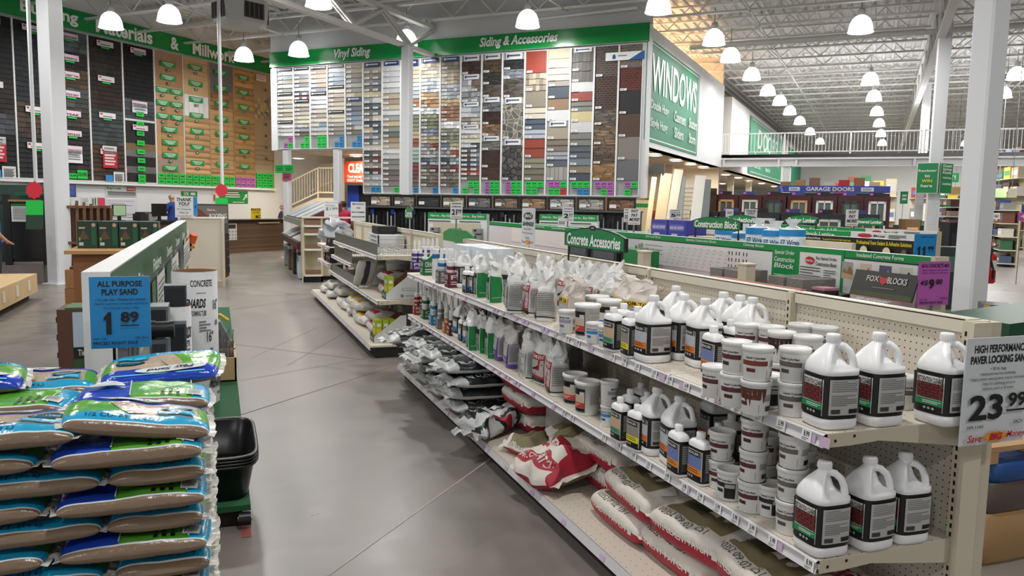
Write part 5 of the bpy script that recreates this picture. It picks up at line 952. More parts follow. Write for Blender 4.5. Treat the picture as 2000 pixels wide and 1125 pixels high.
# ================================================================ pallet of play sand
WOODP = C('#b08d62', .75, var=.15, vs=5.); 
t = thing('wooden_pallet', 'wooden pallet carrying the stacked bags of play sand', 'pallet', (-.6, 3.6, 0))
PX0, PX1, PY0, PY1 = -1.16, -.03, 2.98, 4.1
for i in range(7): m = MB(); y = PY0+(PY1-PY0-.1)*i/6; m.box(PX0, y, .108, PX1, y+.1, .128, WOODP); m.build('deck_board', t)
for i in range(3): m = MB(); x = PX0+(PX1-PX0-.04)*i/2; m.box(x, PY0, .022, x+.04, PY1, .107, WOODP); m.build('stringer', t)
for i in range(3): m = MB(); y = PY0+(PY1-PY0-.1)*i/2; m.box(PX0, y, .002, PX1, y+.1, .021, WOODP); m.build('bottom_board', t)
PL = dict(rough=.2, bump=.35, bs=13.)
SAND = C('#7d6955', .26, bump=.3, bs=16., var=.05, vs=9.); CYAN = C('#1e9cc6', **PL); BLU = C('#2146b4', **PL); GRS = C('#5aa436', **PL); WLINE = C('#d8dde0', **PL); TANC = C('#b5a28c', **PL); CLEAR = C('#c8c4bc', .25)
def ell(u, v, ru, rv, m): return ('e', u, v, ru, rv, m)
def col_front(u, v, top):
    if not top: return SAND
    if v < .05: return SAND
    if v < .07: return WLINE
    if v < .24: return CYAN
    if v < .26: return WLINE
    if v < .72: return GRS if u < .42 or u > .9 else TANC
    return BLU
def col_back(u, v, top):
    if not top: return SAND
    if v < .05 or v > .96: return SAND
    if v < .07: return WLINE
    if u < .38: return BLU
    return GRS if u < .87 else CYAN
a_front = [('t', '1/2 CU. FT. (14 L)', .14, .1, .62, .19, C('#1a4a7a', **PL)), ('p', [(.42, .26), (.55, .3), (.5, .5), (.42, .72), (.3, .66), (.34, .5)], TANC), ell(.76, .52, .12, .1, C('#14283c', **PL)), ell(.76, .52, .11, .085, C('#1a5a66', **PL)), ('t', 'Washed & Screened', .68, .49, .84, .55, WLINE, .0),
           ('r', .62, .28, .88, .4, CYAN), ('r', .64, .3, .74, .38, C('#5ab8d8', **PL)), ('r', .76, .3, .86, .38, C('#5ab8d8', **PL)), ell(.4, .83, .3, .085, WLINE), ('t', 'Play Sand', .2, .79, .6, .87, C('#2a2a30', **PL), .03, .2), ('p', [(.1, .93), (.9, .9), (.9, .92), (.1, .95)], C('#7ad0ea', **PL))]
a_back = [('r', .62+.06*i, .1, .65+.06*i, .16, LBK) for i in range(3)]+[('r', .62+.06*i, .2, .645+.06*i, .2+.18+.04*i, C('#2e5a22', **PL)) for i in range(3)]+[('r', .84-.02, .12, .96-.02, .34, C('#dcdcd8'))]+[('r', .835+.012*i, .14, .84+.012*i, .3, LBK) for i in range(8)]+[('p', [(.375, .06), (.385, .06), (.385, .95), (.375, .95)], WLINE), ('p', [(.865, .06), (.875, .06), (.875, .95), (.865, .95)], WLINE), ('p', [(.02, .8), (.36, .62), (.36, .66), (.02, .84)], C('#b8c8e8', **PL)), ell(.2, .5, .14, .12, WLINE)]
SK = dict(snapv=(.05, .07, .24, .26, .72), snapu=(.38, .42, .87), fl_m=CLEAR, flange=.022)
LB, WBG, HB_ = .50, .325, .079
sf_ = [make_bag('play_sand_bag', '', 'bag', LB, WBG, HB_, col_front, a_front, 51+i, lump=.004, crump=.006, p=4.5, q=2.6, nu=36, nv=30, eps=.0008, **SK) for i in range(3)]
sk_ = [make_bag('play_sand_bag', '', 'bag', LB, WBG, HB_, col_back, a_back, 61+i, lump=.004, crump=.006, p=4.5, q=2.6, nu=36, nv=30, eps=.0008, **SK) for i in range(3)]
ss_ = make_bag('play_sand_bag', '', 'bag', WBG, LB, HB_, col_front, [('t', '1/2 CU. FT. (14 L)', .2, .1, .85, .19, C('#1a4a7a', **PL)), ell(.5, .83, .3, .085, WLINE)], 59, lump=.004, crump=.006, p=4.5, q=2.6, nu=30, nv=34, eps=.0008, snapv=(.05, .07, .24, .26, .72), fl_m=CLEAR, flange=.03)
GS = 'play sand bags stacked on the pallet'
xr = -.06; n_ = 0; LAY = .087
zl = lambda k: .745-LAY*(k-1)
lvl = {1: 'top full layer', 2: 'second layer down', 3: 'third layer down', 4: 'fourth layer down', 5: 'fifth layer down', 6: 'sixth layer down', 7: 'seventh layer down', 8: 'bottom layer'}
for k in range(8, 0, -1):
    z = zl(k)
    if k % 2:      # long sides to the front
        row = [(xr-LB/2, 3.17, 0, 'b'), (xr-LB/2, 3.51, 0, 'f'), (xr-LB/2, 3.85, 0, 'b'), (xr-LB-.03-LB/2, 3.17, 0, 'f')]+([(xr-LB-.03-LB/2, 3.51, 0, 'b'), (xr-LB-.03-LB/2, 3.85, 0, 'f')] if k == 1 else [])
        wh = ['front right', 'second row right', 'back right', 'front left', 'second row left', 'back left']
    else:          # short ends to the front right, long side at the left
        row = [(xr-WBG/2, 3.26, 0, 's'), (xr-WBG/2, 3.79, 0, 's'), (xr-WBG-.03-LB/2, 3.17, 0, 'f'), (xr-WBG-.03-LB/2, 3.51, 0, 'b')]
        wh = ['front right, end on', 'back right, end on', 'front left, cyan edge out', 'second row left']
    for (x, y, rz, kind), w_ in zip(row, wh):
        pr = (sf_ if kind == 'f' else sk_)[n_ % 3] if kind != 's' else ss_; n_ += 1
        place(pr, (x+random.uniform(-.012, .012), y+random.uniform(-.012, .012), z+.001), R(rz+random.uniform(-2.5, 2.5)), 'play sand bag in the %s of the pallet, %s' % (lvl[k], w_), GS)
def sag(t, f):
    pass
top = [(sf_[0], -.30, 3.2, .838, 4, 'big play sand bag on top at the front right corner, drooping over the edge', R(1), R(9)), (sf_[1], -.72, 3.17, .836, -2, 'play sand bag on top at the front left, cyan edge out', 0, 0), (sk_[0], -.30, 3.56, .836, 3, 'play sand bag on top, second row, green back with a barcode', R(0), R(3)), (sk_[1], -.80, 3.56, .834, -4, 'green play sand bag on top at left, second row', 0, 0),
       (sf_[2], -.25, 3.92, .88, 176, 'play sand bag on top at the back right, upside down blue print', R(-10), R(4)), (sf_[0], -.77, 3.90, .84, 2, 'play sand bag on top at the back, left of the blue print bag', R(4), 0), (sf_[1], -1.02, 3.74, .93, 186, 'play sand bag on top at the far left, blue and white', R(-4), R(-6))]
for pr, x, y, z, rz, lab, rx, ry in top: place(pr, (x, y, z), R(rz), lab, GS, rx=rx, ry=ry)
# ================================================================ price signs
def sign_card(name, lab, F, items, cat='sign', back=None, thick=.004, parent=None, eps=.0009):
    m = MB(); m.art(F, items, eps); m.art(lambda u, v, h: F(1-u, v, h-thick), [('r', 0, 0, 1, 1, back or WHITE)], .0002)
    for a, b in (((0, 0), (1, 0)), ((1, 0), (1, 1)), ((1, 1), (0, 1)), ((0, 1), (0, 0))): m.add([F(*a, -thick), F(*b, -thick), F(*b, eps), F(*a, eps)], [(0, 1, 2, 3)], back or WHITE)
    return m.build(name, parent) if parent else tag(m.build(name), lab, cat)
SBL = C('#2585c2', .3); a = aty(173, 541, 4.4); b = aty(296, 677, 4.4); bl = lambda s, u0, v0, u1, v1, bo=.03: ('t', s, u0, v0, u1, v1, TXT, bo)
t = thing('sale_sign', 'blue sale sign reading All Purpose Play Sand 1.89', 'sign', ((a.x+b.x)/2, 4.41, .12))
F = flat((a.x, 4.4, b.z), (b.x-a.x, 0, 0), (0, .0, a.z-b.z))
sign_card('card', '', F, [('r', 0, 0, 1, 1, SBL), bl('ALL PURPOSE', .13, .86, .87, .94), bl('PLAY SAND', .2, .745, .8, .83), bl('• 1/2 cubic foot  • Washed and screened', .1, .665, .92, .70, .0), bl('• Ideal for sand boxes and garden applications', .06, .605, .96, .64, .0), bl('• Car and truck traction weight', .2, .545, .82, .58, .0), bl('1', .2, .2, .40, .51, .02), bl('89', .5, .36, .8, .51, .03), ('r', .49, .31, .8, .325, TXT), bl('169-1106', .05, .125, .26, .155, .0), bl('PER BAG', .74, .125, .96, .155, .0), bl('PRICED RIGHT SALE', .04, .055, .78, .1, .02)], parent=t)
m = MB(); m.box((a.x+b.x)/2-.02, 4.408, .121, (a.x+b.x)/2+.02, 4.42, b.z+.1, GREYM); m.build('post', t)
SWH = C('#d3d6d9', .3); a = aty(1888, 662, 1.815); b = aty(1873, 873, 1.815); W_ = .285
t = thing('sale_sign', 'white sale sign reading High Performance Paver Locking Sand 23.99', 'sign', (2.36, 1.82, b.z))
F = flat((b.x, 1.815, b.z), (W_, 0, 0), (0, 0, a.z-b.z))
ORG = C('#e8922a', .5); RD2 = C('#b8283a', .5)
star = [(.5+.21*math.cos(k*math.pi/12)*(1 if k % 2 else .8), .075+.055*math.sin(k*math.pi/12)*(1 if k % 2 else .7)) for k in range(24)]
sign_card('card', '', F, [('r', 0, 0, 1, 1, SWH), bl('HIGH PERFORMANCE', .12, .86, .93, .935), bl('PAVER LOCKING SAND', .07, .76, .98, .835), bl('• 50 lb. bag', .38, .69, .62, .725, .0), bl('• Advanced haze free technology', .22, .645, .78, .68, .0), bl('• Helps prevent weed growth, insects, and erosion', .06, .6, .95, .635, .0), bl('• Ideal for stabilizing joints on', .25, .555, .77, .59, .0), bl('walkways, patios or driveways', .26, .51, .75, .545, .0), bl('23', .08, .235, .6, .475, .03), bl('99', .67, .34, .96, .475, .03), ('r', .65, .3, .97, .318, TXT), bl('EACH', .78, .18, .92, .215, .01), bl('189-1165', .05, .165, .3, .195, .01),
    ('p', star, ORG), ('t', 'Save', .06, .04, .28, .11, RD2, .02, .3), ('t', 'BIG', .4, .045, .6, .11, RD2, .05, .2), ('t', 'Money!', .66, .04, .97, .12, RD2, .02, .3)], back=C('#c8cacc'), parent=t)
m = MB(); m.box(2.33, 1.82, 1.2, 2.36, 1.871, 1.23, BEIGE); m.build('bracket', t)
# ================================================================ left display row
GCP = C('#1c5a34', .85, bump=.3, bs=120.)
t = thing('display_platform', 'low green carpeted platform along the left of the aisle', 'platform', (-.25, 8.2, 0)); m = MB(); m.box(-.62, 4.2, .09, .13, 12.3, .12, GCP); m.build('carpet_top', t); m = MB(); m.box(-.6, 4.24, 0, .09, 12.26, .089, C('#2a2320', .7)); m.build('base', t)
m = MB(); m.tube([(.07, 4.195, .05), (.13, 4.195, .05)], .035, C('#1a1a1c', .4), 12); m.tube([(.065, 4.195, .05), (.135, 4.195, .05)], .015, GREYM, 8); m.build('caster', t)
for i in range(4):
    z = .1215+.0165*i; m = MB(); o = thing('mixing_tub', 'black plastic mixing tub, %s of the nested stack on the green platform' % ('bottom', 'second', 'third', 'top')[i], 'tub', (-.11, 4.62, z), 0, 'nested black mixing tubs'); rings = []
    B = C('#101114', .32)
    for zz, s in ((0, .85), (.19, .978), (.19, 1.03), (.2, 1.05), (.205, 1.03), (.204, .985), (.19, .973), (.005, .846), (.004, .7)): rings.append([(-.11+x*.93, 4.62+y, z+zz) for x, y in sect(.30*s, .40*s, 40, 6)])
    m.loft(rings, B); m.build('shell', o)
# header board of the left row
HB0, HB1 = 4.8, 16.0
t = thing('gondola_header', 'long waist high display wall with green and white header panels, left of the aisle', 'display', (-.62, 10.4, .12))
m = MB(); m.box(-.68, HB0, .122, -.60, HB1, 1.05, C('#9fa09c', .6)); m.build('back_wall', t)
m = MB(); m.box(-.70, HB0, 1.05, -.56, HB1, 1.295, C('#e2e3e1', .45)); m.box(-.70, HB0-.004, .6, -.56, HB0, 1.295, C('#dcdedc', .45)); m.build('header_box', t)
G2 = C('#2f5d3c', .4); F = lambda u, v, h: Vector((-.555+h, HB0+.02+(HB1-HB0-.04)*u, .55+.74*v)); it = [('r', 0, .62, 1, 1, G2)]
for i, (u0, u1, c) in enumerate(((.0, .06, '#c9cdc9'), (.065, .11, '#5a4a48'), (.115, .2, '#d6d8d6'), (.21, .25, '#2f6a42'), (.26, .36, '#d2d5d2'), (.37, .45, '#26503a'), (.46, .6, '#d8dad8'), (.62, .7, '#3a3a3a'), (.72, .98, '#cfd2cf'))):
    it += [('r', u0+.004, .05, u1, .6, C(c, .5))]+(para(u0+.012, u1-.008, .1, .5, 6, TGREY) if c[1] in 'cd' else [('p', [(u0+.01, .1), (u1-.01, .5), (u1-.01, .4), (u0+.03, .06)], C('#8a8a84'))])
for i in range(6): it.append(('t', ('Drain Pipe', 'Fittings', 'Downspout', 'Drainage', 'Edging', 'Forms')[i], .02+.16*i, .72, .10+.16*i, .9, C('#d2dcd4')))
m = MB(); m.art(F, it, .0015); m.build('header_panels', t)
# concrete forming tubes
TUBW = C('#c9cacc', .55)
for x, y, r, h, z1, lab in ((-.18, 6.55, .165, 0, 1.15, 'wide white concrete forming tube marked 16 inch'), (-.275, 5.95, .085, 0, .955, 'narrow white concrete forming tube in front of the wide one')):
    t = thing('forming_tube', lab, 'tube', (x, y, .12)); m = MB(); n = 36
    m.lathe([(r, .122), (r, z1), (r-.008, z1), (r-.008, .13)], (x, y, 0), TUBW, n, cap=False); wall_ = m
    m = MB(); m.lathe([(r-.0085, z1+.001), (r-.0085, .3)], (x, y, 0), C('#9a7450', .8), n, cap=False); m.lathe([(r-.008, z1+.0008), (r+.0005, z1+.0008)], (x, y, 0), C('#8a6848', .8), n, cap=False); m.build('inner_liner', t)
    def F(u, v, hh, x=x, y=y, r=r, z1=z1): th = -math.pi/2+u*1.7/ (1) ; return Vector((x+(r+.001+hh)*math.cos(th), y+(r+.001+hh)*math.sin(th), .13+(z1-.14)*v))
    K = C('#2c2c30'); it = []
    if r > .1:
        it = [('t', 'CONCRETE', -.1, .9, .5, .95, K), ('t', 'MENARDS', -.35, .74, .3, .81, K, .04, .3), ('t', 'CONCRETE FORMING TUBE', -.4, .68, .3, .72, K), ('t', '16"', .52, .72, .72, .8, C('#3a3a3c')), ('t', '16"', .3, .48, .5, .56, C('#3a3a3c')), ('r', .6, .6, .68, .64, TGREY), ('r', .38, .38, .48, .43, TGREY), ('r', .05, .85, .3, .855, TGREY), ('t', 'MENARDS', .35, .12, .9, .2, K, .04, .3), ('r', .4, .06, .8, .08, TGREY)]+para(.1, .4, .55, .64, 4)
    else: it = [('t', 'MENARDS', -.3, .74, .75, .84, K, .04, .3), ('t', 'CONCRETE', -.2, .67, .6, .72, K), ('t', 'FORMING TUBE', -.2, .6, .6, .65, K), ('p', [(-.1, .3), (.3, .38), (.7, .3), (.3, .25)], K), ('t', 'E', .2, .44, .35, .5, K)]
    wall_.art(F, it, .0008); wall_.build('wall', t)
# grey downspout boxes and black drain pipe beside the sign
SL = C('#5c656c', .45); SLD = C('#3a4248', .5); k = 0
for x0, x1, y0, y1, z0, z1, c, lab in ((-.40, -.30, 5.15, 5.35, .122, .845, SL, 'slate grey upright box tube, front lower, right of the blue sign'), (-.42, -.31, 5.4, 5.62, .122, 1.02, C('#6d767a', .45), 'light grey upright box tube right of the blue sign'), (-.33, -.24, 5.55, 5.75, .122, .62, SLD, 'dark box tube, short, beside the narrow forming tube'), (-.34, -.22, 5.7, 5.86, .66, .86, SLD, 'dark box tube lying at mid height by the narrow forming tube'), (-.36, -.22, 5.9, 6.06, .94, 1.10, C('#333c46', .45), 'dark blue box tube highest of the group, by the wide forming tube')):
    t = thing('box_tube', lab, 'tube', ((x0+x1)/2, (y0+y1)/2, z0)); m = MB(); m.box(x0, y0, z0, x1, y1, z1, c); m.build('body', t); m = MB(); m.box(x0+.012, y0-.001, z0+.012, x1-.012, y0+.002, z1-.02, C('#2a2e32', .6)); m.build('open_end', t)
m = MB(); m.tube([(-.41, 5.22, .903), (-.27, 5.22, .903)], .05, C('#16171a', .35), 16); m.tube([(-.4, 5.22, .903), (-.37, 5.22, .903)], .056, C('#16171a', .35), 16); m.tube([(-.29, 5.22, .903), (-.265, 5.22, .903)], .056, C('#16171a', .35), 16); tag(m.build('drain_pipe'), 'short black drain pipe fitting just right of the blue sign', 'pipe')
# wooden bins with rods
PLY = C('#c5a878', .6, var=.1, vs=6.)
for y0, y1, lab in ((7.2, 7.62, 'plywood bin of steel rods nearest on the green platform'), (7.66, 8.1, 'plywood bin of steel rods behind the nearest bin')):
    t = thing('rod_bin', lab, 'box', (-.03, y0, .12)); m = MB(); z0, z1 = .122, .33
    m.box(-.2, y0, z0, .125, y0+.015, z1, PLY); m.box(-.2, y1-.015, z0, .125, y1, z1, PLY); m.box(.11, y0, z0, .125, y1, z1, PLY); m.box(-.2, y0, z0, -.185, y1, z1, PLY); m.box(-.2, y0, z0, .125, y1, z0+.012, PLY); m.build('bin', t)
    m = MB(); rd = C('#8d8f92', .35, .8)
    for i in range(30): x = -.17+.27*random.random(); y = y0+.04+(y1-y0-.08)*random.random(); m.tube([(x, y, z0+.013), (x+random.uniform(-.02, .03), y+random.uniform(-.02, .02), z1+.08+random.uniform(0, .06))], .004, rd, 5)
    o = m.build('steel_rods', t); o['kind'] = 'stuff'
t = thing('tool_stand', 'small grey slanted stand with yellow tool, on the green platform', 'stand', (-.02, 9.1, .12)); m = MB(); m.prism([(0, 0), (.34, 0), (.2, .3), (.06, .3)], (-.2, 9.0, .122), (1, 0, 0), (0, 0, 1), -.25, C('#7e8788', .5)); m.build('stand', t); m = MB(); m.tube([(-.14, 9.05, .43), (.0, 9.0, .46), (.08, 8.98, .40)], .02, C('#d8b020', .4)); m.build('yellow_tool', t)
# beige end cap
t = thing('peg_end_panel', 'beige pegboard end panel at the far end of the left display row', 'panel', (-.28, 16.4, 0)); m = MB(); m.box(-.68, 16.4, .05, .06, 16.44, 1.32, peg_mat('XZ')); m.build('board', t); m = MB(); m.box(-.68, 16.38, 1.32, .12, 16.6, 1.35, C('#e4e0d4')); m.build('top_cap', t); m = MB(); m.box(.06, 16.37, 0, .11, 16.5, 1.32, BEIGE); m.build('upright', t); m = MB(); m.box(-.68, 16.3, 0, .06, 16.4, .12, BEIGED); m.build('base', t)

t = thing('hand_tool', 'orange and black hand tool hung at the end of the left header', 'tool', (-.5, 15.6, .9)); m = MB(); m.tube([(-.52, 15.7, .75), (-.5, 15.65, .95)], .05, C('#16161a', .5)); m.build('grip', t); m = MB(); m.tube([(-.47, 15.65, .9), (-.42, 15.6, 1.05)], .07, C('#d8542a', .5)); m.build('head', t); m = MB(); m.tube([(-.5, 15.68, .8), (-.4, 15.6, .84)], .03, C('#d8b020', .5)); m.build('yellow_trigger', t)
m = MB(); m.box(-.555, 15.4, .4, -.53, 15.9, 1.0, C('#c0a070')); tag(m.build('wood_sample'), 'tan wooden board fixed at the far end of the left header wall', 'board')
# ================================================================ things between the left row and the back counter
CRW = C('#8a5a34', .7, var=.15, vs=4.); CRL = C('#b8905c', .7, var=.12, vs=4.)
t = thing('wooden_crate', 'brown wooden crate table with a pale plank top, behind the blue sign', 'crate', (-1.3, 11.6, 0))
m = MB(); m.box(-1.72, 11.2, .1, -.76, 12.0, .98, CRW); m.build('box', t)
for i in range(4): m = MB(); m.box(-1.80, 11.1+.24*i, .985, -.72, 11.32+.24*i, 1.03, CRL); m.build('top_plank', t)
for x in (-1.22, -.85): m = MB(); m.box(x, 11.12, .3, x+.14, 11.19, .97, C('#9a683c', .7)); m.build('batten', t)
GBX = C('#173f30', .4, var=.2, vs=8.)
for i in range(4):
    x0 = -1.72+.245*i; t = thing('green_carton', 'green printed carton, %s of four in a row on the crate table' % ('leftmost', 'second from left', 'third from left', 'rightmost')[i], 'box', (x0+.12, 11.75, 1.03), 0, 'green cartons on the crate table'); m = MB(); m.box(x0, 11.6, 1.032, x0+.235, 11.9, 1.385, GBX); m.build('body', t)
    F = flat((x0, 11.598, 1.032), (.235, 0, 0), (0, 0, .353)); m = MB(); m.art(F, [('r', .04, .3, .62, .95, C('#24382c')), ('p', [(.05, .3), (.3, .7), (.6, .35)], C('#5a4a34')), ('r', .08, .72, .4, .78, PANEL), ('r', .7, .1, .95, .9, C('#1c5a3c')), ('e', .82, .86, .1, .07, C('#c8a088')), ('r', .08, .1, .3, .22, C('#c8ccc4')), ('r', .08, .28, .16, .4, C('#7ab83a'))], .0015); m.build('print', t)
t = thing('cardboard_box', 'brown cardboard box stack with an open top, behind the blue sign', 'box', (-1.9, 13.0, 0)); m = MB(); m.box(-2.15, 13.2, .0, -1.55, 13.6, .34, C('#9a7048', .8, var=.1)); m.build('lower_box', t); m = MB(); m.box(-2.14, 13.2, .345, -1.55, 13.6, .62, C('#a0764c', .8, var=.1)); m.build('upper_box', t)
m = MB(); 
for i in range(6): m.box(-2.08+.09*i, 13.25, .62, -2.0+.09*i, 13.4, .66, C(('#3a2a24', '#6a3a34')[i % 2]))
m.build('contents', t)
t = thing('display_case', 'brown display case with a ties and accessories panel, behind the blue sign', 'display', (-.95, 6.6, 0)); m = MB(); m.box(-1.1, 6.4, 0, -.72, 6.75, .89, C('#5e3b28', .6)); m.build('case', t)
F = flat((-1.0, 6.398, .3), (.28, 0, 0), (0, 0, .57)); m = MB(); m.art(F, [('r', 0, .55, 1, 1, C('#b9c8d8')), ('p', [(.3, .78), (.38, .88), (.54, .88), (.62, .78), (.54, .68), (.38, .68)], LBK), ('p', [(.38, .78), (.42, .83), (.5, .83), (.54, .78), (.5, .73), (.42, .73)], C('#b9c8d8')), ('r', 0, .4, 1, .55, LBK), ('t', 'Ties & Fasteners', .1, .44, .95, .52, OFFW), ('r', 0, .18, 1, .4, C('#2d5a30')), ('t', 'CUT', .4, .22, .8, .32, OFFW), ('r', 0, 0, 1, .18, C('#3a3a3a'))], .001); m.build('panel', t)
for i in range(4): m = MB(); m.box(-1.115, 6.45, .4+.13*i, -1.1, 6.5, .44+.13*i, LBK); m.build('latch', t)
m = MB(); m.box(-1.05, 6.42, .891, -.72, 6.72, .9, C('#3f6a3a')); m.build('lid', t)
for i in range(6):
    x = -2.84+.10*i; y = 17.4+.17*i; t = thing('lattice_panel', 'brown wooden lattice panel, %s of the leaning row behind the wide column' % ORD[i], 'panel', (x, y, 0), 0, 'lattice panels leaning in a row'); m = MB(); wd = C(('#6a4a30', '#7a5838')[i % 2], .75, var=.15)
    for dx in (0, .26): m.bar((x+dx, y, .02), (x+dx, y+.1, 1.62-.03*i), .05, .04, wd)
    for z in (.1, .8, 1.5): m.bar((x, y+.05, z), (x+.26, y+.05, z), .04, .05, wd)
    m.build('frame', t); m = MB(); m.quad((x+.02, y+.06, .1), (x+.24, y+.06, .1), (x+.24, y+.12, 1.5), (x+.02, y+.12, 1.5), C('#4a3222', .8, var=.3, vs=20.)); m.build('slats', t)
# black railing display
t = thing('railing_plinth', 'grey brown plinth under the black railing display', 'platform', (-3.6, 18.2, 0)); m = MB(); m.box(-4.9, 17.5, 0, -3.2, 18.6, .36, C('#6e6460', .6)); m.build('plinth', t)
BKM = C('#0d0e10', .35)
t = thing('railing_display', 'black porch railing display with a price card, left of the wide column', 'railing', (-3.7, 18, .36)); m = MB(); m.box(-4.9, 17.7, 1.52, -3.05, 17.8, 1.6, BKM); m.build('top_rail', t); m = MB(); m.box(-4.9, 17.7, .42, -3.05, 17.78, .48, BKM); m.build('bottom_rail', t)
for i in range(7): x = -4.85+.2*i; m = MB(); m.box(x, 17.72, .48, x+.06, 17.77, 1.52, BKM); m.build('baluster', t)
for x, w, h in ((-4.3, .16, 1.75), (-3.86, .12, 1.68), (-3.22, .14, 1.68)): m = MB(); m.box(x, 17.64, .362, x+w, 17.64+w, h, BKM); m.box(x-.02, 17.62, h, x+w+.02, 17.66+w, h+.04, BKM); m.build('post', t)
m = MB(); m.box(-3.74, 17.66, .48, -3.22, 17.68, 1.55, C('#16181a', .25)); m.build('dark_panel', t); m = MB(); m.box(-3.76, 17.6, 1.585, -3.2, 17.72, 1.62, C('#9a7a54')); m.build('wood_cap', t)
F = flat((-3.72, 17.64, 1.2), (.42, 0, 0), (0, 0, .34)); m = MB(); m.art(F, [('r', 0, 0, 1, 1, C('#d2d4d4')), ('r', 0, .86, 1, 1, C('#1d7a44'))]+para(.06, .94, .1, .8, 8), .002); m.build('price_card', t)
t = thing('green_canopy', 'dark green display canopy behind the black railing', 'display', (-3.9, 19.3, 0)); m = MB(); m.loft([[(-4.1+x, 19.4+y*.5, z) for x, y in sect(.75, .5, 24, 5)] for z in (.05, 1.8)]+[[(-4.1+x*.95, 19.4+y*.45, 1.92) for x, y in sect(.75, .5, 24, 5)]], C('#123a2c', .35)); m.build('shell', t); m = MB(); m.box(-3.9, 18.9, 1.7, -3.36, 19.0, 1.78, C('#1a5a3e', .35)); m.build('flap', t)
# slanted wood display at the left edge
t = thing('wood_display', 'slanted pale wood sample stand at the left edge', 'display', (-3.3, 13.9, 0)); PINE = C('#c9ad80', .6, var=.1, vs=4.)
m = MB(); m.box(-4.4, 12.5, .12, -2.84, 15.0, .42, PINE); m.build('box', t); m = MB(); m.box(-4.3, 12.6, 0, -2.95, 14.9, .12, C('#2c2622', .8)); m.build('kick', t)
m = MB(); m.prism([(0, 0), (1.2, 0), (0, .8)], (-4.3, 12.55, .425), (1, 0, 0), (0, 0, 1), -2.4, C('#d2b88c', .6, var=.08, vs=4.)); m.build('slope', t)
for i, (y, c) in enumerate(((13.0, '#d8d0d4'), (13.3, '#a05a98'), (13.6, '#b878b0'), (13.95, '#c8b8c4'), (14.3, '#a05a98'))):
    m = MB(); x0 = -3.35; m.add([(x0, y, .6), (x0, y+.2, .6), (x0-.3, y+.2, .8), (x0-.3, y, .8)], [(0, 1, 2, 3)], C(c, .4)); m.v = [(a, b, c2-.005) for a, b, c2 in m.v]; m.build('sample_card', t)
for i in range(3): m = MB(); m.box(-2.84, 12.7+.8*i, .2, -2.832, 12.85+.8*i, .36, C('#d6d0c4')); m.build('paper_label', t)
# ================================================================ second gondola, farther along the aisle
FX, FY0, FY1 = 2.32, 8.62, 14.3
far = gondola('second beige gondola beyond the near one, with wire baskets and bags', FX, [8.62, 9.84, 11.06, 12.28, 13.5, 14.3], 1.354,
    [dict(xf=1.66, y0=8.8, y1=12.4, z=1.10, seams=[8.8, 10.02, 11.2, 12.4], pink=.05), dict(xf=1.68, y0=10.8, y1=12.8, z=.86, seams=[10.8, 11.8, 12.8], pink=.05), dict(xf=1.64, y0=8.62, y1=12.8, z=.615, seams=[8.62, 10.0, 11.4, 12.8], pink=.1), dict(xf=1.64, y0=12.8, y1=14.3, z=.97, seams=[12.84, 14.28], endplate=(False, False)), dict(xf=1.64, y0=12.8, y1=14.3, z=.70, seams=[12.84, 14.28], endplate=(False, False))],
    1.53, .14, y_base0=8.5)
GALV = C('#7c807a', .35, .55); WIRE = C('#b9bab8', .35, .6)
def fence(label, x0, y0, y1, z, h, depth, name='shelf_fence'):
    t = thing(name, label, 'basket', (x0, (y0+y1)/2, z)); m = MB(); m.box(x0, y0, z+.002, x0+.004, y1, z+h, GALV); m.box(x0-.004, y0, z+h-.01, x0+.006, y1, z+h, GALV); m.build('front_panel', t)
    m = MB()
    for i in range(int(depth/.03)+1): x = x0+.03*i; m.tube([(x, y0, z+.002), (x, y0, z+h*.95)], .0025, WIRE, 5)
    for k in range(3): zz = z+h*(.1+.42*k); m.tube([(x0, y0, zz), (x0+depth, y0, zz)], .003, WIRE, 5)
    o = m.build('side_grid', t); o['kind'] = 'stuff'; return t
fence('long galvanised shelf fence along the top shelf of the second gondola', 1.67, 8.85, 12.3, 1.101, .13, .58); fence('galvanised basket front on its second shelf', 1.70, 10.85, 12.6, .861, .16, .3); fence('low galvanised fence on its third shelf, before the white pails', 1.655, 10.2, 12.6, .616, .12, .3)
YB = dict(rough=.4, bump=.35, bs=14.); YELB = C('#d2a52c', **YB); WHP = C('#cfcdc6', **YB); GRP = C('#9d9c98', **YB)
yb = make_bag('yellow_mix_bag', '', 'bag', .55, .38, .13, lambda u, v, top: (YELB if (.3 < u < .62 and v > .1) else WHP), [('t', 'MASONRY', .35, .4, .6, .6, WHP)], 71, snapu=(.3, .62), fl_m=WHP, crump=.02, lump=.014)
wb_ = make_bag('white_mix_bag', '', 'bag', .52, .36, .12, lambda u, v, top: GRP if .4 < u < .5 else WHP, para(.1, .36, .3, .8, 5), 73, snapu=(.4, .5), fl_m=WHP, crump=.02, lump=.014)
rb = make_bag('red_white_bag', '', 'bag', .40, .32, .13, lambda u, v, top: WHP if top or v > .5 else WHP, [('r', .1, .06, .9, .3, REDP), ('r', .2, .45, .8, .8, REDP), ('t', 'REPAIR', .26, .52, .74, .72, WHP)], 75, fl_m=WHP, crump=.012)
gb = make_bag('grey_striped_bag', '', 'bag', .36, .26, .10, lambda u, v, top: C('#3f4552', **YB) if .35 < v < .62 else WHP, [], 77, snapv=(.35, .62), fl_m=WHP, crump=.015)
GW = 'mix bags on the second gondola'
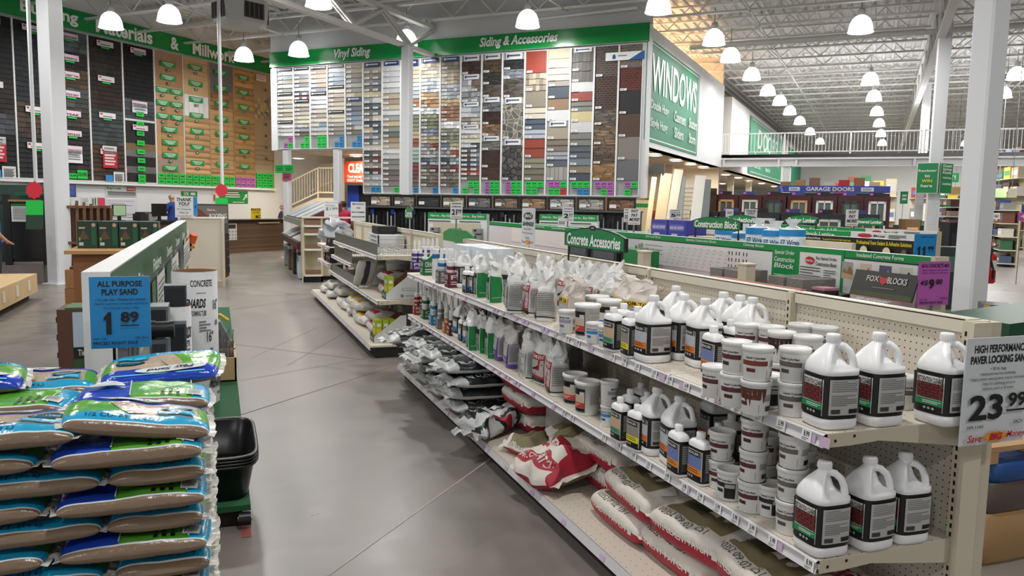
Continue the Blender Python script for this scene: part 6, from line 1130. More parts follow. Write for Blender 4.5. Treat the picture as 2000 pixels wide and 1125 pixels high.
for pr, x, y, z, rz, ry, lab in ((yb, 1.82, 10.0, .15, 5, 0, 'yellow banded bag at the near end of the yellow group, lower'), (yb, 1.84, 10.5, .15, -8, 0, 'yellow banded bag in the middle of the group, lower'), (yb, 1.82, 10.2, .292, 10, -4, 'yellow banded bag lying on top of the yellow group'), (yb, 1.84, 11.0, .15, -10, 0, 'yellow banded bag farthest in the group, lower'), (yb, 1.83, 10.75, .285, 6, 0, 'yellow banded bag on top, farther back'),
                              (wb_, 1.82, 11.5, .15, 4, 0, 'white bag just beyond the yellow ones'), (wb_, 1.84, 12.1, .15, -6, 0, 'white bag beyond, lower of a pile'), (wb_, 1.84, 12.15, .275, 5, 0, 'white bag beyond, upper of a pile'), (wb_, 1.80, 13.0, .15, -5, 0, 'white bag in the farthest pile, lower'), (wb_, 1.82, 13.1, .275, 8, 0, 'white bag in the farthest pile, upper'), (wb_, 1.8, 13.8, .15, 0, 0, 'white bag slumped at the far end of the base'),
                              (rb, 1.83, 9.45, .15, 0, 0, 'red and white bag on the base, left of the lime boxes, lower'), (rb, 1.84, 9.47, .28, 6, 0, 'red and white bag on the base, left of the lime boxes, upper'), (rb, 1.95, 9.35, .62, -4, 0, 'red and white bag on the third shelf, lower'), (rb, 1.97, 9.37, .757, 8, 0, 'red and white bag on the third shelf, upper')):
    place(pr, (x, y, z), R(rz-90), lab+(' on the second gondola' if 'gondola' not in lab and len(lab.split()) < 11 else ''), GW, ry=R(ry))
place(gb, (1.74, 9.95, .79), R(-80), 'grey and dark striped bag leaning against the white pail', GW, ry=R(-58))
def big_pail(label, x, y, z, r, h):
    t = thing('pail', label, 'pail', (x, y, z)); m = MB(); m.lathe([(r*.9, z), (r*.97, z+h*.8), (r*1.03, z+h*.8), (r*1.03, z+h*.84), (r, z+h*.84), (r*1.0, z+h*.92)], (x, y, 0), PLW2, 28); m.build('body', t)
    m = MB(); m.lathe([(r*1.06, z+h*.92), (r*1.07, z+h*.93), (r*1.07, z+h), (r*.98, z+h), (r*.96, z+h*.98), (.001, z+h*.98)], (x, y, 0), CAPW, 28); m.build('lid', t)
    F = lambda u, v, hh: Vector((x+(r*(.92+.04*v)+.003+hh)*math.cos(math.pi*1.22+u), y+(r*(.92+.04*v)+.003+hh)*math.sin(math.pi*1.22+u), z+h*v)); m = MB(); m.art(F, [('e', 0, .45, .5, .2, C('#b3202b')), ('r', -.35, .38, .35, .5, OFFW)], .001); m.build('label', t)
big_pail('white pail with a red oval label, on the third shelf of the second gondola', 1.93, 10.35, .618, .12, .24); big_pail('large white bucket with red label, deeper on the third shelf under the top shelf', 2.1, 9.75, .618, .15, .40)
LIME = C('#a5b52a', .45)
def fast_tray(label, x, y, z, n, lid=None):
    t = thing('display_box', label, 'box', (x, y, z)); m = MB(); w, d, h = .36, .26, .30; Wc = C('#c9cccb', .55); Kf = C('#7a4c2c', .8); G3 = C('#22502c', .5)
    m.box(x, y, z+.001, x+w, y+d, z+.006, Wc); m.box(x, y, z, x+.005, y+d, z+.075, G3); m.box(x+w-.005, y, z, x+w, y+d, z+h, Kf)
    for yy, c in ((y, Wc), (y+d-.004, Kf)): m.prism([(0, 0), (w, 0), (w, h), (w*.82, h), (0, .07)], (x, yy, z), (1, 0, 0), (0, 0, 1), -.004, c)
    F = flat((x, y-.001, z), (w, 0, 0), (0, 0, h)); m.art(F, [('r', 0, 0, 1, .25, G3), ('t', 'FAST', .08, .07, .36, .19, OFFW, .02, .2), ('e', .5, .13, .07, .085, OFFW), ('e', .5, .13, .05, .06, G3), ('t', '2K', .47, .1, .53, .16, OFFW), ('r', .6, .11, .95, .15, C('#8aa48e')), ('r', .5, .33, .94, .42, C('#4a504c')), ('r', .51, .34, .93, .41, Wc)], .0008)
    G = flat((x-.001, y+d, z), (0, -d, 0), (0, 0, .075)); m.art(G, [('t', 'FAST 2K', .15, .3, .85, .7, OFFW)], .0008); m.build('tray', t)
    for i in range(n):
        q = MB(); x0 = x+.02+.078*i; yy = y+.02; q.box(x0, yy, z+.008, x0+.07, yy+.2, z+.25, LIME); q.art(flat((x0, yy-.0006, z+.008), (.07, 0, 0), (0, 0, .24)), [('r', .15, .3, .85, .6, C('#d8c84a')), ('e', .5, .3, .3, .08, C('#c8842a')), ('r', .2, .7, .8, .85, C('#e0e0d0')), ('r', .1, .06, .9, .2, LBK)], .0006); q.art(flat((x0-.0006, yy+.2, z+.008), (0, -.2, 0), (0, 0, .24)), [('r', .15, .3, .85, .6, C('#d8c84a')), ('r', .2, .7, .8, .85, C('#e0e0d0'))], .0006)
        tag(q.build('mix_box'), 'lime green mix box, %s from the aisle in the %s tray' % (ORD[i], lid), 'box', 'lime green boxes in the trays')
fast_tray('white and green cut front tray of lime boxes on the base of the second gondola', 1.60, 8.66, .142, 3, 'base shelf'); fast_tray('white and green cut front tray on the third shelf of the second gondola', 1.74, 8.7, .618, 1, 'third shelf')
carton('white carton with a cut handle, base shelf end of the second gondola', 2.02, 8.66, .142, 2.28, 8.98, .42, '#b9bbbb', [('e', .5, .5, .05, .05, LBK)], '-y'); carton('white carton with a cut handle, third shelf end of the second gondola', 2.11, 8.68, .617, 2.29, 8.98, .84, '#c2c4c4', [('e', .5, .5, .05, .05, LBK)], '-y'); carton('grey carton behind the lime boxes, on the base of the second gondola', 1.99, 9.0, .142, 2.28, 9.3, .5, '#8f918f', None)
for i in range(3): carton('long white carton of stakes, %s of the stack on the second gondola top shelf' % ('bottom', 'middle', 'top')[i], 1.95, 10.2, 1.103+.058*i, 2.28, 11.0, 1.158+.058*i, '#d3d4d6', [('t', '18" Dia Stakes', .25, .3, .75, .7, LBK), ('r', .86, 0, 1, 1, LBK)], '-x', tape=False)
carton('black carton with a round orange reel beside the stakes cartons', 1.98, 10.5, 1.28, 2.25, 10.9, 1.38, '#1c1a1a', None, tape=False)
m = MB(); 
for i in range(9): m.tube([(1.72+.05*i, 9.0, 1.115+.004*(i % 3)), (1.74+.05*i, 12.2, 1.118)], .008, C('#a9aaa6', .4, .4), 6)
o = m.build('steel_stakes'); tag(o, 'loose steel stakes lying along the top shelf behind the galvanised fence', 'stakes', kind='stuff')
for i, (y, z, c) in enumerate(((13.0, .975, '#2a1c1c'), (13.3, .975, '#4a1a20'), (13.6, .705, '#1a1a1c'), (13.0, .705, '#22181a'), (13.25, .705, '#5a2028'), (12.95, .705+.16, '#2a2a2c'))): carton('small dark product box, %s of six on the far end shelves of the second gondola' % ORD[i], 1.68, y, z+.002, 1.8, y+.18, z+.13, c, [('r', .2, .5, .8, .8, PANEL)], '-x', tape=False)
cl = make_bag('plastic_wrap', 'crumpled clear plastic heap on the far end of the second gondola top', 'wrap', .34, .5, .3, lambda u, v, top: C('#c4c8cc', .12, bump=.6, bs=20., alpha=.75), [], 79, crump=.14, lump=.05, flange=0); place(cl, (1.85, 13.5, 1.01), R(-90))
# ================================================================ end unit and roofing sample racks beyond it
t = thing('end_unit', 'narrow beige shelf unit with four shelves at the end of the sample racks', 'shelving', (1.85, 17, 0)); UX0, UX1 = 1.63, 2.05
for x in (UX0, UX1-.04): m = MB(); m.box(x, 16.95, 0, x+.04, 17.05, 1.36, BEIGE); m.build('upright', t)
m = MB(); m.box(UX0, 17.25, .1, UX1+.2, 17.28, 1.36, peg_mat('XZ', '#b9ae92')); m.build('back_panel', t); m = MB(); m.box(UX0, 16.92, 1.34, 2.9, 17.3, 1.37, BEIGE); m.build('top_cap', t)
for z in (.17, .71, 1.03, 1.2): m = MB(); m.box(UX0+.04, 16.86, z-.04, UX1-.04, 17.25, z, C('#ded8c8')); m.box(UX0+.05, 16.87, z+.001, UX1-.05, 16.875, z+.1, C('#7a5a48', .6)); m.build('shelf', t)
m = MB(); m.box(UX0+.02, 16.95, 0, UX1, 17.2, .12, C('#141212')); m.build('kick_plate', t)
SLT = ('#8f9698', '#6f7a7c', '#a9aca8', '#5f6a6c', '#9aa4b0', '#7a8498')
def slope_rack(label, x0, x1, y0, y1, z0, z1, n, edge, mats, grp):
    """tilted sample shelf: low edge towards the aisle"""
    t = thing('sample_rack', label, 'display', ((x0+x1)/2, (y0+y1)/2, z0)); m = MB(); m.quad((x0, y0, z0), (x1, y0, z1), (x1, y1, z1), (x0, y1, z0), C('#4a3028', .6)); m.box(x0-.03, y0, z0-.12, x0, y1, z0+.02, C(edge, .5)); m.build('tilted_shelf', t)
    for s in (y0, y1): m = MB(); m.prism([(0, 0), (x1-x0, z1-z0), (x1-x0, z1-z0-.2), (0, -.12)], (x0, s, z0), (1, 0, 0), (0, 0, 1), -.02, C('#5e1f1c', .5)); m.build('side_panel', t)
    for i in range(n):
        a = y0+(y1-y0)*i/n+.03; b = y0+(y1-y0)*(i+1)/n-.03; m = MB(); k = .03/math.hypot(x1-x0, z1-z0); p = lambda u, y, h: Vector((x0+(x1-x0)*u-h*(z1-z0), y, z0+(z1-z0)*u+h*(x1-x0)))
        m.add([p(.05, a, .03), p(.05, b, .03), p(.93, b, .03), p(.93, a, .03), p(.05, a, .006), p(.05, b, .006), p(.93, b, .006), p(.93, a, .006)], [(0, 3, 2, 1), (0, 1, 5, 4), (1, 2, 6, 5), (2, 3, 7, 6), (3, 0, 4, 7)], C(mats[i % len(mats)], .5)); o = m.build('sample_board'); tag(o, 'sample board, %s from the near end of the %s' % (ORD[i], grp), 'sample', 'boards on the '+grp)
slope_rack('upper tilted sample rack behind the narrow shelf unit', 1.70, 2.55, 17.6, 22.3, 1.27, 1.68, 7, '#8a8880', SLT, 'upper sample rack')
slope_rack('lower tilted sample rack with a dark wooden edge', 1.60, 2.2, 17.5, 22.4, .80, 1.08, 8, '#4a3028', ('#8f9698', '#a9b0a8', '#c9c9c4', '#5a2a28', '#b8bcc0'), 'lower sample rack')
m = MB(); m.box(1.95, 17.5, 0, 2.55, 22.4, .68, C('#1c1614', .8)); m.box(2.35, 17.65, .7, 2.5, 22.25, 1.1, C('#3a1a18', .7)); tag(m.build('rack_body'), 'dark cabinet body under the tilted sample racks', 'cabinet')
for i in range(11):
    y = 17.6+.43*i; c = ('#c9d4e4', '#2a2a2c', '#c9c9c6', '#1a1a1c', '#a01e28', '#8f9190', '#5a4a3a', '#b8b8b4', '#3a3c3e', '#9aa09a', '#d0d0cc')[i]; m = MB(); m.box(1.62+.03*(i % 3), y, .02, 1.75, y+.36, .5+.05*((i*7) % 3), C(c, .5)); m.art(flat((1.62+.03*(i % 3)-.001, y+.36, .02), (0, -.36, 0), (0, 0, .5)), [('r', .1, .7, .9, .95, C(shade(c, .6))), ('r', .15, .1, .5, .6, C(shade(c, 1.2)))], .001); tag(m.build('product_carton'), 'upright product carton, %s from the near end, under the lower sample rack' % ORD[i], 'box', 'cartons under the sample racks')
# ================================================================ topper signs on posts, facing the aisle
def xsign(F): return F
def topper(label, x, ya, yb, z0, z1, txt, zpost, num='170', w_=.03, name='aisle_sign'):
    """arched green sign in the plane x; ya is the far end, yb the near end"""
    L_ = ya-yb; t = thing(name, label, 'sign', (x, (ya+yb)/2, zpost)); h = z1-z0
    arch = [(0, 0), (.06, 0), (.07, -.06), (.93, -.06), (.94, 0), (1, 0), (1, .62)]+[(1-k/10, .62+.38*math.sin(math.pi*(k/10))**.8) for k in range(1, 10)]+[(0, .62)]
    F = flat((x, ya, z0), (0, -L_, 0), (0, 0, h)); m = MB(); G_ = C('#0f7e46', .35); sc = lambda p, k: [((a-.5)*k+.5, (b-.45)*(k-.06)+.45) for a, b in p]
    m.prism([(a*L_, b*h) for a, b in arch], (x, ya, z0), (0, -1, 0), (0, 0, 1), .02, C('#141816', .5)); m.art(F, [('p', sc(arch, .96), G_), ('e', .5, .98, .06, .12, C('#141816', .5)), ('t', num, .48, .93, .52, 1.02, OFFW), ('t', txt, .06, .08, .94, .66, C('#eceeea', .4), .03, .12)], .0012); m.build('panel', t)
    for f in (.06, .94):
        m = MB(); y = ya-L_*f; m.tube([(x+.01, y, zpost), (x+.01, y, z0+.02)], .007, C('#2a2826', .4, .5), 6); m.tube([(x+.01, y, zpost), (x+.01, y, zpost+(z0-zpost)*.5)], .011, C('#2a2826', .4, .5), 8); m.build('post', t)
def card_x(name, label, x, ya, yb, z0, z1, items, back='#cfd0d0', post=None):
    F = flat((x, ya, z0), (0, yb-ya, 0), (0, 0, z1-z0)); t = thing(name, label, 'sign', (x, (ya+yb)/2, post or z0)); sign_card('card', '', F, items, back=C(back), parent=t)
    if post is not None: m = MB(); m.box(x+.006, (ya+yb)/2-.01, post, x+.012, (ya+yb)/2+.01, z0+.06, GREYM); m.build('clip', t)
def card_y(name, label, px0, py0, px1, py1, y, items, back='#cfd0d0', post=None):
    a = aty(px0, py0, y); b = aty(px1, py1, y); F = flat((a.x, y, b.z), (b.x-a.x, 0, 0), (0, 0, a.z-b.z)); t = thing(name, label, 'sign', ((a.x+b.x)/2, y, post if post is not None else b.z)); sign_card('card', '', F, items, back=C(back), parent=t)
    if post is not None: m = MB(); m.box((a.x+b.x)/2-.012, y+.006, post, (a.x+b.x)/2+.012, y+.014, b.z+.08, GREYM); m.build('post', t)
CW = ('r', 0, 0, 1, 1, C('#d9dbdc', .4)); ITX = lambda s, u0, v0, u1, v1, b=.03, sh=.2: ('t', s, u0, v0, u1, v1, TXT, b, sh)
topper('green arched sign reading Concrete Accessories on the near gondola', 2.285, 5.10, 4.21, 1.425, 1.56, 'Concrete Accessories', 1.16)
BIGS = [CW]+[('p', [(.5+(.42 if k % 2 else .3)*math.cos(k*math.pi/12), .79+(.12 if k % 2 else .075)*math.sin(k*math.pi/12)) for k in range(24)], TXT), ('t', 'BIG', .24, .75, .78, .84, OFFW, .04, .2), ITX('SAVINGS!', .08, .53, .95, .64), ITX('Do it All For', .2, .43, .8, .48, .0), ITX('Home Improvement', .08, .31, .92, .37, .0), ITX('Needs!', .34, .2, .66, .25, .0), ('t', 'Save', .08, .08, .34, .14, RD2), ('p', [(.38, .06), (.66, .06), (.66, .16), (.38, .16)], ORG), ('t', 'Money!', .68, .08, .96, .14, RD2)]
card_x('sale_sign', 'tall white sign reading Big Savings at the top rail of the near gondola', 2.33, 6.06, 5.78, 1.37, 1.675, BIGS, post=1.36)
topper('green arched sign reading Construction Block on the next aisle', 5.1, 7.82, 6.91, 1.475, 1.61, 'Construction Block', 1.37); topper('green arched sign reading Insulation, half hidden behind the Construction Block sign', 7.35, 10.35, 9.6, 1.49, 1.61, 'Insulation', 1.38); topper('green arched sign reading Outdoor Lumber', 9.4, 11.46, 10.67, 1.475, 1.61, 'Outdoor Lumber', 1.38); topper('green arched sign reading Engineered Lumber', 11.0, 11.6, 10.83, 1.45, 1.58, 'Engineered Lumber', 1.38)
topper('small green arched sign above the far end of the second gondola', 2.33, 10.4, 9.95, 1.50, 1.66, 'Concrete', 1.36)
m = MB(); F = flat((2.6, 9.5, 1.2), (0, -1.3, 0), (0, 0, .2)); m.prism([(0, 0), (1.3, 0), (1.25, .1), (1.0, .15), (.3, .15), (.05, .1)], (2.6, 9.5, 1.25), (0, -1, 0), (0, 0, 1), .02, SGREEN); 
tag(m.build('sign_panel'), 'blank green curved sign top behind the second gondola', 'sign')
THK = [CW, ITX('THANK', .1, .76, .92, .93), ITX('YOU!', .2, .56, .8, .73), ('r', .2, .5, .8, .51, TXT), ITX('for Shopping', .12, .34, .88, .44, .0), ITX('With Us!', .24, .18, .74, .28, .0), ('t', 'Save BIG Money!', .1, .04, .9, .1, RD2)]
WHY = [CW, ITX('WHY', .2, .74, .84, .94), ITX('PAY', .22, .48, .8, .68), ITX('MORE?', .08, .22, .95, .42), ('t', 'Save BIG Money!', .1, .05, .9, .13, RD2)]
pr = lambda n, c, top='NAILS', u=.2: [CW, ('r', .1, .86, .9, .93, TGREY), ('t', top, .1, .66, .9, .76, TXT), ('t', n, .1, .22, .55, .56, TXT, .04), ('t', c, .58, .38, .92, .56, TXT), ('r', .58, .33, .92, .35, TXT), ('t', 'Save BIG Money!', .1, .05, .9, .13, RD2)]
card_y('sale_sign', 'white Thank You sign on the beige end panel at left', 341, 383, 378, 425, 16.35, THK, post=1.351); card_y('price_sign', 'narrow blue price sign just right of the Thank You sign', 377, 385, 386, 421, 16.5, [('r', 0, 0, 1, 1, SBL), ('t', '4', .3, .4, .7, .56, TXT)], '#2585c2', post=1.351)
card_y('price_sign', 'white sign with handwritten 19 dollar price over the narrow shelf unit', 633, 392, 661, 425, 16.9, [CW, ITX('Floor Muds', .08, .86, .95, .93, -.01), ITX('Wall Base', .08, .68, .8, .77, -.01), ITX('$19', .1, .4, .72, .62, -.01), ITX('88', .74, .5, .95, .62, -.01), ITX('Price Tag', .3, .08, .95, .15, -.01)], post=1.37)
card_y('sale_sign', 'white sign reading Your Do It Yourself Headquarters', 685, 394, 714, 432, 14.4, [CW, ('t', 'MENARDS', .1, .84, .9, .93, TXT, .02, .2), ('t', 'YOUR', .36, .64, .66, .72, TXT, .03), ('t', 'DO IT YOURSELF', .06, .42, .95, .5, TXT, .03), ('t', 'HEADQUARTERS', .06, .18, .95, .26, TXT, .03)], post=1.36)
card_y('price_sign', 'white price sign 21.98 over the How to Buy Siding panel', 880, 394, 903, 427, 12.0, pr('21', '98', 'ROOFING NAILS'), post=.9)
card_y('price_sign', 'white price sign 2.97 before the second siding panel', 1099, 405, 1120, 432, 12.5, pr('2', '97'), post=.9); card_y('price_sign', 'small white sign under the 2.97 price', 1090, 426, 1104, 446, 12.0, [CW, ('t', 'THIS IS NO JOB', .1, .3, .9, .7, TXT)], post=.9)
card_y('sale_sign', 'white Why Pay More sign at the foot of the siding wall corner', 1228, 407, 1250, 439, 10.5, WHY, post=.9); card_y('price_sign', 'white price sign behind the Why Pay More sign', 1219, 407, 1232, 434, 10.6, pr('11', '9'), post=.9)
card_y('price_sign', 'white price sign 5.55 behind the purple cartons', 1308, 409, 1330, 428, 9.5, pr('5', '55'), post=.9)
card_y('sale_sign', 'white Thank You sign behind the Insulation sign', 1455, 408, 1478, 432, 11.0, THK, post=.9); card_y('price_sign', 'small white sign left of the far Thank You sign', 1418, 408, 1432, 424, 11.0, [CW, ('t', 'SALE', .2, .4, .8, .7, TXT)], post=.9); card_y('sale_sign', 'white Why Pay More sign left of the Engineered Lumber sign', 1653, 409, 1675, 442, 10.9, WHY, post=.9)
PKS = C('#b45cae', .35); card_y('sale_sign', 'purple sale sign 60 lb Concrete Mix 4 for 9.00', 1796, 511, 1851, 595, 4.42, [('r', 0, 0, 1, 1, PKS), ITX('60 lb CONCRETE MIX', .08, .86, .96, .95, .02, 0), ITX('ideal for setting posts, slabs and walls', .1, .78, .9, .82, .0), ITX('footings, walkways and small repairs', .1, .72, .92, .76, .0), ITX('4/$', .06, .45, .3, .58, .02), ITX('9', .33, .38, .5, .6, .04, 0), ITX('00', .55, .48, .75, .6, .03, 0), ITX('169-1858', .06, .12, .3, .15, .0), ITX('PER BAG', .7, .14, .94, .18, .0), ITX('PRICED RIGHT SALE', .06, .04, .8, .09)], '#a04c9a', post=.15)
card_y('sale_sign', 'blue sale sign 11.99 at the end of the foam sealant aisle', 1787, 457, 1826, 511, 6.7, [('r', 0, 0, 1, 1, SBL), ITX('GREAT STUFF', .3, .86, .9, .92, .0), ITX('11', .12, .22, .58, .56, .04, 0), ITX('99', .62, .4, .9, .56, .03, 0), ('r', .62, .36, .9, .37, TXT)], '#2585c2', post=.15)
# ================================================================ construction block row behind
CX = 5.07; Y0c, Y1c = 15.0, 4.52; uy = lambda px: (Y0c-atx(px, 480+.06*(px-1500), CX).y)/(Y0c-Y1c)
t = thing('display_wall', 'long white display wall with green heading strip for construction blocks', 'display', (CX+.1, 9.7, 0)); m = MB(); m.box(CX, Y1c, .05, CX+.08, Y0c, 1.362, C('#cdd0d2', .5)); m.build('panel', t)
F = flat((CX-.001, Y0c, 0), (0, Y1c-Y0c, 0), (0, 0, 1.36)); v1, v2, v3 = 1.0, .955, .735; it = [('r', 0, v2, 1, v1, SGREEN), ('r', 0, v2-.008, 1, v2, C('#20282a'))]
pw = C('#dcdddc', .45); us = [uy(p) for p in (1000, 1060, 1120, 1250, 1310, 1436, 1510, 1561, 1645, 1800)]
it += [('r', us[3], v3, us[5], v2-.01, pw), ('r', us[5], v3, us[6], v2-.01, pw), ('r', us[6], v3-.01, us[7], v1, SGREEN), ('r', us[7], v3-.02, us[8]+.003, v1, SGREEN), ('r', us[7]+.002, v3, us[8], v2+.01, pw), ('r', us[8]+.004, v3-.03, us[9]-.002, v2-.01, pw), ('r', us[0], v3+.02, us[2], v2-.01, pw)]
T_ = C('#d5e2d8', .4)
for s, a, b in (('Split Faced Blocks', 1262, 1291), ('Specialty Construction Blocks', 1341, 1400), ('Chimney Blocks', 1453, 1493), ('Insulated Concrete Forms', 1675, 1768), ('Concrete Building Block', 1078, 1105), ('Concrete Mixing Tubs', 1045, 1064)): it.append(('t', s, uy(a), v2+.012, uy(b), v1-.008, T_, .02))
for i, s in enumerate(('Special Order', 'Construction', 'Block')): it.append(('t', s, us[6]+.004, .93-.045*i, us[7]-.004, .965-.045*i, T_, .02, .15))
it += [('r', us[6]+.004, .79, us[7]-.005, .795, T_), ('r', us[6]+.004, .775, us[7]-.01, .78, T_)]
it += [('e', (us[7]*.7+us[8]*.3), .915, .006, .025, RED), ('t', 'How to...', us[7]*.8+us[8]*.2, .905, us[7]*.6+us[8]*.4, .925, pw), ('t', 'Buy Special Order', us[7]*.55+us[8]*.45, .92, us[8]-.004, .945, TXT), ('t', 'Construction Block', us[7]*.55+us[8]*.45, .885, us[8]-.004, .91, TXT)]+para(us[7]+.004, us[7]*.4+us[8]*.6, .76, .87, 6, TXT, .3)+para(us[7]*.35+us[8]*.65, us[8]-.004, .8, .86, 4, TXT, .3)
for j in range(6):
    for i in range(10): u = us[4]+(us[5]-us[4])*(i+.15)/10; v = .91-.028*j; it += [('p', [(u, v), (u+.004, v+.008), (u+.008, v)], C('#b4b4b0')), ('r', u, v-.005, u+.007, v-.003, LGREY)]
for i in range(3): it += [('t', s, us[3]+.028, .90-.035*i, us[4]-.002, .915-.035*i, TXT) for s in (('• Rugged split stone look', '• Meets ASTM certification', '• For commercial or residential use')[i],)]
for i, (du, dv) in enumerate(((.004, .85), (.012, .87), (.018, .88), (.017, .83), (.022, .835))): u = us[3]+du; it += [('p', [(u, dv), (u+.006, dv-.01), (u+.007, dv+.035), (u+.001, dv+.045)], C(('#7d7a5a', '#9a9480', '#8f8f8a')[i % 3]))]
for i in range(3):
    for j in range(3):
        for k in range(2): u = us[5]+.003+.012*i+.005*k; it += [('r', u, .9-.05*j, u+.0016, .928-.05*j, C('#2e2a2c'))]
for i, c in enumerate((('#9a9a94', '#8a6a44', '#b8a07a'), ('#c9b8a4', '#8a7a70', '#a89a8c'), ('#5a5870', '#8a8a98', '#3a3a48'), ('#c2c8b8', '#2a3028', '#5a6a50'))): u = us[8]+.012+.0195*i; it += photo(u, u+.012, .83, .935, c)
m = MB(); m.art(F, it, .0006); m.build('heading_art', t)
m = MB(); m.box(CX, Y1c-.04, .05, CX+.14, Y1c, 1.365, BEIGE); m.build('end_trim', t); m = MB(); m.box(4.42, Y1c, .87, CX, Y0c, .895, C('#7a3a2c', .6)); m.box(4.42, Y1c, .05, 4.46, Y0c, .868, C('#b9b3a4', .6)); m.build('front_shelf', t)
for px, y in ((1252, 7.75), (1449, 5.92)): m = MB(); m.box(4.40, y-.06, .896, 4.5, y+.06, 1.2, BEIGE); m.box(4.40-.01, y-.07, 1.2, 4.51, y+.07, 1.215, C('#dad2be')); m.build('stub_post', t)
CMU = C('#7d7b75', .9, bump=.5, bs=60., var=.12, vs=30.)
for i, y in enumerate((6.6, 6.36, 5.7, 5.46)):
    t = thing('concrete_block', 'grey concrete block, %s from the far side on the shelf behind the near gondola' % ORD[i], 'block', (4.78, y, .927), 0, 'concrete blocks on the back shelf'); m = MB(); x0, x1, y0, y1, z0, z1 = 4.6, 4.95, y-.1, y+.1, .927, 1.115
    for a, b, c, d in ((x0+.0605, y0, x1-.0605, y0+.045), (x0+.0605, y1-.045, x1-.0605, y1), (x0, y0, x0+.06, y1), (x1-.06, y0, x1, y1), (x0+.0605, y-.02, x1-.0605, y+.02)): m.box(a, b, z0, c, d, z1, CMU)
    m.box(x0, y0, z0-.028, x1, y1, z0-.001, C('#7a3a2c', .6)); m.build('block', t)
t = thing('counter_display', 'black angled counter display with a red fox head emblem', 'display', (4.75, 4.72, .897)); KB = C('#14140f', .35); m = MB(); p0 = [(4.62, 5.05, 1.05), (4.5, 4.42, 1.0), (4.78, 4.40, 1.20), (4.84, 5.02, 1.24)]
F = flat((4.80, 5.04, 1.03), (0, -.62, 0), (.06, 0, .2)); m.art(F, [('r', 0, 0, 1, 1, KB), ('r', .02, .02, .98, .2, C('#2c4a20')), ('r', .02, .0, .98, .06, C('#6a2a1a')), ('t', 'FOX', .22, .6, .42, .82, C('#b9b9b4')), ('p', [(.42, .82), (.5, .76), (.58, .84), (.56, .62), (.5, .5), (.44, .62)], C('#b02a2a')), ('t', 'BLOCKS', .56, .58, .86, .82, C('#b9b9b4')), ('r', .35, .36, .7, .39, TGREY)], .001); m.art(lambda u, v, h: F(1-u, v, h-.008), [('r', 0, 0, 1, 1, KB)], .001); m.build('header', t)
m = MB(); m.prism([(0, 0), (.28, 0), (.28, .13), (0, .09)], (4.52, 5.03, .9), (1, 0, 0), (0, 0, 1), -.62 if False else .62, KB); F = flat((4.52, 5.02, .993), (0, -.6, 0), (.27, 0, .04)); m.art(F, [('t', s, .25, .6-.25*i, .8, .8-.25*i, C('#c9c9c6')) for i, s in enumerate(('HIGH PERFORMANCE', 'BUILDING ENVELOPES', 'AND FOUNDATIONS'))], .001); m.build('base', t)
m = MB(); m.box(4.6, 5.1, .897, 4.75, 5.25, 1.05, C('#3a2c30', .4)); m.box(4.6, 5.1, 1.05, 4.75, 5.25, 1.07, C('#b07a88')); tag(m.build('small_carton'), 'small dark carton with pink top beside the black counter display', 'box')
# rolls and cartons showing above the heading
t0 = thing('insulation_shelf', 'shelf carrying the wrapped insulation rolls behind the block display wall', 'shelf', (5.6, 8.0, 0)); m = MB(); m.box(5.3, 6.2, 1.16, 5.95, 10.2, 1.2, BEIGE); m.build('shelf', t0); m = MB(); m.box(5.9, 6.2, 0, 5.95, 10.2, 1.38, BEIGE); m.build('back_panel', t0)
EZB = C('#2b8fd0', .3)
for i, (y, h, r) in enumerate(((7.72, .3, .13), (7.42, .26, .12), (7.15, .34, .13), (6.86, .32, .135), (6.6, .34, .13))):
    t = thing('insulation_roll', 'blue and white wrapped insulation roll, %s from the far side of five' % ORD[i], 'roll', (5.5, y, 1.2), 0, 'wrapped rolls behind the block wall'); m = MB(); m.lathe([(r*.95, 1.202), (r, 1.22), (r, 1.2+h*.86), (r*.85, 1.2+h*.9)], (5.5, y, 0), C('#d5dde2', .25, bump=.3, bs=20.), 20); F = lambda u, v, hh, y=y, h=h, r=r: Vector((5.5+(r+.002+hh)*math.cos(math.pi*1.2+u), y+(r+.002+hh)*math.sin(math.pi*1.2+u), 1.2+h*v)); m.art(F, [('r', -1.6, .68, 1.6, .88, EZB), ('r', -1.6, .1, 1.6, .22, EZB), ('t', 'EZ Wrap', -.7, .34, .8, .58, C('#1f5a8a'))], .001, (4, 1)); m.build('roll', t)
    m = MB(); rings = [[(5.5+x*s*(1+.3*nz((x, y, z), 20, i)), y+yy*s, 1.2+h*.88+z) for x, yy in sect(r, r, 16, 2)] for z, s in ((0, .85), (.02, .5), (.04, .25), (.07, .45), (.1, .6))]; m.loft(rings, C('#d8dcde', .15, alpha=.7), caps=False, smooth=False); m.build('tied_film', t)
PB = C('#3a3a9a', .4)
for i, (y0, y1) in enumerate(((9.25, 8.85), (8.82, 8.42))): t = carton('purple and white printed carton, %s of two left of the Construction Block sign' % ('left', 'right')[i], 5.4, y1, 1.203, 5.7, y0, 1.54, '#3c3c98', [('r', .08, .6, .9, .85, C('#5a5ab4')), ('t', 'BASE AND SUPPORT', .1, .66, .9, .78, OFFW), ('r', .2, .1, .55, .5, C('#b9bcd0')), ('r', .6, .2, .9, .25, OFFW), ('r', .6, .32, .9, .36, OFFW)], '-x', tape=False)
for i in range(4): carton('beige carton with dark print, %s in the row left of the wrapped rolls' % ORD[i], 5.42, 8.38-.13*i-.12, 1.203, 5.66, 8.38-.13*i, 1.36, '#b9ae96', [('r', .2, .3, .7, .6, C('#3a3a78'))], '-x', tape=False)
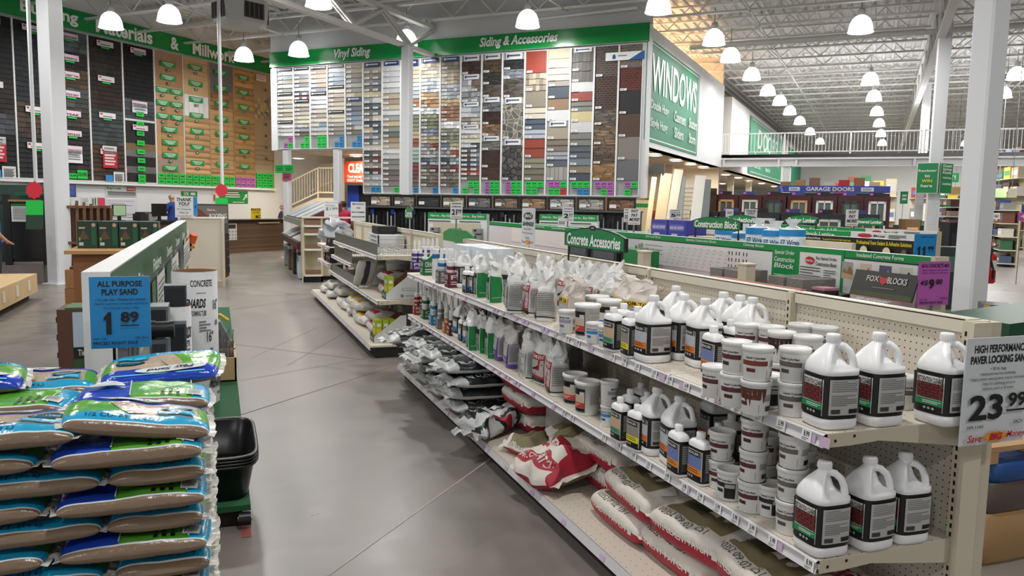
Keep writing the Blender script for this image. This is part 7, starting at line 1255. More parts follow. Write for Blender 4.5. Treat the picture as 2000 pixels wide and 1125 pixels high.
# further heading walls
def heading(label, x, ya, yb, z1, h, base, items, zpan='#c9c8c2'):
    t = thing('display_wall', label, 'display', (x+.1, (ya+yb)/2, 0)); m = MB(); m.box(x, yb, .05, x+.1, ya, z1, C(zpan, .5)); m.build('panel', t); m = MB(); m.art(flat((x-.001, ya, z1-h), (0, yb-ya, 0), (0, 0, h)), [('r', 0, 0, 1, 1, C(base, .45))]+items, .002); m.build('heading_art', t)
YT = C('#d8c820'); heading('black heading wall for foam sealants with yellow lettering', 7.4, 8.78, 6.8, 1.372, .22, '#17140f', [('e', .04, .82, .018, .08, RED), ('t', 'Save Energy & Money', .07, .72, .23, .9, OFFW), ('t', 'The average U.S. home has 1/2 mile of gaps & cracks', .25, .72, .5, .86, YT), ('t', 'Professional Foam Sealant & Adhesive Solutions', .55, .66, .97, .88, YT), *photo(.02, .12, .1, .6, ('#c8a86a', '#8a5a34', '#d8c8a0')), *photo(.15, .25, .1, .55, ('#8a4a2a', '#5a2a1a', '#a87a4a')), *photo(.28, .4, .1, .5, ('#b89a6a', '#8a6a3a', '#d8c090')), ('e', .62, .3, .03, .28, C('#d8d0b0')), ('p', [(.62, .3), (.8, .3), (.78, .1), (.64, .1)], C('#c8a85a')), ('e', .8, .3, .03, .28, C('#d8d0b0')), ('e', .93, .3, .02, .22, C('#5a5a54'))])
heading('white and green heading wall reading In-Stock Lattice', 9.4, 14.5, 8.62, 1.375, .13, '#cfd2d0', [('r', .52, 0, .78, 1, SGREEN), ('t', 'In-Stock Lattice', .58, .2, .72, .75, T_), ('e', .83, .6, .025, .25, RED), ('t', 'Buy', .86, .45, .9, .75, TXT)]+para(.91, .97, .2, .8, 4, TXT)+[('e', .12, .6, .02, .22, RED), ('t', 'Buy Lumber', .15, .5, .25, .75, TXT)]+para(.3, .48, .2, .8, 4, TXT))
heading('white and green heading wall reading In-Stock LVL', 11.0, 15.2, 9.72, 1.388, .15, '#cfd2d0', [('r', .3, 0, .72, 1, SGREEN), ('t', 'In-Stock LVL', .42, .3, .6, .8, T_), ('e', .77, .6, .02, .22, RED), ('t', 'Buy LVL', .8, .45, .86, .75, TXT)]+para(.88, .98, .2, .8, 4, TXT), '#bdb29c')
heading('white heading wall with small posters left of the Concrete Accessories sign', 5.9, 15.5, 10.0, 1.33, .4, '#c9ccce', [('r', 0, .82, .85, 1, SGREEN), ('r', .1, .3, .25, .75, C('#4a4c4e')), ('r', .4, .1, .8, .78, C('#dadbda'))]+para(.45, .75, .2, .7, 6, TXT))
for i, (y0, y1, c) in enumerate(((9.9, 9.3, '#23262a'), (9.2, 8.5, '#1a1c1e'))): m = MB(); m.box(4.5, y1, .897, 4.9, y0, 1.18, C(c, .4)); m.art(flat((4.499, y0, .897), (0, y1-y0, 0), (0, 0, .28)), [('r', .1, .55, .9, .9, C('#4a5058')), ('p', [(.1, .1), (.4, .5), (.7, .2), (.9, .5), (.9, .1)], C('#6a7a9a' if i == 0 else '#2a2c30'))], .001); tag(m.build('tub_carton'), 'dark printed carton, %s of two under the Concrete Accessories sign' % ('left', 'right')[i], 'box')
m = MB(); m.box(4.55, 7.85, .897, 4.7, 8.45, 1.2, C('#0d7a3e', .4)); tag(m.build('green_carton'), 'plain green panel box under the right end of the Concrete Accessories sign', 'box')
# ================================================================ service counter, stairs, railing racks
BRW = tex_mat('brick', '#6a5038', '#3c2e22', 4.); KTOP = C('#121214', .3)
t = thing('service_counter', 'long service counter with brown block front and black top', 'counter', W(-18.7, 17.5)); m = MB(TB); m.box(-18.9, 12.0, 0, -18.5, 21.6, 1.0, BRW); m.build('block_front', t); m = MB(TB); m.box(-19.3, 11.9, 1.0, -18.4, 21.7, 1.06, KTOP); m.build('worktop', t); m = MB(TB); m.box(-18.49, 20.2, .93, -18.42, 21.2, .97, C('#b8a88c')); m.build('bag_rail', t)
F = lambda u, v, h: (-18.495+h, 18.85+.42*u, .42+.52*v); m = MB(TB); m.art(F, [('r', 0, 0, 1, 1, C('#cfcfcd')), ('r', .12, .7, .88, .95, C('#3a2a22'))]+[('e', .2+.3*(i % 3), .12+.2*(i//3), .05, .035, TXT) for i in range(9)], .004); tag(m.build('wall_phone_panel'), 'white notice panel fixed to the brown front of the service counter', 'notice')
def monitor(label, bx, by, z, w, h, c='#141416', face='r'):
    t = thing('monitor', label, 'monitor', W(bx, by, z)); m = MB(TB); m.box(bx-.02, by-w/2, z+.12, bx+.02, by+w/2, z+.12+h, C('#141416', .3)); m.build('screen_case', t); m = MB(TB); m.box(bx+.021, by-w/2+.02, z+.14, bx+.024, by+w/2-.02, z+.1+h, C(c, .15)); m.build('screen', t); m = MB(TB); m.box(bx-.03, by-.04, z+.001, bx+.03, by+.04, z+.13, LBK); m.box(bx-.1, by-.12, z+.001, bx+.1, by+.12, z+.02, LBK); m.build('stand', t)
monitor('black monitor on the counter right of the roofing sign', -18.8, 18.8, 1.062, .55, .36); monitor('black monitor on the counter beside the man in blue', -18.8, 16.55, 1.062, .5, .36)
monitor('checkout screen showing a pale green page above the green cartons', -18.9, 15.3, 1.062, .42, .32, '#a8c8a0')
m = MB(TB); m.box(-18.86, 20.3, 1.061, -18.84, 20.75, 1.42, C('#e2c81e', .5)); F = lambda u, v, h: (-18.838+h, 20.3+.45*u, 1.06+.36*v); m.art(F, [('r', 0, .8, 1, 1, LBK)]+[('p', [(.08+.18*i, .8), (.17+.18*i, .8), (.25+.18*i, 1), (.16+.18*i, 1)], C('#e2c81e')) for i in range(5)]+[('t', 'Your Trade', .06, .55, .8, .7, LBK), ('t', 'MC', .4, .08, .9, .38, LBK)], .003); tag(m.build('desk_sign'), 'yellow and black sign standing on the counter by the woman', 'sign')
for i, (by, c) in enumerate(((15.9, '#1c1c1e'), (16.2, '#8a8f8c'), (17.6, '#c8c8c4'))): m = MB(TB); m.box(-19.1, by, 1.061, -18.8, by+.26, 1.25, C(c)); m.box(-19.05, by+.04, 1.25, -18.85, by+.2, 1.3, C(shade(c, .7))); tag(m.build('desk_printer'), 'small %s device on the service counter, %s from the left' % (('black', 'grey', 'pale')[i], ORD[i]), 'device')
# things on the left wall
def wallcard(name, label, cat, p0, p1, items, d=.02, x=-20.6):
    a = bbx(p0[0], p0[1], x); b = bbx(p1[0], p1[1], x); F = lambda u, v, h: (x+.01+h, a.y+(b.y-a.y)*u, b.z+(a.z-b.z)*v); m = MB(TB); m.box(x+.004, a.y, b.z, x+.01, b.y, a.z, WHITE); m.art(F, items, .004); return tag(m.build(name), label, cat)
wallcard('notice_board', 'white framed notice with a red block, left wall above the whiteboard', 'notice', (205, 362), (267, 385), [('r', 0, 0, 1, 1, C('#d8dad8')), ('r', .02, .52, .5, .95, C('#d2ddd2')), ('t', "Ray's List", .04, .6, .48, .9, C('#1d5a38')), ('r', .66, .55, .96, .92, C('#b83a3a')), ('t', 'CLEARANCE', .68, .65, .94, .82, OFFW)]+para(.05, .95, .08, .46, 3, TXT))
wallcard('white_board', 'whiteboard with faint writing below the framed notice', 'board', (207, 388), (268, 424), [('r', 0, 0, 1, 1, C('#d2d5da'))]+para(.04, .9, .1, .9, 7, C('#c4aeb6'), .25))
wallcard('paper_notice', 'pink paper on the left wall beside the whiteboard', 'notice', (190, 386), (205, 408), [('r', 0, 0, 1, 1, C('#d2425c'))]); wallcard('paper_notice', 'small poster with two figures on the left wall', 'notice', (177, 384), (189, 402), [('r', 0, 0, 1, 1, C('#cdd6cd')), ('r', .2, .1, .4, .8, C('#4a4a48')), ('r', .6, .1, .8, .85, C('#3a5a3c'))]); wallcard('paper_notice', 'white paper sheet on the left wall', 'notice', (158, 384), (174, 398), [('r', 0, 0, 1, 1, C('#dcdedf'))]+para(.1, .9, .2, .8, 4, LGREY))
wallcard('green_notice', 'small green card with a percent sign above the Thank You sign', 'sign', (353, 373), (385, 384), [('r', 0, 0, 1, 1, SGREEN), ('t', '5%', .16, .2, .46, .85, OFFW), ('r', .58, .25, .86, .75, OFFW)]); wallcard('wall_arrow_sign', 'green wall sign with a white arrow left of the stairs', 'sign', (427, 372), (484, 398), [('r', 0, 0, 1, 1, SGREEN), ('p', [(.8, .3), (.9, .62), (.86, .68), (.97, .8), (.96, .45), (.92, .52), (.84, .26)], OFFW)]+para(.2, .7, .4, .9, 3, OFFW)+[('r', .45, .08, .85, .14, OFFW)]); wallcard('fire_notice', 'narrow white and red fire notice on the left wall', 'notice', (415, 374), (421, 394), [('r', 0, 0, 1, 1, OFFW), ('r', .15, .1, .85, .7, C('#c03040'))])
for nm, lab, p0, p1, c in (('wall_monitor', 'wall screen with a blue map right of the wide column', (118, 359), (149, 385), '#3a4a78'), ('wall_monitor', 'wall screen left of the wide column beside the thin pole', (58, 356), (84, 385), '#3c3a6a')):
    a = bbx(p0[0], p0[1], -20.3); b = bbx(p1[0], p1[1], -20.3); t = thing(nm, lab, 'screen', W(-20.3, (a.y+b.y)/2, b.z)); m = MB(TB); m.box(-20.36, a.y, b.z, -20.3, b.y, a.z, LBK); m.build('case', t); m = MB(TB); F = lambda u, v, h: (-20.298+h, a.y+.02+(b.y-a.y-.04)*u, b.z+.02+(a.z-b.z-.04)*v); m.art(F, [('r', 0, 0, 1, 1, C(c, .2, emit=.4))]+para(.1, .9, .1, .9, 6, C(shade(c, 1.5), .2)), .003); m.build('screen', t); m = MB(TB); m.box(-20.6, (a.y+b.y)/2-.05, b.z+.1, -20.36, (a.y+b.y)/2+.05, b.z+.2, LBK); m.build('wall_arm', t)
t = thing('roofing_sign', 'dark sign board with a brown triangle reading Roofing', 'sign', (-.1, 17.6, 0)); m = MB(); m.box(-.45, 17.55, .1, .2, 17.6, 1.60, C('#4a4642', .5)); F = flat((-.42, 17.548, 1.2), (.6, 0, 0), (0, 0, .36)); m.art(F, [('r', 0, 0, 1, 1, C('#6a645c')), ('p', [(0, .05), (.6, .05), (0, .98)], C('#6e3420')), ('t', 'How to...', .35, .7, .65, .86, C('#d8c0b8')), ('t', 'ROOFING', .42, .3, .98, .56, OFFW)], .002); m.build('panel', t); m = MB(); m.box(.06, 17.3, .1, .16, 17.54, 1.0, C('#5e2a1c', .6)); m.build('brown_side', t)
for i in range(5): m = MB(); m.box(.13, 17.0+.08*i-.3, .25+.16*i, .2, 17.06+.08*i-.3, .38+.16*i, C('#2a2a2c')); tag(m.build('small_tool'), 'small dark tool hung on the edge of the beige end panel, %s from the floor' % ORD[i], 'tool')
# stairs
SBX = -15.95; CREAM = C('#dccfb8', .6)
for bx, lab in ((SBX, 'white post left of the stairs under the siding wall'), (-14.12, 'white post right of the stairs under the siding wall')): column(W(bx, 18.7), .2, 3.2, label=lab, rz=R(45))
st = bby(470, 425, 24); tp_ = bby(622, 326, 24); t = thing('staircase', 'cream staircase with dark treads climbing to the right behind the counter', 'stairs', W(-20, 25, 0)); X0_, X1_ = -23.4, -19.0; n = 13; zt_ = 1.72
m = MB(TB)
for i in range(n): a = X0_+(X1_-X0_)*i/n; m.box(a, 24.02, 0, X1_, 25.4, zt_*(i+1)/n+.0, C('#5a5148', .7))
m.build('steps', t); m = MB(TB); m.prism([(X0_, .0), (X1_, zt_-.15), (X1_, zt_+.12), (X0_, .27)], (0, 24.0, 0), (1, 0, 0), (0, 0, 1), -.05, CREAM); m.box(X1_, 23.95, zt_-.15, -17.3, 25.4, zt_+.1, CREAM); m.prism([(X0_, 0), (X1_, 0), (X1_, zt_-.15)], (0, 24.03, 0), (1, 0, 0), (0, 0, 1), -.03, CREAM); m.box(X1_, 24.0, 0, -17.3, 24.05, zt_-.15, CREAM); m.build('stringer', t)
RAIL = C('#e9dcc4', .45); m = MB(TB)
for h in (.3, 1.2): m.bar((X0_, 23.98, h), (X1_, 23.98, zt_+h), .04, .05, RAIL); m.bar((X1_, 23.98, zt_+h), (-17.3, 23.98, zt_+h), .04, .05, RAIL)
for i in range(36): f = i/35; x = X0_+(X1_-X0_)*f; m.bar((x, 23.98, zt_*f+.3), (x, 23.98, zt_*f+1.2), .016, .016, RAIL)
for i in range(14): x = X1_+.12*i; m.bar((x, 23.98, zt_+.3), (x, 23.98, zt_+1.2), .016, .016, RAIL)
for f in (.35, .7, 1.): x = X0_+(X1_-X0_)*f; m.bar((x, 23.98, zt_*f), (x, 23.98, zt_*f+1.22), .05, .05, RAIL)
m.build('railing', t); m = MB(TB); m.bar((-26+2.4, 30.9, .9+.6), (-20.5, 30.9, 2.7), .06, .06, RAIL); m.bar((X0_, 25.5, 1.0), (X1_+.6, 25.5, 2.9), .05, .05, RAIL); m.build('wall_handrail', t)
w = MB(TB); w.box(-20.6, 26, 0, -12.2, 26.15, 3.2, C('#d9cdb9', .7)); struct(w, 'wall_stair_back')
w = MB(TB); w.box(-17.2, 22.9, 0, -17.0, 26, 3.2, CREAM); struct(w, 'wall_stair_end')
a = bby(672, 315, 22); b = bby(732, 357, 22); m = MB(TB); m.box(a.x, 22.0, b.z, b.x, 22.03, a.z, C('#c8462c', .5)); F = lambda u, v, h: (a.x+(b.x-a.x)*u, 21.998-h, b.z+(a.z-b.z)*v); m.art(F, [('t', 'CLEARANCE', .14, .46, 1.3, .9, OFFW, .04), ('t', 'Check out our CLEARANCE for', .1, .22, 1.2, .36, OFFW), ('t', 'GREAT Deals and VALUES', .1, .04, 1.1, .18, OFFW)], .004); tag(m.build('clearance_banner'), 'red clearance banner half hidden behind the siding wall', 'sign')
m = MB(TB); m.box(-16.4, 22.3, 0, -15.3, 22.8, 2.25, C('#16161c', .5)); m.box(-16.4, 22.25, 1.3, -15.95, 22.3, 2.25, C('#1f3a9a', .4)); m.box(-16.4, 22.24, 1.25, -15.95, 22.3, 1.5, C('#7a98c8', .4)); tag(m.build('display_cabinet'), 'dark cabinet with a blue panel under the clearance banner', 'cabinet')
for i, (p, c) in enumerate((((548, 330), '#18b048'), ((566, 330), '#18b048'), ((562, 345), '#a8506a'))): a = bby(p[0]-9, p[1]-8, 18.6); b = bby(p[0]+9, p[1]+8, 18.6); m = MB(TB); m.box(a.x, 18.56, b.z, b.x, 18.57, a.z, C(c)); m.art(lambda u, v, h: (a.x+(b.x-a.x)*u, 18.558-h, b.z+(a.z-b.z)*v), para(.15, .85, .2, .8, 3, C(shade(c, .5))), .002); tag(m.build('hanging_card'), '%s price card hung on the post left of the stairs' % ('left green', 'right green', 'small pink')[i], 'card')
# black railing racks and stone sample boards under the siding wall
RBY = 17.2; ra, rz_ = bby(716, 400, RBY).x, bby(1245, 400, RBY).x
t = thing('railing_rack', 'long black rack hung with balusters under the siding wall', 'rack', W((ra+rz_)/2, RBY)); m = MB(TB); m.box(ra, RBY+.05, .05, rz_, RBY+.4, 1.56, C('#0e0f11', .6)); m.build('back_box', t); m = MB(TB); m.box(ra, RBY-.1, 1.56, rz_, RBY+.5, 1.60, C('#4a4c4e', .4)); m.build('top_ledge', t)
for i in range(64):
    x = ra+.1+(rz_-ra-.2)*i/63; m = MB(TB); c = ('#8d9094', '#1a1a1c', '#a9adb0', '#2a2a2c', '#6a6e72')[(i*7) % 5]; m.box(x-.016, RBY-.02, .5+.1*((i*3) % 4), x+.016, RBY+.0, 1.36+.1*((i*5) % 2), C(c, .35)); m.build('baluster', t)
for i in range(12): x = ra+.2+(rz_-ra-.4)*i/11; m = MB(TB); m.box(x-.05, RBY-.03, 1.4, x+.05, RBY-.005, 1.52, C('#1f3fa0' if i in (0, 1, 2, 4, 5) else '#23262a', .4)); m.build('header_tag', t)
cl_ = ('#b7a894', '#8a847a', '#3a3c3a', '#b0a68c', '#7a7a78', '#8d7a68', '#a88c6c', '#c9c8c2', '#b8b4aa', '#8a6a52')
for i in range(10):
    x0 = ra+.02+(rz_-ra-.04)*i/10; x1 = x0+(rz_-ra)/10-.06; t = thing('stone_sample_board', 'framed stone sample board, %s from the left under the siding wall' % ORD[i], 'sample board', W((x0+x1)/2, RBY+.1, 1.6), 0, 'stone boards on the black rack'); m = MB(TB); 
    for a, b, c, d in ((x0, 1.602, x0+.03, 1.89), (x1-.03, 1.602, x1, 1.89), (x0, 1.86, x1, 1.9), (x0, 1.602, x1, 1.62)): m.box(a, RBY+.1, b, c, RBY+.16, d, LBK)
    m.build('frame', t); m = MB(TB); m.box(x0+.03, RBY+.13, 1.62, x1-.03, RBY+.15, 1.86, tex_mat('ledge', cl_[i], '#2c2a26', 9)); m.build('stone_panel', t); m = MB(TB); m.box(x0+.06, RBY+.1, 1.66, x0+.22, RBY+.105, 1.74, TAGW); m.build('price_tag', t)
for lab, px0, px1, by in (('white and green How to Buy Siding panel behind the white cartons', 836, 950, 15.2), ('white and green How to Buy Siding panel left of the Why Pay More sign', 1054, 1166, 15.6)):
    a = bby(px0, 415, by); b = bby(px1, 470, by); z1 = a.z if px0 < 1000 else bby(1054, 418, by).z; t = thing('buying_guide', lab, 'display', W((a.x+b.x)/2, by)); m = MB(TB); m.box(a.x, by, .3, b.x, by+.05, z1, C('#cfd1cd', .5)); m.build('board', t); F = lambda u, v, h: (a.x+(b.x-a.x)*u, by-.001-h, z1-.5+.5*v); m = MB(TB); m.art(F, [('r', 0, .74, 1, 1, SGREEN), ('t', 'How to... Buy Siding', .05, .8, .44, .93, OFFW), ('t', 'How to... Buy Siding', .56, .8, .96, .93, OFFW), ('r', .1, .05, .9, .55, C('#b9b29c')), ('r', .02, .62, .4, .66, TXT), ('r', .55, .62, .9, .66, TXT)], .004); m.build('heading', t)
    for k in range(6): m = MB(TB); x = a.x+.12+(b.x-a.x-.3)*(k % 3)/2.2; m.box(x, by-.12, z1-.42-.14*(k//3), x+.2, by-.005, z1-.32-.14*(k//3), C('#8d9092', .4, .3)); m.box(x+.04, by-.122, z1-.38-.14*(k//3), x+.1, by-.12, z1-.34-.14*(k//3), LBK); m.build('metal_bracket', t)
# ceiling heater
t = thing('unit_heater', 'white ceiling unit heater with dark louvres, upper left', 'heater', W(-14.6, 15.5, 5.9)); c = CP+ray(470, 28)*20; I = TR((c.x, c.y, c.z), R(30)); m = MB(I); HW = C('#bfc0bc', .5)
m.loft([[(x*s, y*s, z) for x, y in ((-.62, -.3), (-.3, -.62), (.3, -.62), (.62, -.3), (.62, .3), (.3, .62), (-.3, .62), (-.62, .3))] for z, s in ((-.34, .72), (-.26, .92), (.25, 1), (.42, .9))], HW, smooth=False); m.build('housing', t)
for k in range(4):
    m = MB(I @ Matrix.Rotation(k*math.pi/2+math.pi/4*0, 4, 'Z')); m.box(-.27, -.64, -.18, .27, -.6, .2, C('#4a4642', .6))
    for j in range(4): m.box(-.25+.13*j, -.645, -.16, -.17+.13*j, -.638, .18, C('#16140f', .7))
    m.build('louvre', t)
m = MB(); m.tube([(c.x, c.y, c.z+.4), (c.x, c.y, 7.3)], .03, STEEL); m.build('hanger', t)
# fire extinguisher on the thick column
ex = CP+ray(1933, 520)*10.25; t = thing('fire_extinguisher', 'red fire extinguisher hung on the thick white column at right', 'extinguisher', (ex.x, ex.y, ex.z-.2)); m = MB(); m.lathe([(.06, -.22), (.075, -.2), (.075, .12), (.05, .17), (.025, .19)], ex, C('#c01c28', .3), 20); m.build('cylinder', t); m = MB(); m.lathe([(.025, .19), (.03, .22), (.015, .24)], ex, LBK, 10); m.bar(ex+Vector((-.02, 0, .24)), ex+Vector((.06, -.05, .28)), .02, .012, LBK); m.build('valve_handle', t); m = MB(); m.tube([ex+Vector((-.02, -.04, .2)), ex+Vector((-.07, -.06, .1)), ex+Vector((-.03, -.085, -.05)), ex+Vector((-.03, -.085, -.16))], .012, LBK); m.build('hose', t); m = MB(); m.art(lambda u, v, h: ex+Vector(((.077+h)*math.cos(-2.2+u*1.4), (.077+h)*math.sin(-2.2+u*1.4), -.05+.13*v)), [('r', 0, 0, 1, 1, OFFW)], .001, (6, 1)); m.build('label', t); m = MB(); m.bar(ex, Vector((RC.x+.12, RC.y, ex.z)), .04, .05, GREYM); m.build('bracket', t)
# flat cartons stacked on the floor behind the near gondola
for nm, px, d, n, c1, c2, lab in (('a', 1783, 9.6, 11, '#cfd2d4', '#c8a832', 'white and yellow flat carton'), ('b', 1944, 9.3, 10, '#5a5c60', '#c8a050', 'dark grey flat carton')):
    p = CP+ray(px, 600)*d
    for i in range(n): z = .065*i; w = .21 if nm == 'a' else .15; m = MB(TR((p.x, p.y, 0), R(-42))); m.box(-w, -.2, z+.002, w, .2, z+.063, C(c1, .5)); m.box(-w-.004 if nm == 'b' else .04, -.202, z+.006, -w*.6 if nm == 'b' else .2, -.199, z+.058, C(c2, .5)); m.box(-.06, -.2015, z+.02, .06, -.199, z+.045, C(shade(c1, 1.3))); tag(m.build('flat_carton'), '%s, %s up in the stack %s the thick column' % (lab, ORD[i], 'left of' if nm == 'a' else 'right of'), 'box', 'flat cartons by the thick column')
yq = 2.65; gz = lambda px, py: aty(px, py, yq); a = gz(1938, 872); xe = gz(2040, 900).x; zz = [gz(1960, v).z for v in (872, 905, 942, 1000, 1045)]
t = thing('wood_pallet', 'pale pallet corner on the stacked goods behind the 23.99 sign', 'pallet', (a.x+.4, yq+.3, zz[1]))
for i in range(4): m = MB(); m.box(a.x, yq+.22*i, zz[0]-.025, xe, yq+.22*i+.12, zz[0], WOODP); m.build('deck_board', t)
for x in (a.x, a.x+.35): m = MB(); m.box(x, yq, zz[1]+.002, x+.05, yq+.78, zz[0]-.026, WOODP); m.build('stringer', t)
for k, (c, lab) in enumerate((('#1f4a86', 'blue wrapped bundle directly under the pale pallet corner'), ('#5a4c46', 'grey brown sheet stack under the blue bundle'), ('#a8855a', 'tan carton at the bottom under the grey brown stack'))):
    m = MB(); z1 = zz[k+1]; z0 = zz[k+2]+.002 if k < 2 else 0; w = .03*k; m.loft([[(a.x-w+(xe-a.x+w)*(.5+x), yq+.4+y, z) for x, y in sect(.5*s, .42*s, 24, 7)] for z, s in ((z0, .97), (z0+.02, 1), (z1-.02, 1), (z1, .97))], C(c, .45, bump=.2, bs=12.)); tag(m.build('stacked_bundle'), lab, 'bundle')
m = MB(); p = aty(1975, 655, 3.4); m.prism([(0, 0), (1.2, 0), (1.2, .2), (.0, .12)], (p.x-.02, 3.4, p.z-.05), (1, 0, 0), (0, 0, 1), .5, C('#1c4a30', .4)); m.box(p.x-.1, 3.45, 0, p.x-.05, 3.5, p.z-.05, GREYM); m.box(p.x+.8, 3.8, 0, p.x+.85, 3.85, p.z-.05, GREYM); tag(m.build('bin_lid'), 'dark green lid on legs at the right edge behind the 23.99 sign', 'bin')
# ================================================================ people
SKIN = C('#c08a70', .55); 
def person(label, loc, rz, h, shirt, pants, hair, bald=False, arms='down', skin='#c08a70'):
    t = thing('person', label, 'person', loc, rz); s = h/1.75; V = {}; E = []
    J = dict(pel=(0, 0, .95, .13), abd=(0, 0, 1.1, .125), che=(0, .01, 1.3, .15), nk0=(0, .015, 1.46, .07), nk=(0, .0, 1.52, .055), hd0=(0, -.015, 1.58, .07), hd=(0, -.02, 1.655, .085), hd1=(0, -.01, 1.71, .06))
    if arms == 'down': A = ((.19, .01, 1.43, .06), (.24, .0, 1.14, .043), (.22, -.16, .98, .033), (.2, -.22, .95, .03))
    else: A = ((.19, .01, 1.43, .06), (.25, -.08, 1.16, .043), (.12, -.3, 1.12, .033), (.07, -.36, 1.12, .03))
    for sd in (1, -1):
        for nme, q in zip(('sh', 'el', 'wr', 'ha'), A): J[nme+str(sd)] = (q[0]*sd, *q[1:])
        hx, hy, hz = A[3][:3]
        for f in range(4): J['f%d%d' % (f, sd)] = ((hx+.012*(f-1.5))*sd, hy-.075+.006*abs(f-1.4), hz-.03, .009)
        J['th%d' % sd] = ((hx-.045)*sd, hy-.035, hz, .01)
        for nme, q in zip(('hp', 'kn', 'an', 'to'), ((.09, 0, .9, .09), (.1, -.01, .5, .062), (.1, .02, .08, .045), (.11, -.13, .035, .04))): J[nme+str(sd)] = (q[0]*sd, *q[1:])
        E += [('che', 'sh%d' % sd), ('sh%d' % sd, 'el%d' % sd), ('el%d' % sd, 'wr%d' % sd), ('wr%d' % sd, 'ha%d' % sd), ('pel', 'hp%d' % sd), ('hp%d' % sd, 'kn%d' % sd), ('kn%d' % sd, 'an%d' % sd), ('an%d' % sd, 'to%d' % sd), ('ha%d' % sd, 'th%d' % sd)]+[('ha%d' % sd, 'f%d%d' % (f, sd)) for f in range(4)]
    E += [('pel', 'abd'), ('abd', 'che'), ('che', 'nk0'), ('nk0', 'nk'), ('nk', 'hd0'), ('hd0', 'hd'), ('hd', 'hd1')]
    ks = list(J); me = bpy.data.meshes.new('b'); me.from_pydata([Vector(J[k][:3])*s for k in ks], [(ks.index(a), ks.index(b)) for a, b in E], []); o = bpy.data.objects.new('b', me); COL.objects.link(o)
    o.modifiers.new('s', 'SKIN'); sl = me.skin_vertices[0].data
    for i, k in enumerate(ks): r = J[k][3]*s; sl[i].radius = (r*(1.15 if k in ('che', 'abd', 'pel') else .95 if k[:2] == 'hd' else 1), r*(.85 if k in ('che', 'abd', 'pel') else 1.1 if k[:2] == 'hd' else 1)); sl[i].use_root = (k == 'pel')
    mo = o.modifiers.new('u', 'SUBSURF'); mo.levels = mo.render_levels = 2
    ev = o.evaluated_get(bpy.context.evaluated_depsgraph_get()); bm_ = bpy.data.meshes.new_from_object(ev); bpy.data.objects.remove(o)
    vs = [v.co.copy() for v in bm_.vertices]; fs = [tuple(p.vertices) for p in bm_.polygons]; ns = [v.normal.copy() for v in bm_.vertices]
    for i, v in enumerate(vs):     # nose, brow and chin pushed out of the head
        q = v/s
        if q.y < -.05 and q.z > 1.54: v.y -= s*(.03*math.exp(-((q.x/.014)**2+((q.z-1.63)/.022)**2))+.012*math.exp(-((q.x/.03)**2+((q.z-1.575)/.02)**2))+.006*math.exp(-((q.x/.05)**2+((q.z-1.675)/.012)**2)))
        if abs(q.x) > .06 and 1.6 < q.z < 1.68 and abs(q.y+.0) < .03: v.x += math.copysign(.014*s, v.x)
    bm_.free() if hasattr(bm_, 'free') else None
    X = TR(loc, rz); m = MB(X); m.add(vs, fs, C(skin, .55), True)
    m.build('body', t)
    def shell(nm, test, off, c):
        pick = [f for f in fs if test(sum((vs[i] for i in f), Vector())/len(f)/s)]
        g = MB(X); g.add([vs[i]+ns[i]*off for i in range(len(vs))], pick, C(c, .8), True); g.build(nm, t)
    shell('shirt', lambda q: .9 < q.z < 1.49 and (abs(q.x) < .17 or q.z > (1.2 if arms == 'down' else 1.22)), .012, shirt); shell('trousers', lambda q: .07 < q.z < .98 and abs(q.x) < .175 and q.y > -.15, .01, pants); shell('shoes', lambda q: q.z < .09, .008, '#1a1a1c')
    shell('hair', (lambda q: q.z > 1.6 and q.y > .015 and q.z < 1.69) if bald else (lambda q: q.z > 1.685 or (q.z > 1.57 and q.y > -.01)), .016, hair)
    for sd in (1, -1): g = MB(X); p = Vector((.03*sd, -.112, 1.645))*s; g.lathe([(.001, -.008), (.009, 0), (.001, .008)], p, C('#2a2422', .3), 8); g.build('eye', t)
    return t
p = bbx(335, 400, -19.4); person('balding man in a blue shirt behind the service counter', W(-19.6, 17.75, 0), R(-120), 1.86, '#23408a', '#22252e', '#b8b2aa', True, 'fwd')
person('woman with short red-brown hair and patterned top behind the counter', W(-19.3, 22.35, 0), R(-75), 1.55, '#4a4650', '#2a2a30', '#6a3020', False, 'fwd', '#d0a088')
q = aty(672, 400, 20.6); q.x = 3.0; person('person in a raspberry red top seen from behind', (q.x, q.y, 0), R(175), 1.74, '#b02450', '#1c1c20', '#16120f', False, 'down', '#a8745a')
q = aty(2, 420, 16.6); person('person in a blue shirt cut off by the left edge', (q.x-.12, q.y, 0), R(120), 1.55, '#23407c', '#2a2c34', '#2a2420')
q = CP+ray(1826, 400)*33; person('distant shopper in a dark top walking away between far aisles', (q.x, q.y, 0), R(160), 1.72, '#5a5450', '#c9b8a8', '#2a2220')
# ================================================================ doors, windows and aisles in the distance
GBY = 26.; m = MB(TB); x0, x1 = -2.85, .3; BLS = C('#2f3f98', .35); t = thing('garage_door_sign', 'long blue sign reading Garage Doors under the balcony', 'sign', W((x0+x1)/2, GBY, 2.2)); m.box(x0, GBY, 2.24, x1, GBY+.25, 2.44, BLS); m.art(lambda u, v, h: (x0+(x1-x0)*u, GBY-.002-h, 2.24+.2*v), [('t', 'GARAGE DOORS', .26, .22, .69, .82, OFFW, .02), ('r', .1, .2, .2, .78, C('#c8ccd8')), ('t', 'IDEAL', .115, .35, .185, .65, C('#3a4a8a')), ('r', .75, .2, .86, .78, C('#c8ccd8')), ('t', 'IDEAL', .765, .35, .845, .65, C('#3a4a8a')), ('p', [(.03, 0), (.05, 0), (.03, 1), (.01, 1)], C('#6a78c0'))], .003); m.build('fascia', t)
m = MB(TB); m.box(x0, GBY+.05, 0, x1, GBY+.6, 2.22, C('#2a2428', .6)); m.build('cabinet', t)
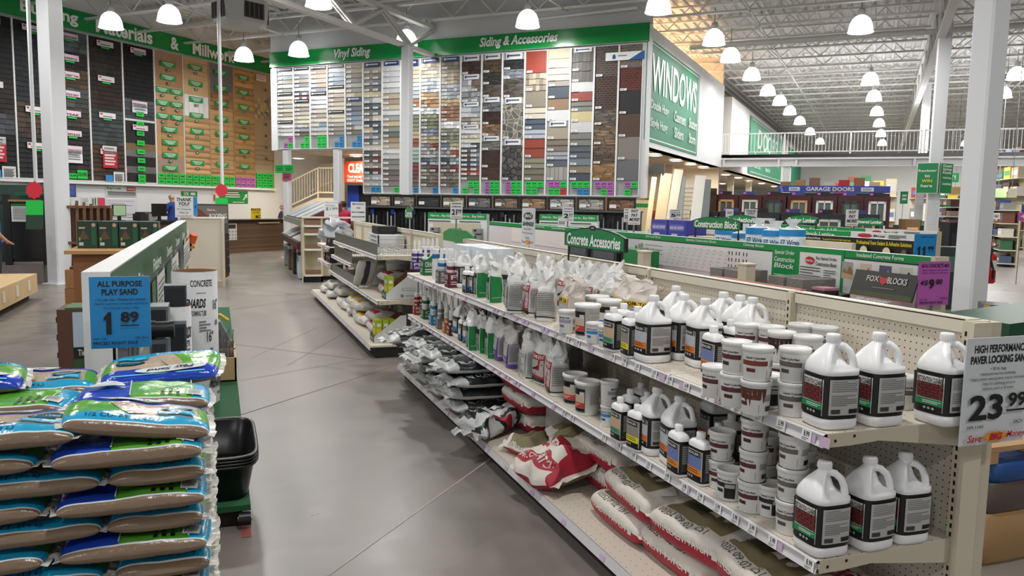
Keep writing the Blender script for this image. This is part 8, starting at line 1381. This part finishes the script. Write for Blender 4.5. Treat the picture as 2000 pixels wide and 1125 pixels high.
for i, c in enumerate(('#8a6448', '#9a7450', '#7a5a4a', '#b8b4ae', '#a8262c', '#8a5a40', '#b8a898')): a = x0+.05+.42*i; m = MB(TB); m.box(a, GBY+.02, 2.442, a+.3, GBY+.24, 2.442+.12+.06*(i % 3), C(c, .7)); tag(m.build('carton'), 'carton on top of the Garage Doors sign, %s from the left' % ORD[i], 'box', 'cartons above the garage door sign')
MAR = C('#43151a', .45); BKD = C('#23262c', .5)
for k, (by, xa, xb, n, zb, zt, base) in enumerate(((24.6, -4.5, .35, 7, 1.15, 2.12, MAR), (21.5, -4.6, .1, 6, .6, 1.62, BKD))):
    for i in range(n):
        a = xa+(xb-xa)*i/n; b = xa+(xb-xa)*(i+1)/n-.04; t = thing('window_display', '%s unit with a framed sample window, %s from left, %s row' % (('dark red', 'dark grey')[k], ORD[i], ('rear', 'front')[k]), 'display', W((a+b)/2, by), 0, 'window display units'); m = MB(TB); m.box(a, by, 0, b, by+.5, zt, base); m.build('cabinet', t)
        fc = C(('#c9a070', '#d8d4cc', '#3a3a3e', '#c9a070', '#dcdcd8', '#2c3a34', '#d8d8d4')[(i+k*2) % 7], .45); m = MB(TB); x_0, x_1, z0, z1 = a+.1, b-.1, zb-.25, zt-.15
        for q in ((x_0, z0, x_0+.06, z1), (x_1-.06, z0, x_1, z1), (x_0, z1-.06, x_1, z1), (x_0, z0, x_1, z0+.06), ((x_0+x_1)/2-.015, z0, (x_0+x_1)/2+.015, z1)): m.box(q[0], by-.05, q[1], q[2], by, q[3], fc)
        m.build('window_frame', t); m = MB(TB); m.box(x_0+.05, by-.02, z0+.05, x_1-.05, by-.012, z1-.05, C('#5a635e', .1)); m.build('glass', t); m = MB(TB); m.box(a+.1, by-.01, zt+.001, a+.45, by+.2, zt+.1, C(('#1c1418', '#3a3f78')[i % 2])); m.box(a+.12, by-.012, zt+.02, a+.2, by-.01, zt+.08, NEONP); m.build('header_box', t)
# white door slabs leaning in the window department corner
for i, (px, py0, py1, pxt, w, c) in enumerate(((1262, 410, 345, 1274, .14, '#d8c8a8'), (1283, 412, 338, 1298, .3, '#d8c8a8'), (1300, 422, 330, 1322, .24, '#e0dcd0'), (1322, 425, 345, 1328, .2, '#8a9296'), (1352, 425, 342, 1365, .28, '#e8e8e8'), (1375, 425, 350, 1378, .2, '#7a8488'))):
    by = 21.2; a = bby(px, py0, by); b = bby(pxt, py1, by); m = MB(TB); m.bar((a.x, by, max(.02, a.z-1.2)), (b.x, by+.25, b.z), w, .05, C(c, .5), up=(0, 1, 0)); tag(m.build('door_slab'), 'leaning %s trim board, %s from the left under the WINDOWS sign' % ({'#8a9296': 'grey', '#7a8488': 'grey', '#e8e8e8': 'white', '#e0dcd0': 'white'}.get(c, 'cream'), ORD[i]), 'board', 'boards leaning under the WINDOWS sign')
m = MB(TB); m.box(-6.0, 19.9, 2.55, -4.95, 20.0, 2.8, C('#6a6660', .6)); 
for i in range(12): m.prism([(0, 0), (.07, 0), (.035, -.07)], (-5.95+.085*i, 19.9, 2.55), (1, 0, 0), (0, 0, 1), .02, C('#6a6660', .6))
tag(m.build('valance'), 'grey scalloped valance hanging under the WINDOWS sign', 'valance')
for i, (x, y, w, h, c) in enumerate(((-5.1, 23.2, .9, 2.5, '#d8d2c2'), (-4.7, 24.4, .5, 2.3, '#3a2418'), (-6.5, 22.6, 1.0, 1.9, '#cfc4a8'), (-5.6, 22.3, .5, 1.6, '#8a2a22'))):
    t = thing('door_display', ('cream slatted closet door', 'dark brown tall door', 'cream panel display with a green heading', 'red rounded panel')[i]+' in the window department', 'display', W(x, y)); m = MB(TB); m.box(x-w/2, y, 0, x+w/2, y+.1, h, C(c, .5)); m.build('panel', t); m = MB(TB)
    if i == 0:
        for k in range(16): m.box(x-w/2+.05, y-.02, .4+.125*k, x+w/2-.05, y-.001, .49+.125*k, C('#e4decc', .5))
        m.build('slats', t)
    else: m.box(x-w/2, y-.02, h-.2, x+w/2, y-.001, h-.1, SGREEN if i == 2 else C(shade(c, .7))); m.build('header_strip', t)
for i in range(10):
    x = -9.5+(i % 5)*.9; y = 27.5+2.6*(i//5); t = thing('stock_rack', 'loaded stock rack deep under the soffit, %s in the %s row' % (ORD[i % 5], ('front', 'rear')[i//5]), 'rack', W(x, y), 0, 'racks under the soffit'); m = MB(TB); m.box(x, y, 0, x+.7, y+.5, 1.5, C('#a08a70', .7)); m.build('rack', t)
    for k in range(3): m = MB(TB); m.box(x+.03+.22*k, y, 1.502, x+.22+.22*k, y+.4, 1.8+.12*((i+k) % 3), C(('#a87848', '#c9b090', '#8a5a38', '#d8d0c0')[(i+k) % 4], .7)); m.build('carton', t)
for i, (x, y) in enumerate(((-6.9, 28.5), (-6.6, 33), (-6.3, 38), (-6.2, 43))): column(W(x, y), .28, 3.2, label='cream post under the soffit, %s from the front' % ORD[i], rz=R(45), m=C('#ddd2bc', .5))
# register signs on the column
c = d2; gd = C('#0f7a42', .4); u1 = Vector((_r.x, _r.y, 0)).normalized(); fw = Vector((-u1.y, u1.x, 0)); zc0, zc1 = (CP+ray(1820, 378)*19.3).z, (CP+ray(1820, 318)*19.3).z
t = thing('column_sign', 'green two sided sign on the column reading Register to Win here', 'sign', (c.x, c.y, zc0))
for k, (a, b) in enumerate(((-u1*.5-fw*.1, -u1*.15-fw*.45), (-u1*.11-fw*.45, u1*.36-fw*.15))):
    O = Vector((c.x, c.y, zc0))+a; F = flat(O, b-a, (0, 0, zc1-zc0)); m = MB(); it = [('r', 0, 0, 1, 1, OFFW), ('r', .03, .02, .97, .98, gd)]
    it += [('t', s, .5-q, v, .5+q, v+.1, cc) for s, v, cc, q in (('Register', .68, OFFW, .42), ('to', .52, OFFW, .12), ('WIN', .36, YT, .24), ('here', .2, OFFW, .26))] if k == 0 else [('t', s, .15, v, .85, v+.09, OFFW) for s, v in (('Guest', .86), ('Services', .75), ('Kiosk', .64), ('Wedding Registry', .46), ('Locations', .28))]
    m.art(F, it, .003); m.art(lambda u, v, h: F(1-u, v, h-.02), [('r', 0, 0, 1, 1, gd)], .001); m.build(('register_panel', 'services_panel')[k], t)
# main aisle beyond: shelving runs with goods, hanging banners
def run(label, p0, p1, h, n, lv, grp, cols, body='#c9c0a8', shelf_c='#d8d4c8'):
    """a run of far shelving from p0 to p1 (world xy); each product is a thing"""
    p0 = Vector((*p0, 0)); p1 = Vector((*p1, 0)); d = (p1-p0).normalized(); nrm = Vector((-d.y, d.x, 0)); ang = math.atan2(d.y, d.x); L_ = (p1-p0).length; X = TR(p0, ang)
    if nrm.dot(CP-p0) < 0: sg = -1
    else: sg = 1
    t = thing('far_shelving', label, 'shelving', p0, ang); m = MB(X); m.box(0, -.02, 0, L_, .02, h, C(body, .6)); m.build('back_panel', t)
    for k in range(lv): z = .12+(h-.3)*k/(lv-1) if lv > 1 else h; m = MB(X); m.box(0, 0 if sg > 0 else -.5, z-.03, L_, .5 if sg > 0 else 0, z, C(shelf_c, .5)); m.build('shelf', t)
    for k in range(lv):
        z = .12+(h-.3)*k/(lv-1) if lv > 1 else h
        for i in range(n):
            a = L_*(i+.08)/n; b = L_*(i+.9)/n; hh = (h-.3)/max(lv-1, 1)*random.uniform(.45, .85); m = MB(X); y0, y1 = (.12, .46) if sg > 0 else (-.46, -.12); m.box(a, y0, z+.002, b, y1, z+hh, C(cols[(i*5+k*3) % len(cols)], .55)); m.box(a+.1*(b-a), y1 if sg > 0 else y0-.003, z+hh*.3, b-.1*(b-a), y1+.003 if sg > 0 else y0, z+hh*.7, C(shade(cols[(i*3+k) % len(cols)], 1.3))); tag(m.build('product_box'), 'far product box, %s along shelf %s of the %s' % (ORD[i], ('one', 'two', 'three', 'four', 'five', 'six')[k], grp), 'box', 'goods on the '+grp)
PAL = ('#7a4a3c', '#c9c4bc', '#4a5a78', '#8a8a86', '#b8a890', '#3a6a4a', '#a8342c', '#5a3a34', '#d8d4c8', '#2f4a8a', '#c8b040')
q0 = CP+ray(1925, 450)*32; q1 = CP+ray(1990, 450)*25; q2 = CP+ray(2010, 450)*24
run('tall beige far shelving run full of goods, right of the thick column', (q0.x, q0.y), (q1.x, q1.y), 2.0, 8, 5, 'tall run right of the thick column', PAL, '#cfc49c')
q0 = CP+ray(1925, 360)*44; q1 = CP+ray(2010, 360)*37
run('high racking with a pale green banner at the right edge', (q0.x, q0.y), (q1.x, q1.y), 4.4, 6, 6, 'high rack at the right edge', PAL, '#b9b090')
q0 = CP+ray(1848, 430)*36; q1 = CP+ray(1882, 430)*30
run('dark shelving between the column signs and the thick column', (q0.x, q0.y), (q1.x, q1.y), 2.1, 4, 6, 'dark shelving beside the column signs', ('#5a3a34', '#6a4a40', '#4a2a28', '#8a7a70'), '#5a4a44')
for i, (px0, py0, px1, py1, d, c, tx, lab) in enumerate(((1843, 338, 1872, 356, 40, '#12804a', 'Y!', 'green hanging banner behind the column signs'), (1878, 338, 1894, 378, 28, '#b3242c', '>', 'red hanging sign with a white arrow left of the thick column'), (1828, 400, 1856, 404, 29, '#12804a', '', 'small green header over the far shelves'), (1758, 374, 1772, 398, 30, '#12804a', '=', 'green two part sign hung on the farther column'), (1935, 368, 1965, 386, 26.5, '#9cb878', '', 'pale green banner on the far racking'), (1968, 368, 1985, 386, 25.5, '#c8c4b0', '', 'pale photo banner on the far racking'), (1988, 415, 2004, 431, 19, '#b050a0', '4', 'purple price sign at the right edge'), (1938, 416, 1952, 428, 24., '#d8d8d4', 'SALE', 'white sale sign on the far shelving'), (1855, 365, 1875, 380, 37, '#a88a5c', '', 'tan hanging panel behind the column signs'), (1760, 430, 1800, 440, 26, '#12703c', '', 'green header over a dark stand left of the column'))):
    a = CP+ray(px0, py0)*d; b = CP+ray(px1, py0)*d; cc = CP+ray(px0, py1)*d; F = flat(cc, b-a, (0, 0, a.z-cc.z)); t = thing('hanging_sign', lab, 'sign', (a+b)/2); m = MB(); m.art(F, [('r', 0, 0, 1, 1, C(c, .5))]+([('p', [(.2, .2), (.2, .8), (.9, .5)], OFFW)] if tx == '>' else [('t', tx, .2, .3, .8, .75, OFFW if c != '#d8d8d4' else TXT)] if tx else []), .01); m.art(lambda u, v, h: F(1-u, v, h-.03), [('r', 0, 0, 1, 1, C(c, .5))], .001); m.build('panel', t); m = MB(); 
    mid = (a+b)/2; m.tube([mid, (mid.x, mid.y, 7.3)] if lab.find('hang') >= 0 or 'banner' in lab else [(mid.x, mid.y, .0), (mid.x, mid.y, cc.z)], .01, GREYM, 5); m.build('support', t)
for i, (px, d, c, w, h) in enumerate(((1748, 20, '#1f2a3c', .9, 1.25), (1775, 24, '#16321f', .8, 1.3), (1850, 14, '#2b3836', .5, 1.1), (1700, 23, '#8a2420', 1.2, 1.25), (1620, 23, '#3a4a44', .9, 1.2), (1858, 17, '#14161a', .3, 1.5), (1775, 22, '#8a6a4c', .4, 1.5))):
    q = CP+ray(px, 450)*d; t = thing('floor_display', ('navy', 'dark green', 'slate green', 'red', 'grey green', 'black narrow', 'wooden')[i]+' floor display, far right background, '+('left of the white column', 'behind the white column', 'beside the pale blue price card', 'below the Garage Doors sign', 'behind the Outdoor Lumber sign', 'right of the white column', 'just beside the white column')[i], 'display', (q.x, q.y, 0)); m = MB(TR((q.x, q.y, 0), R(-20))); m.box(-w/2, -.2, 0, w/2, .2, h, C(c, .5)); m.build('body', t); m = MB(TR((q.x, q.y, 0), R(-20))); m.box(-w/2+.05, -.21, h*.6, w/2-.05, -.2, h*.85, C(shade(c, 1.8))); m.build('front_panel', t)
# far end of the hall: more runs seen under the balcony
for i, (bx, by) in enumerate(((-2, 42), (1.5, 47), (6, 50), (10, 46))):
    run('distant shelving run under the lamps, %s from the left' % ORD[i], tuple(W(bx, by)[:2]), tuple(W(bx+2.8, by)[:2]), 2.6, 5, 3, 'distant run %s from the left' % ORD[i], PAL)
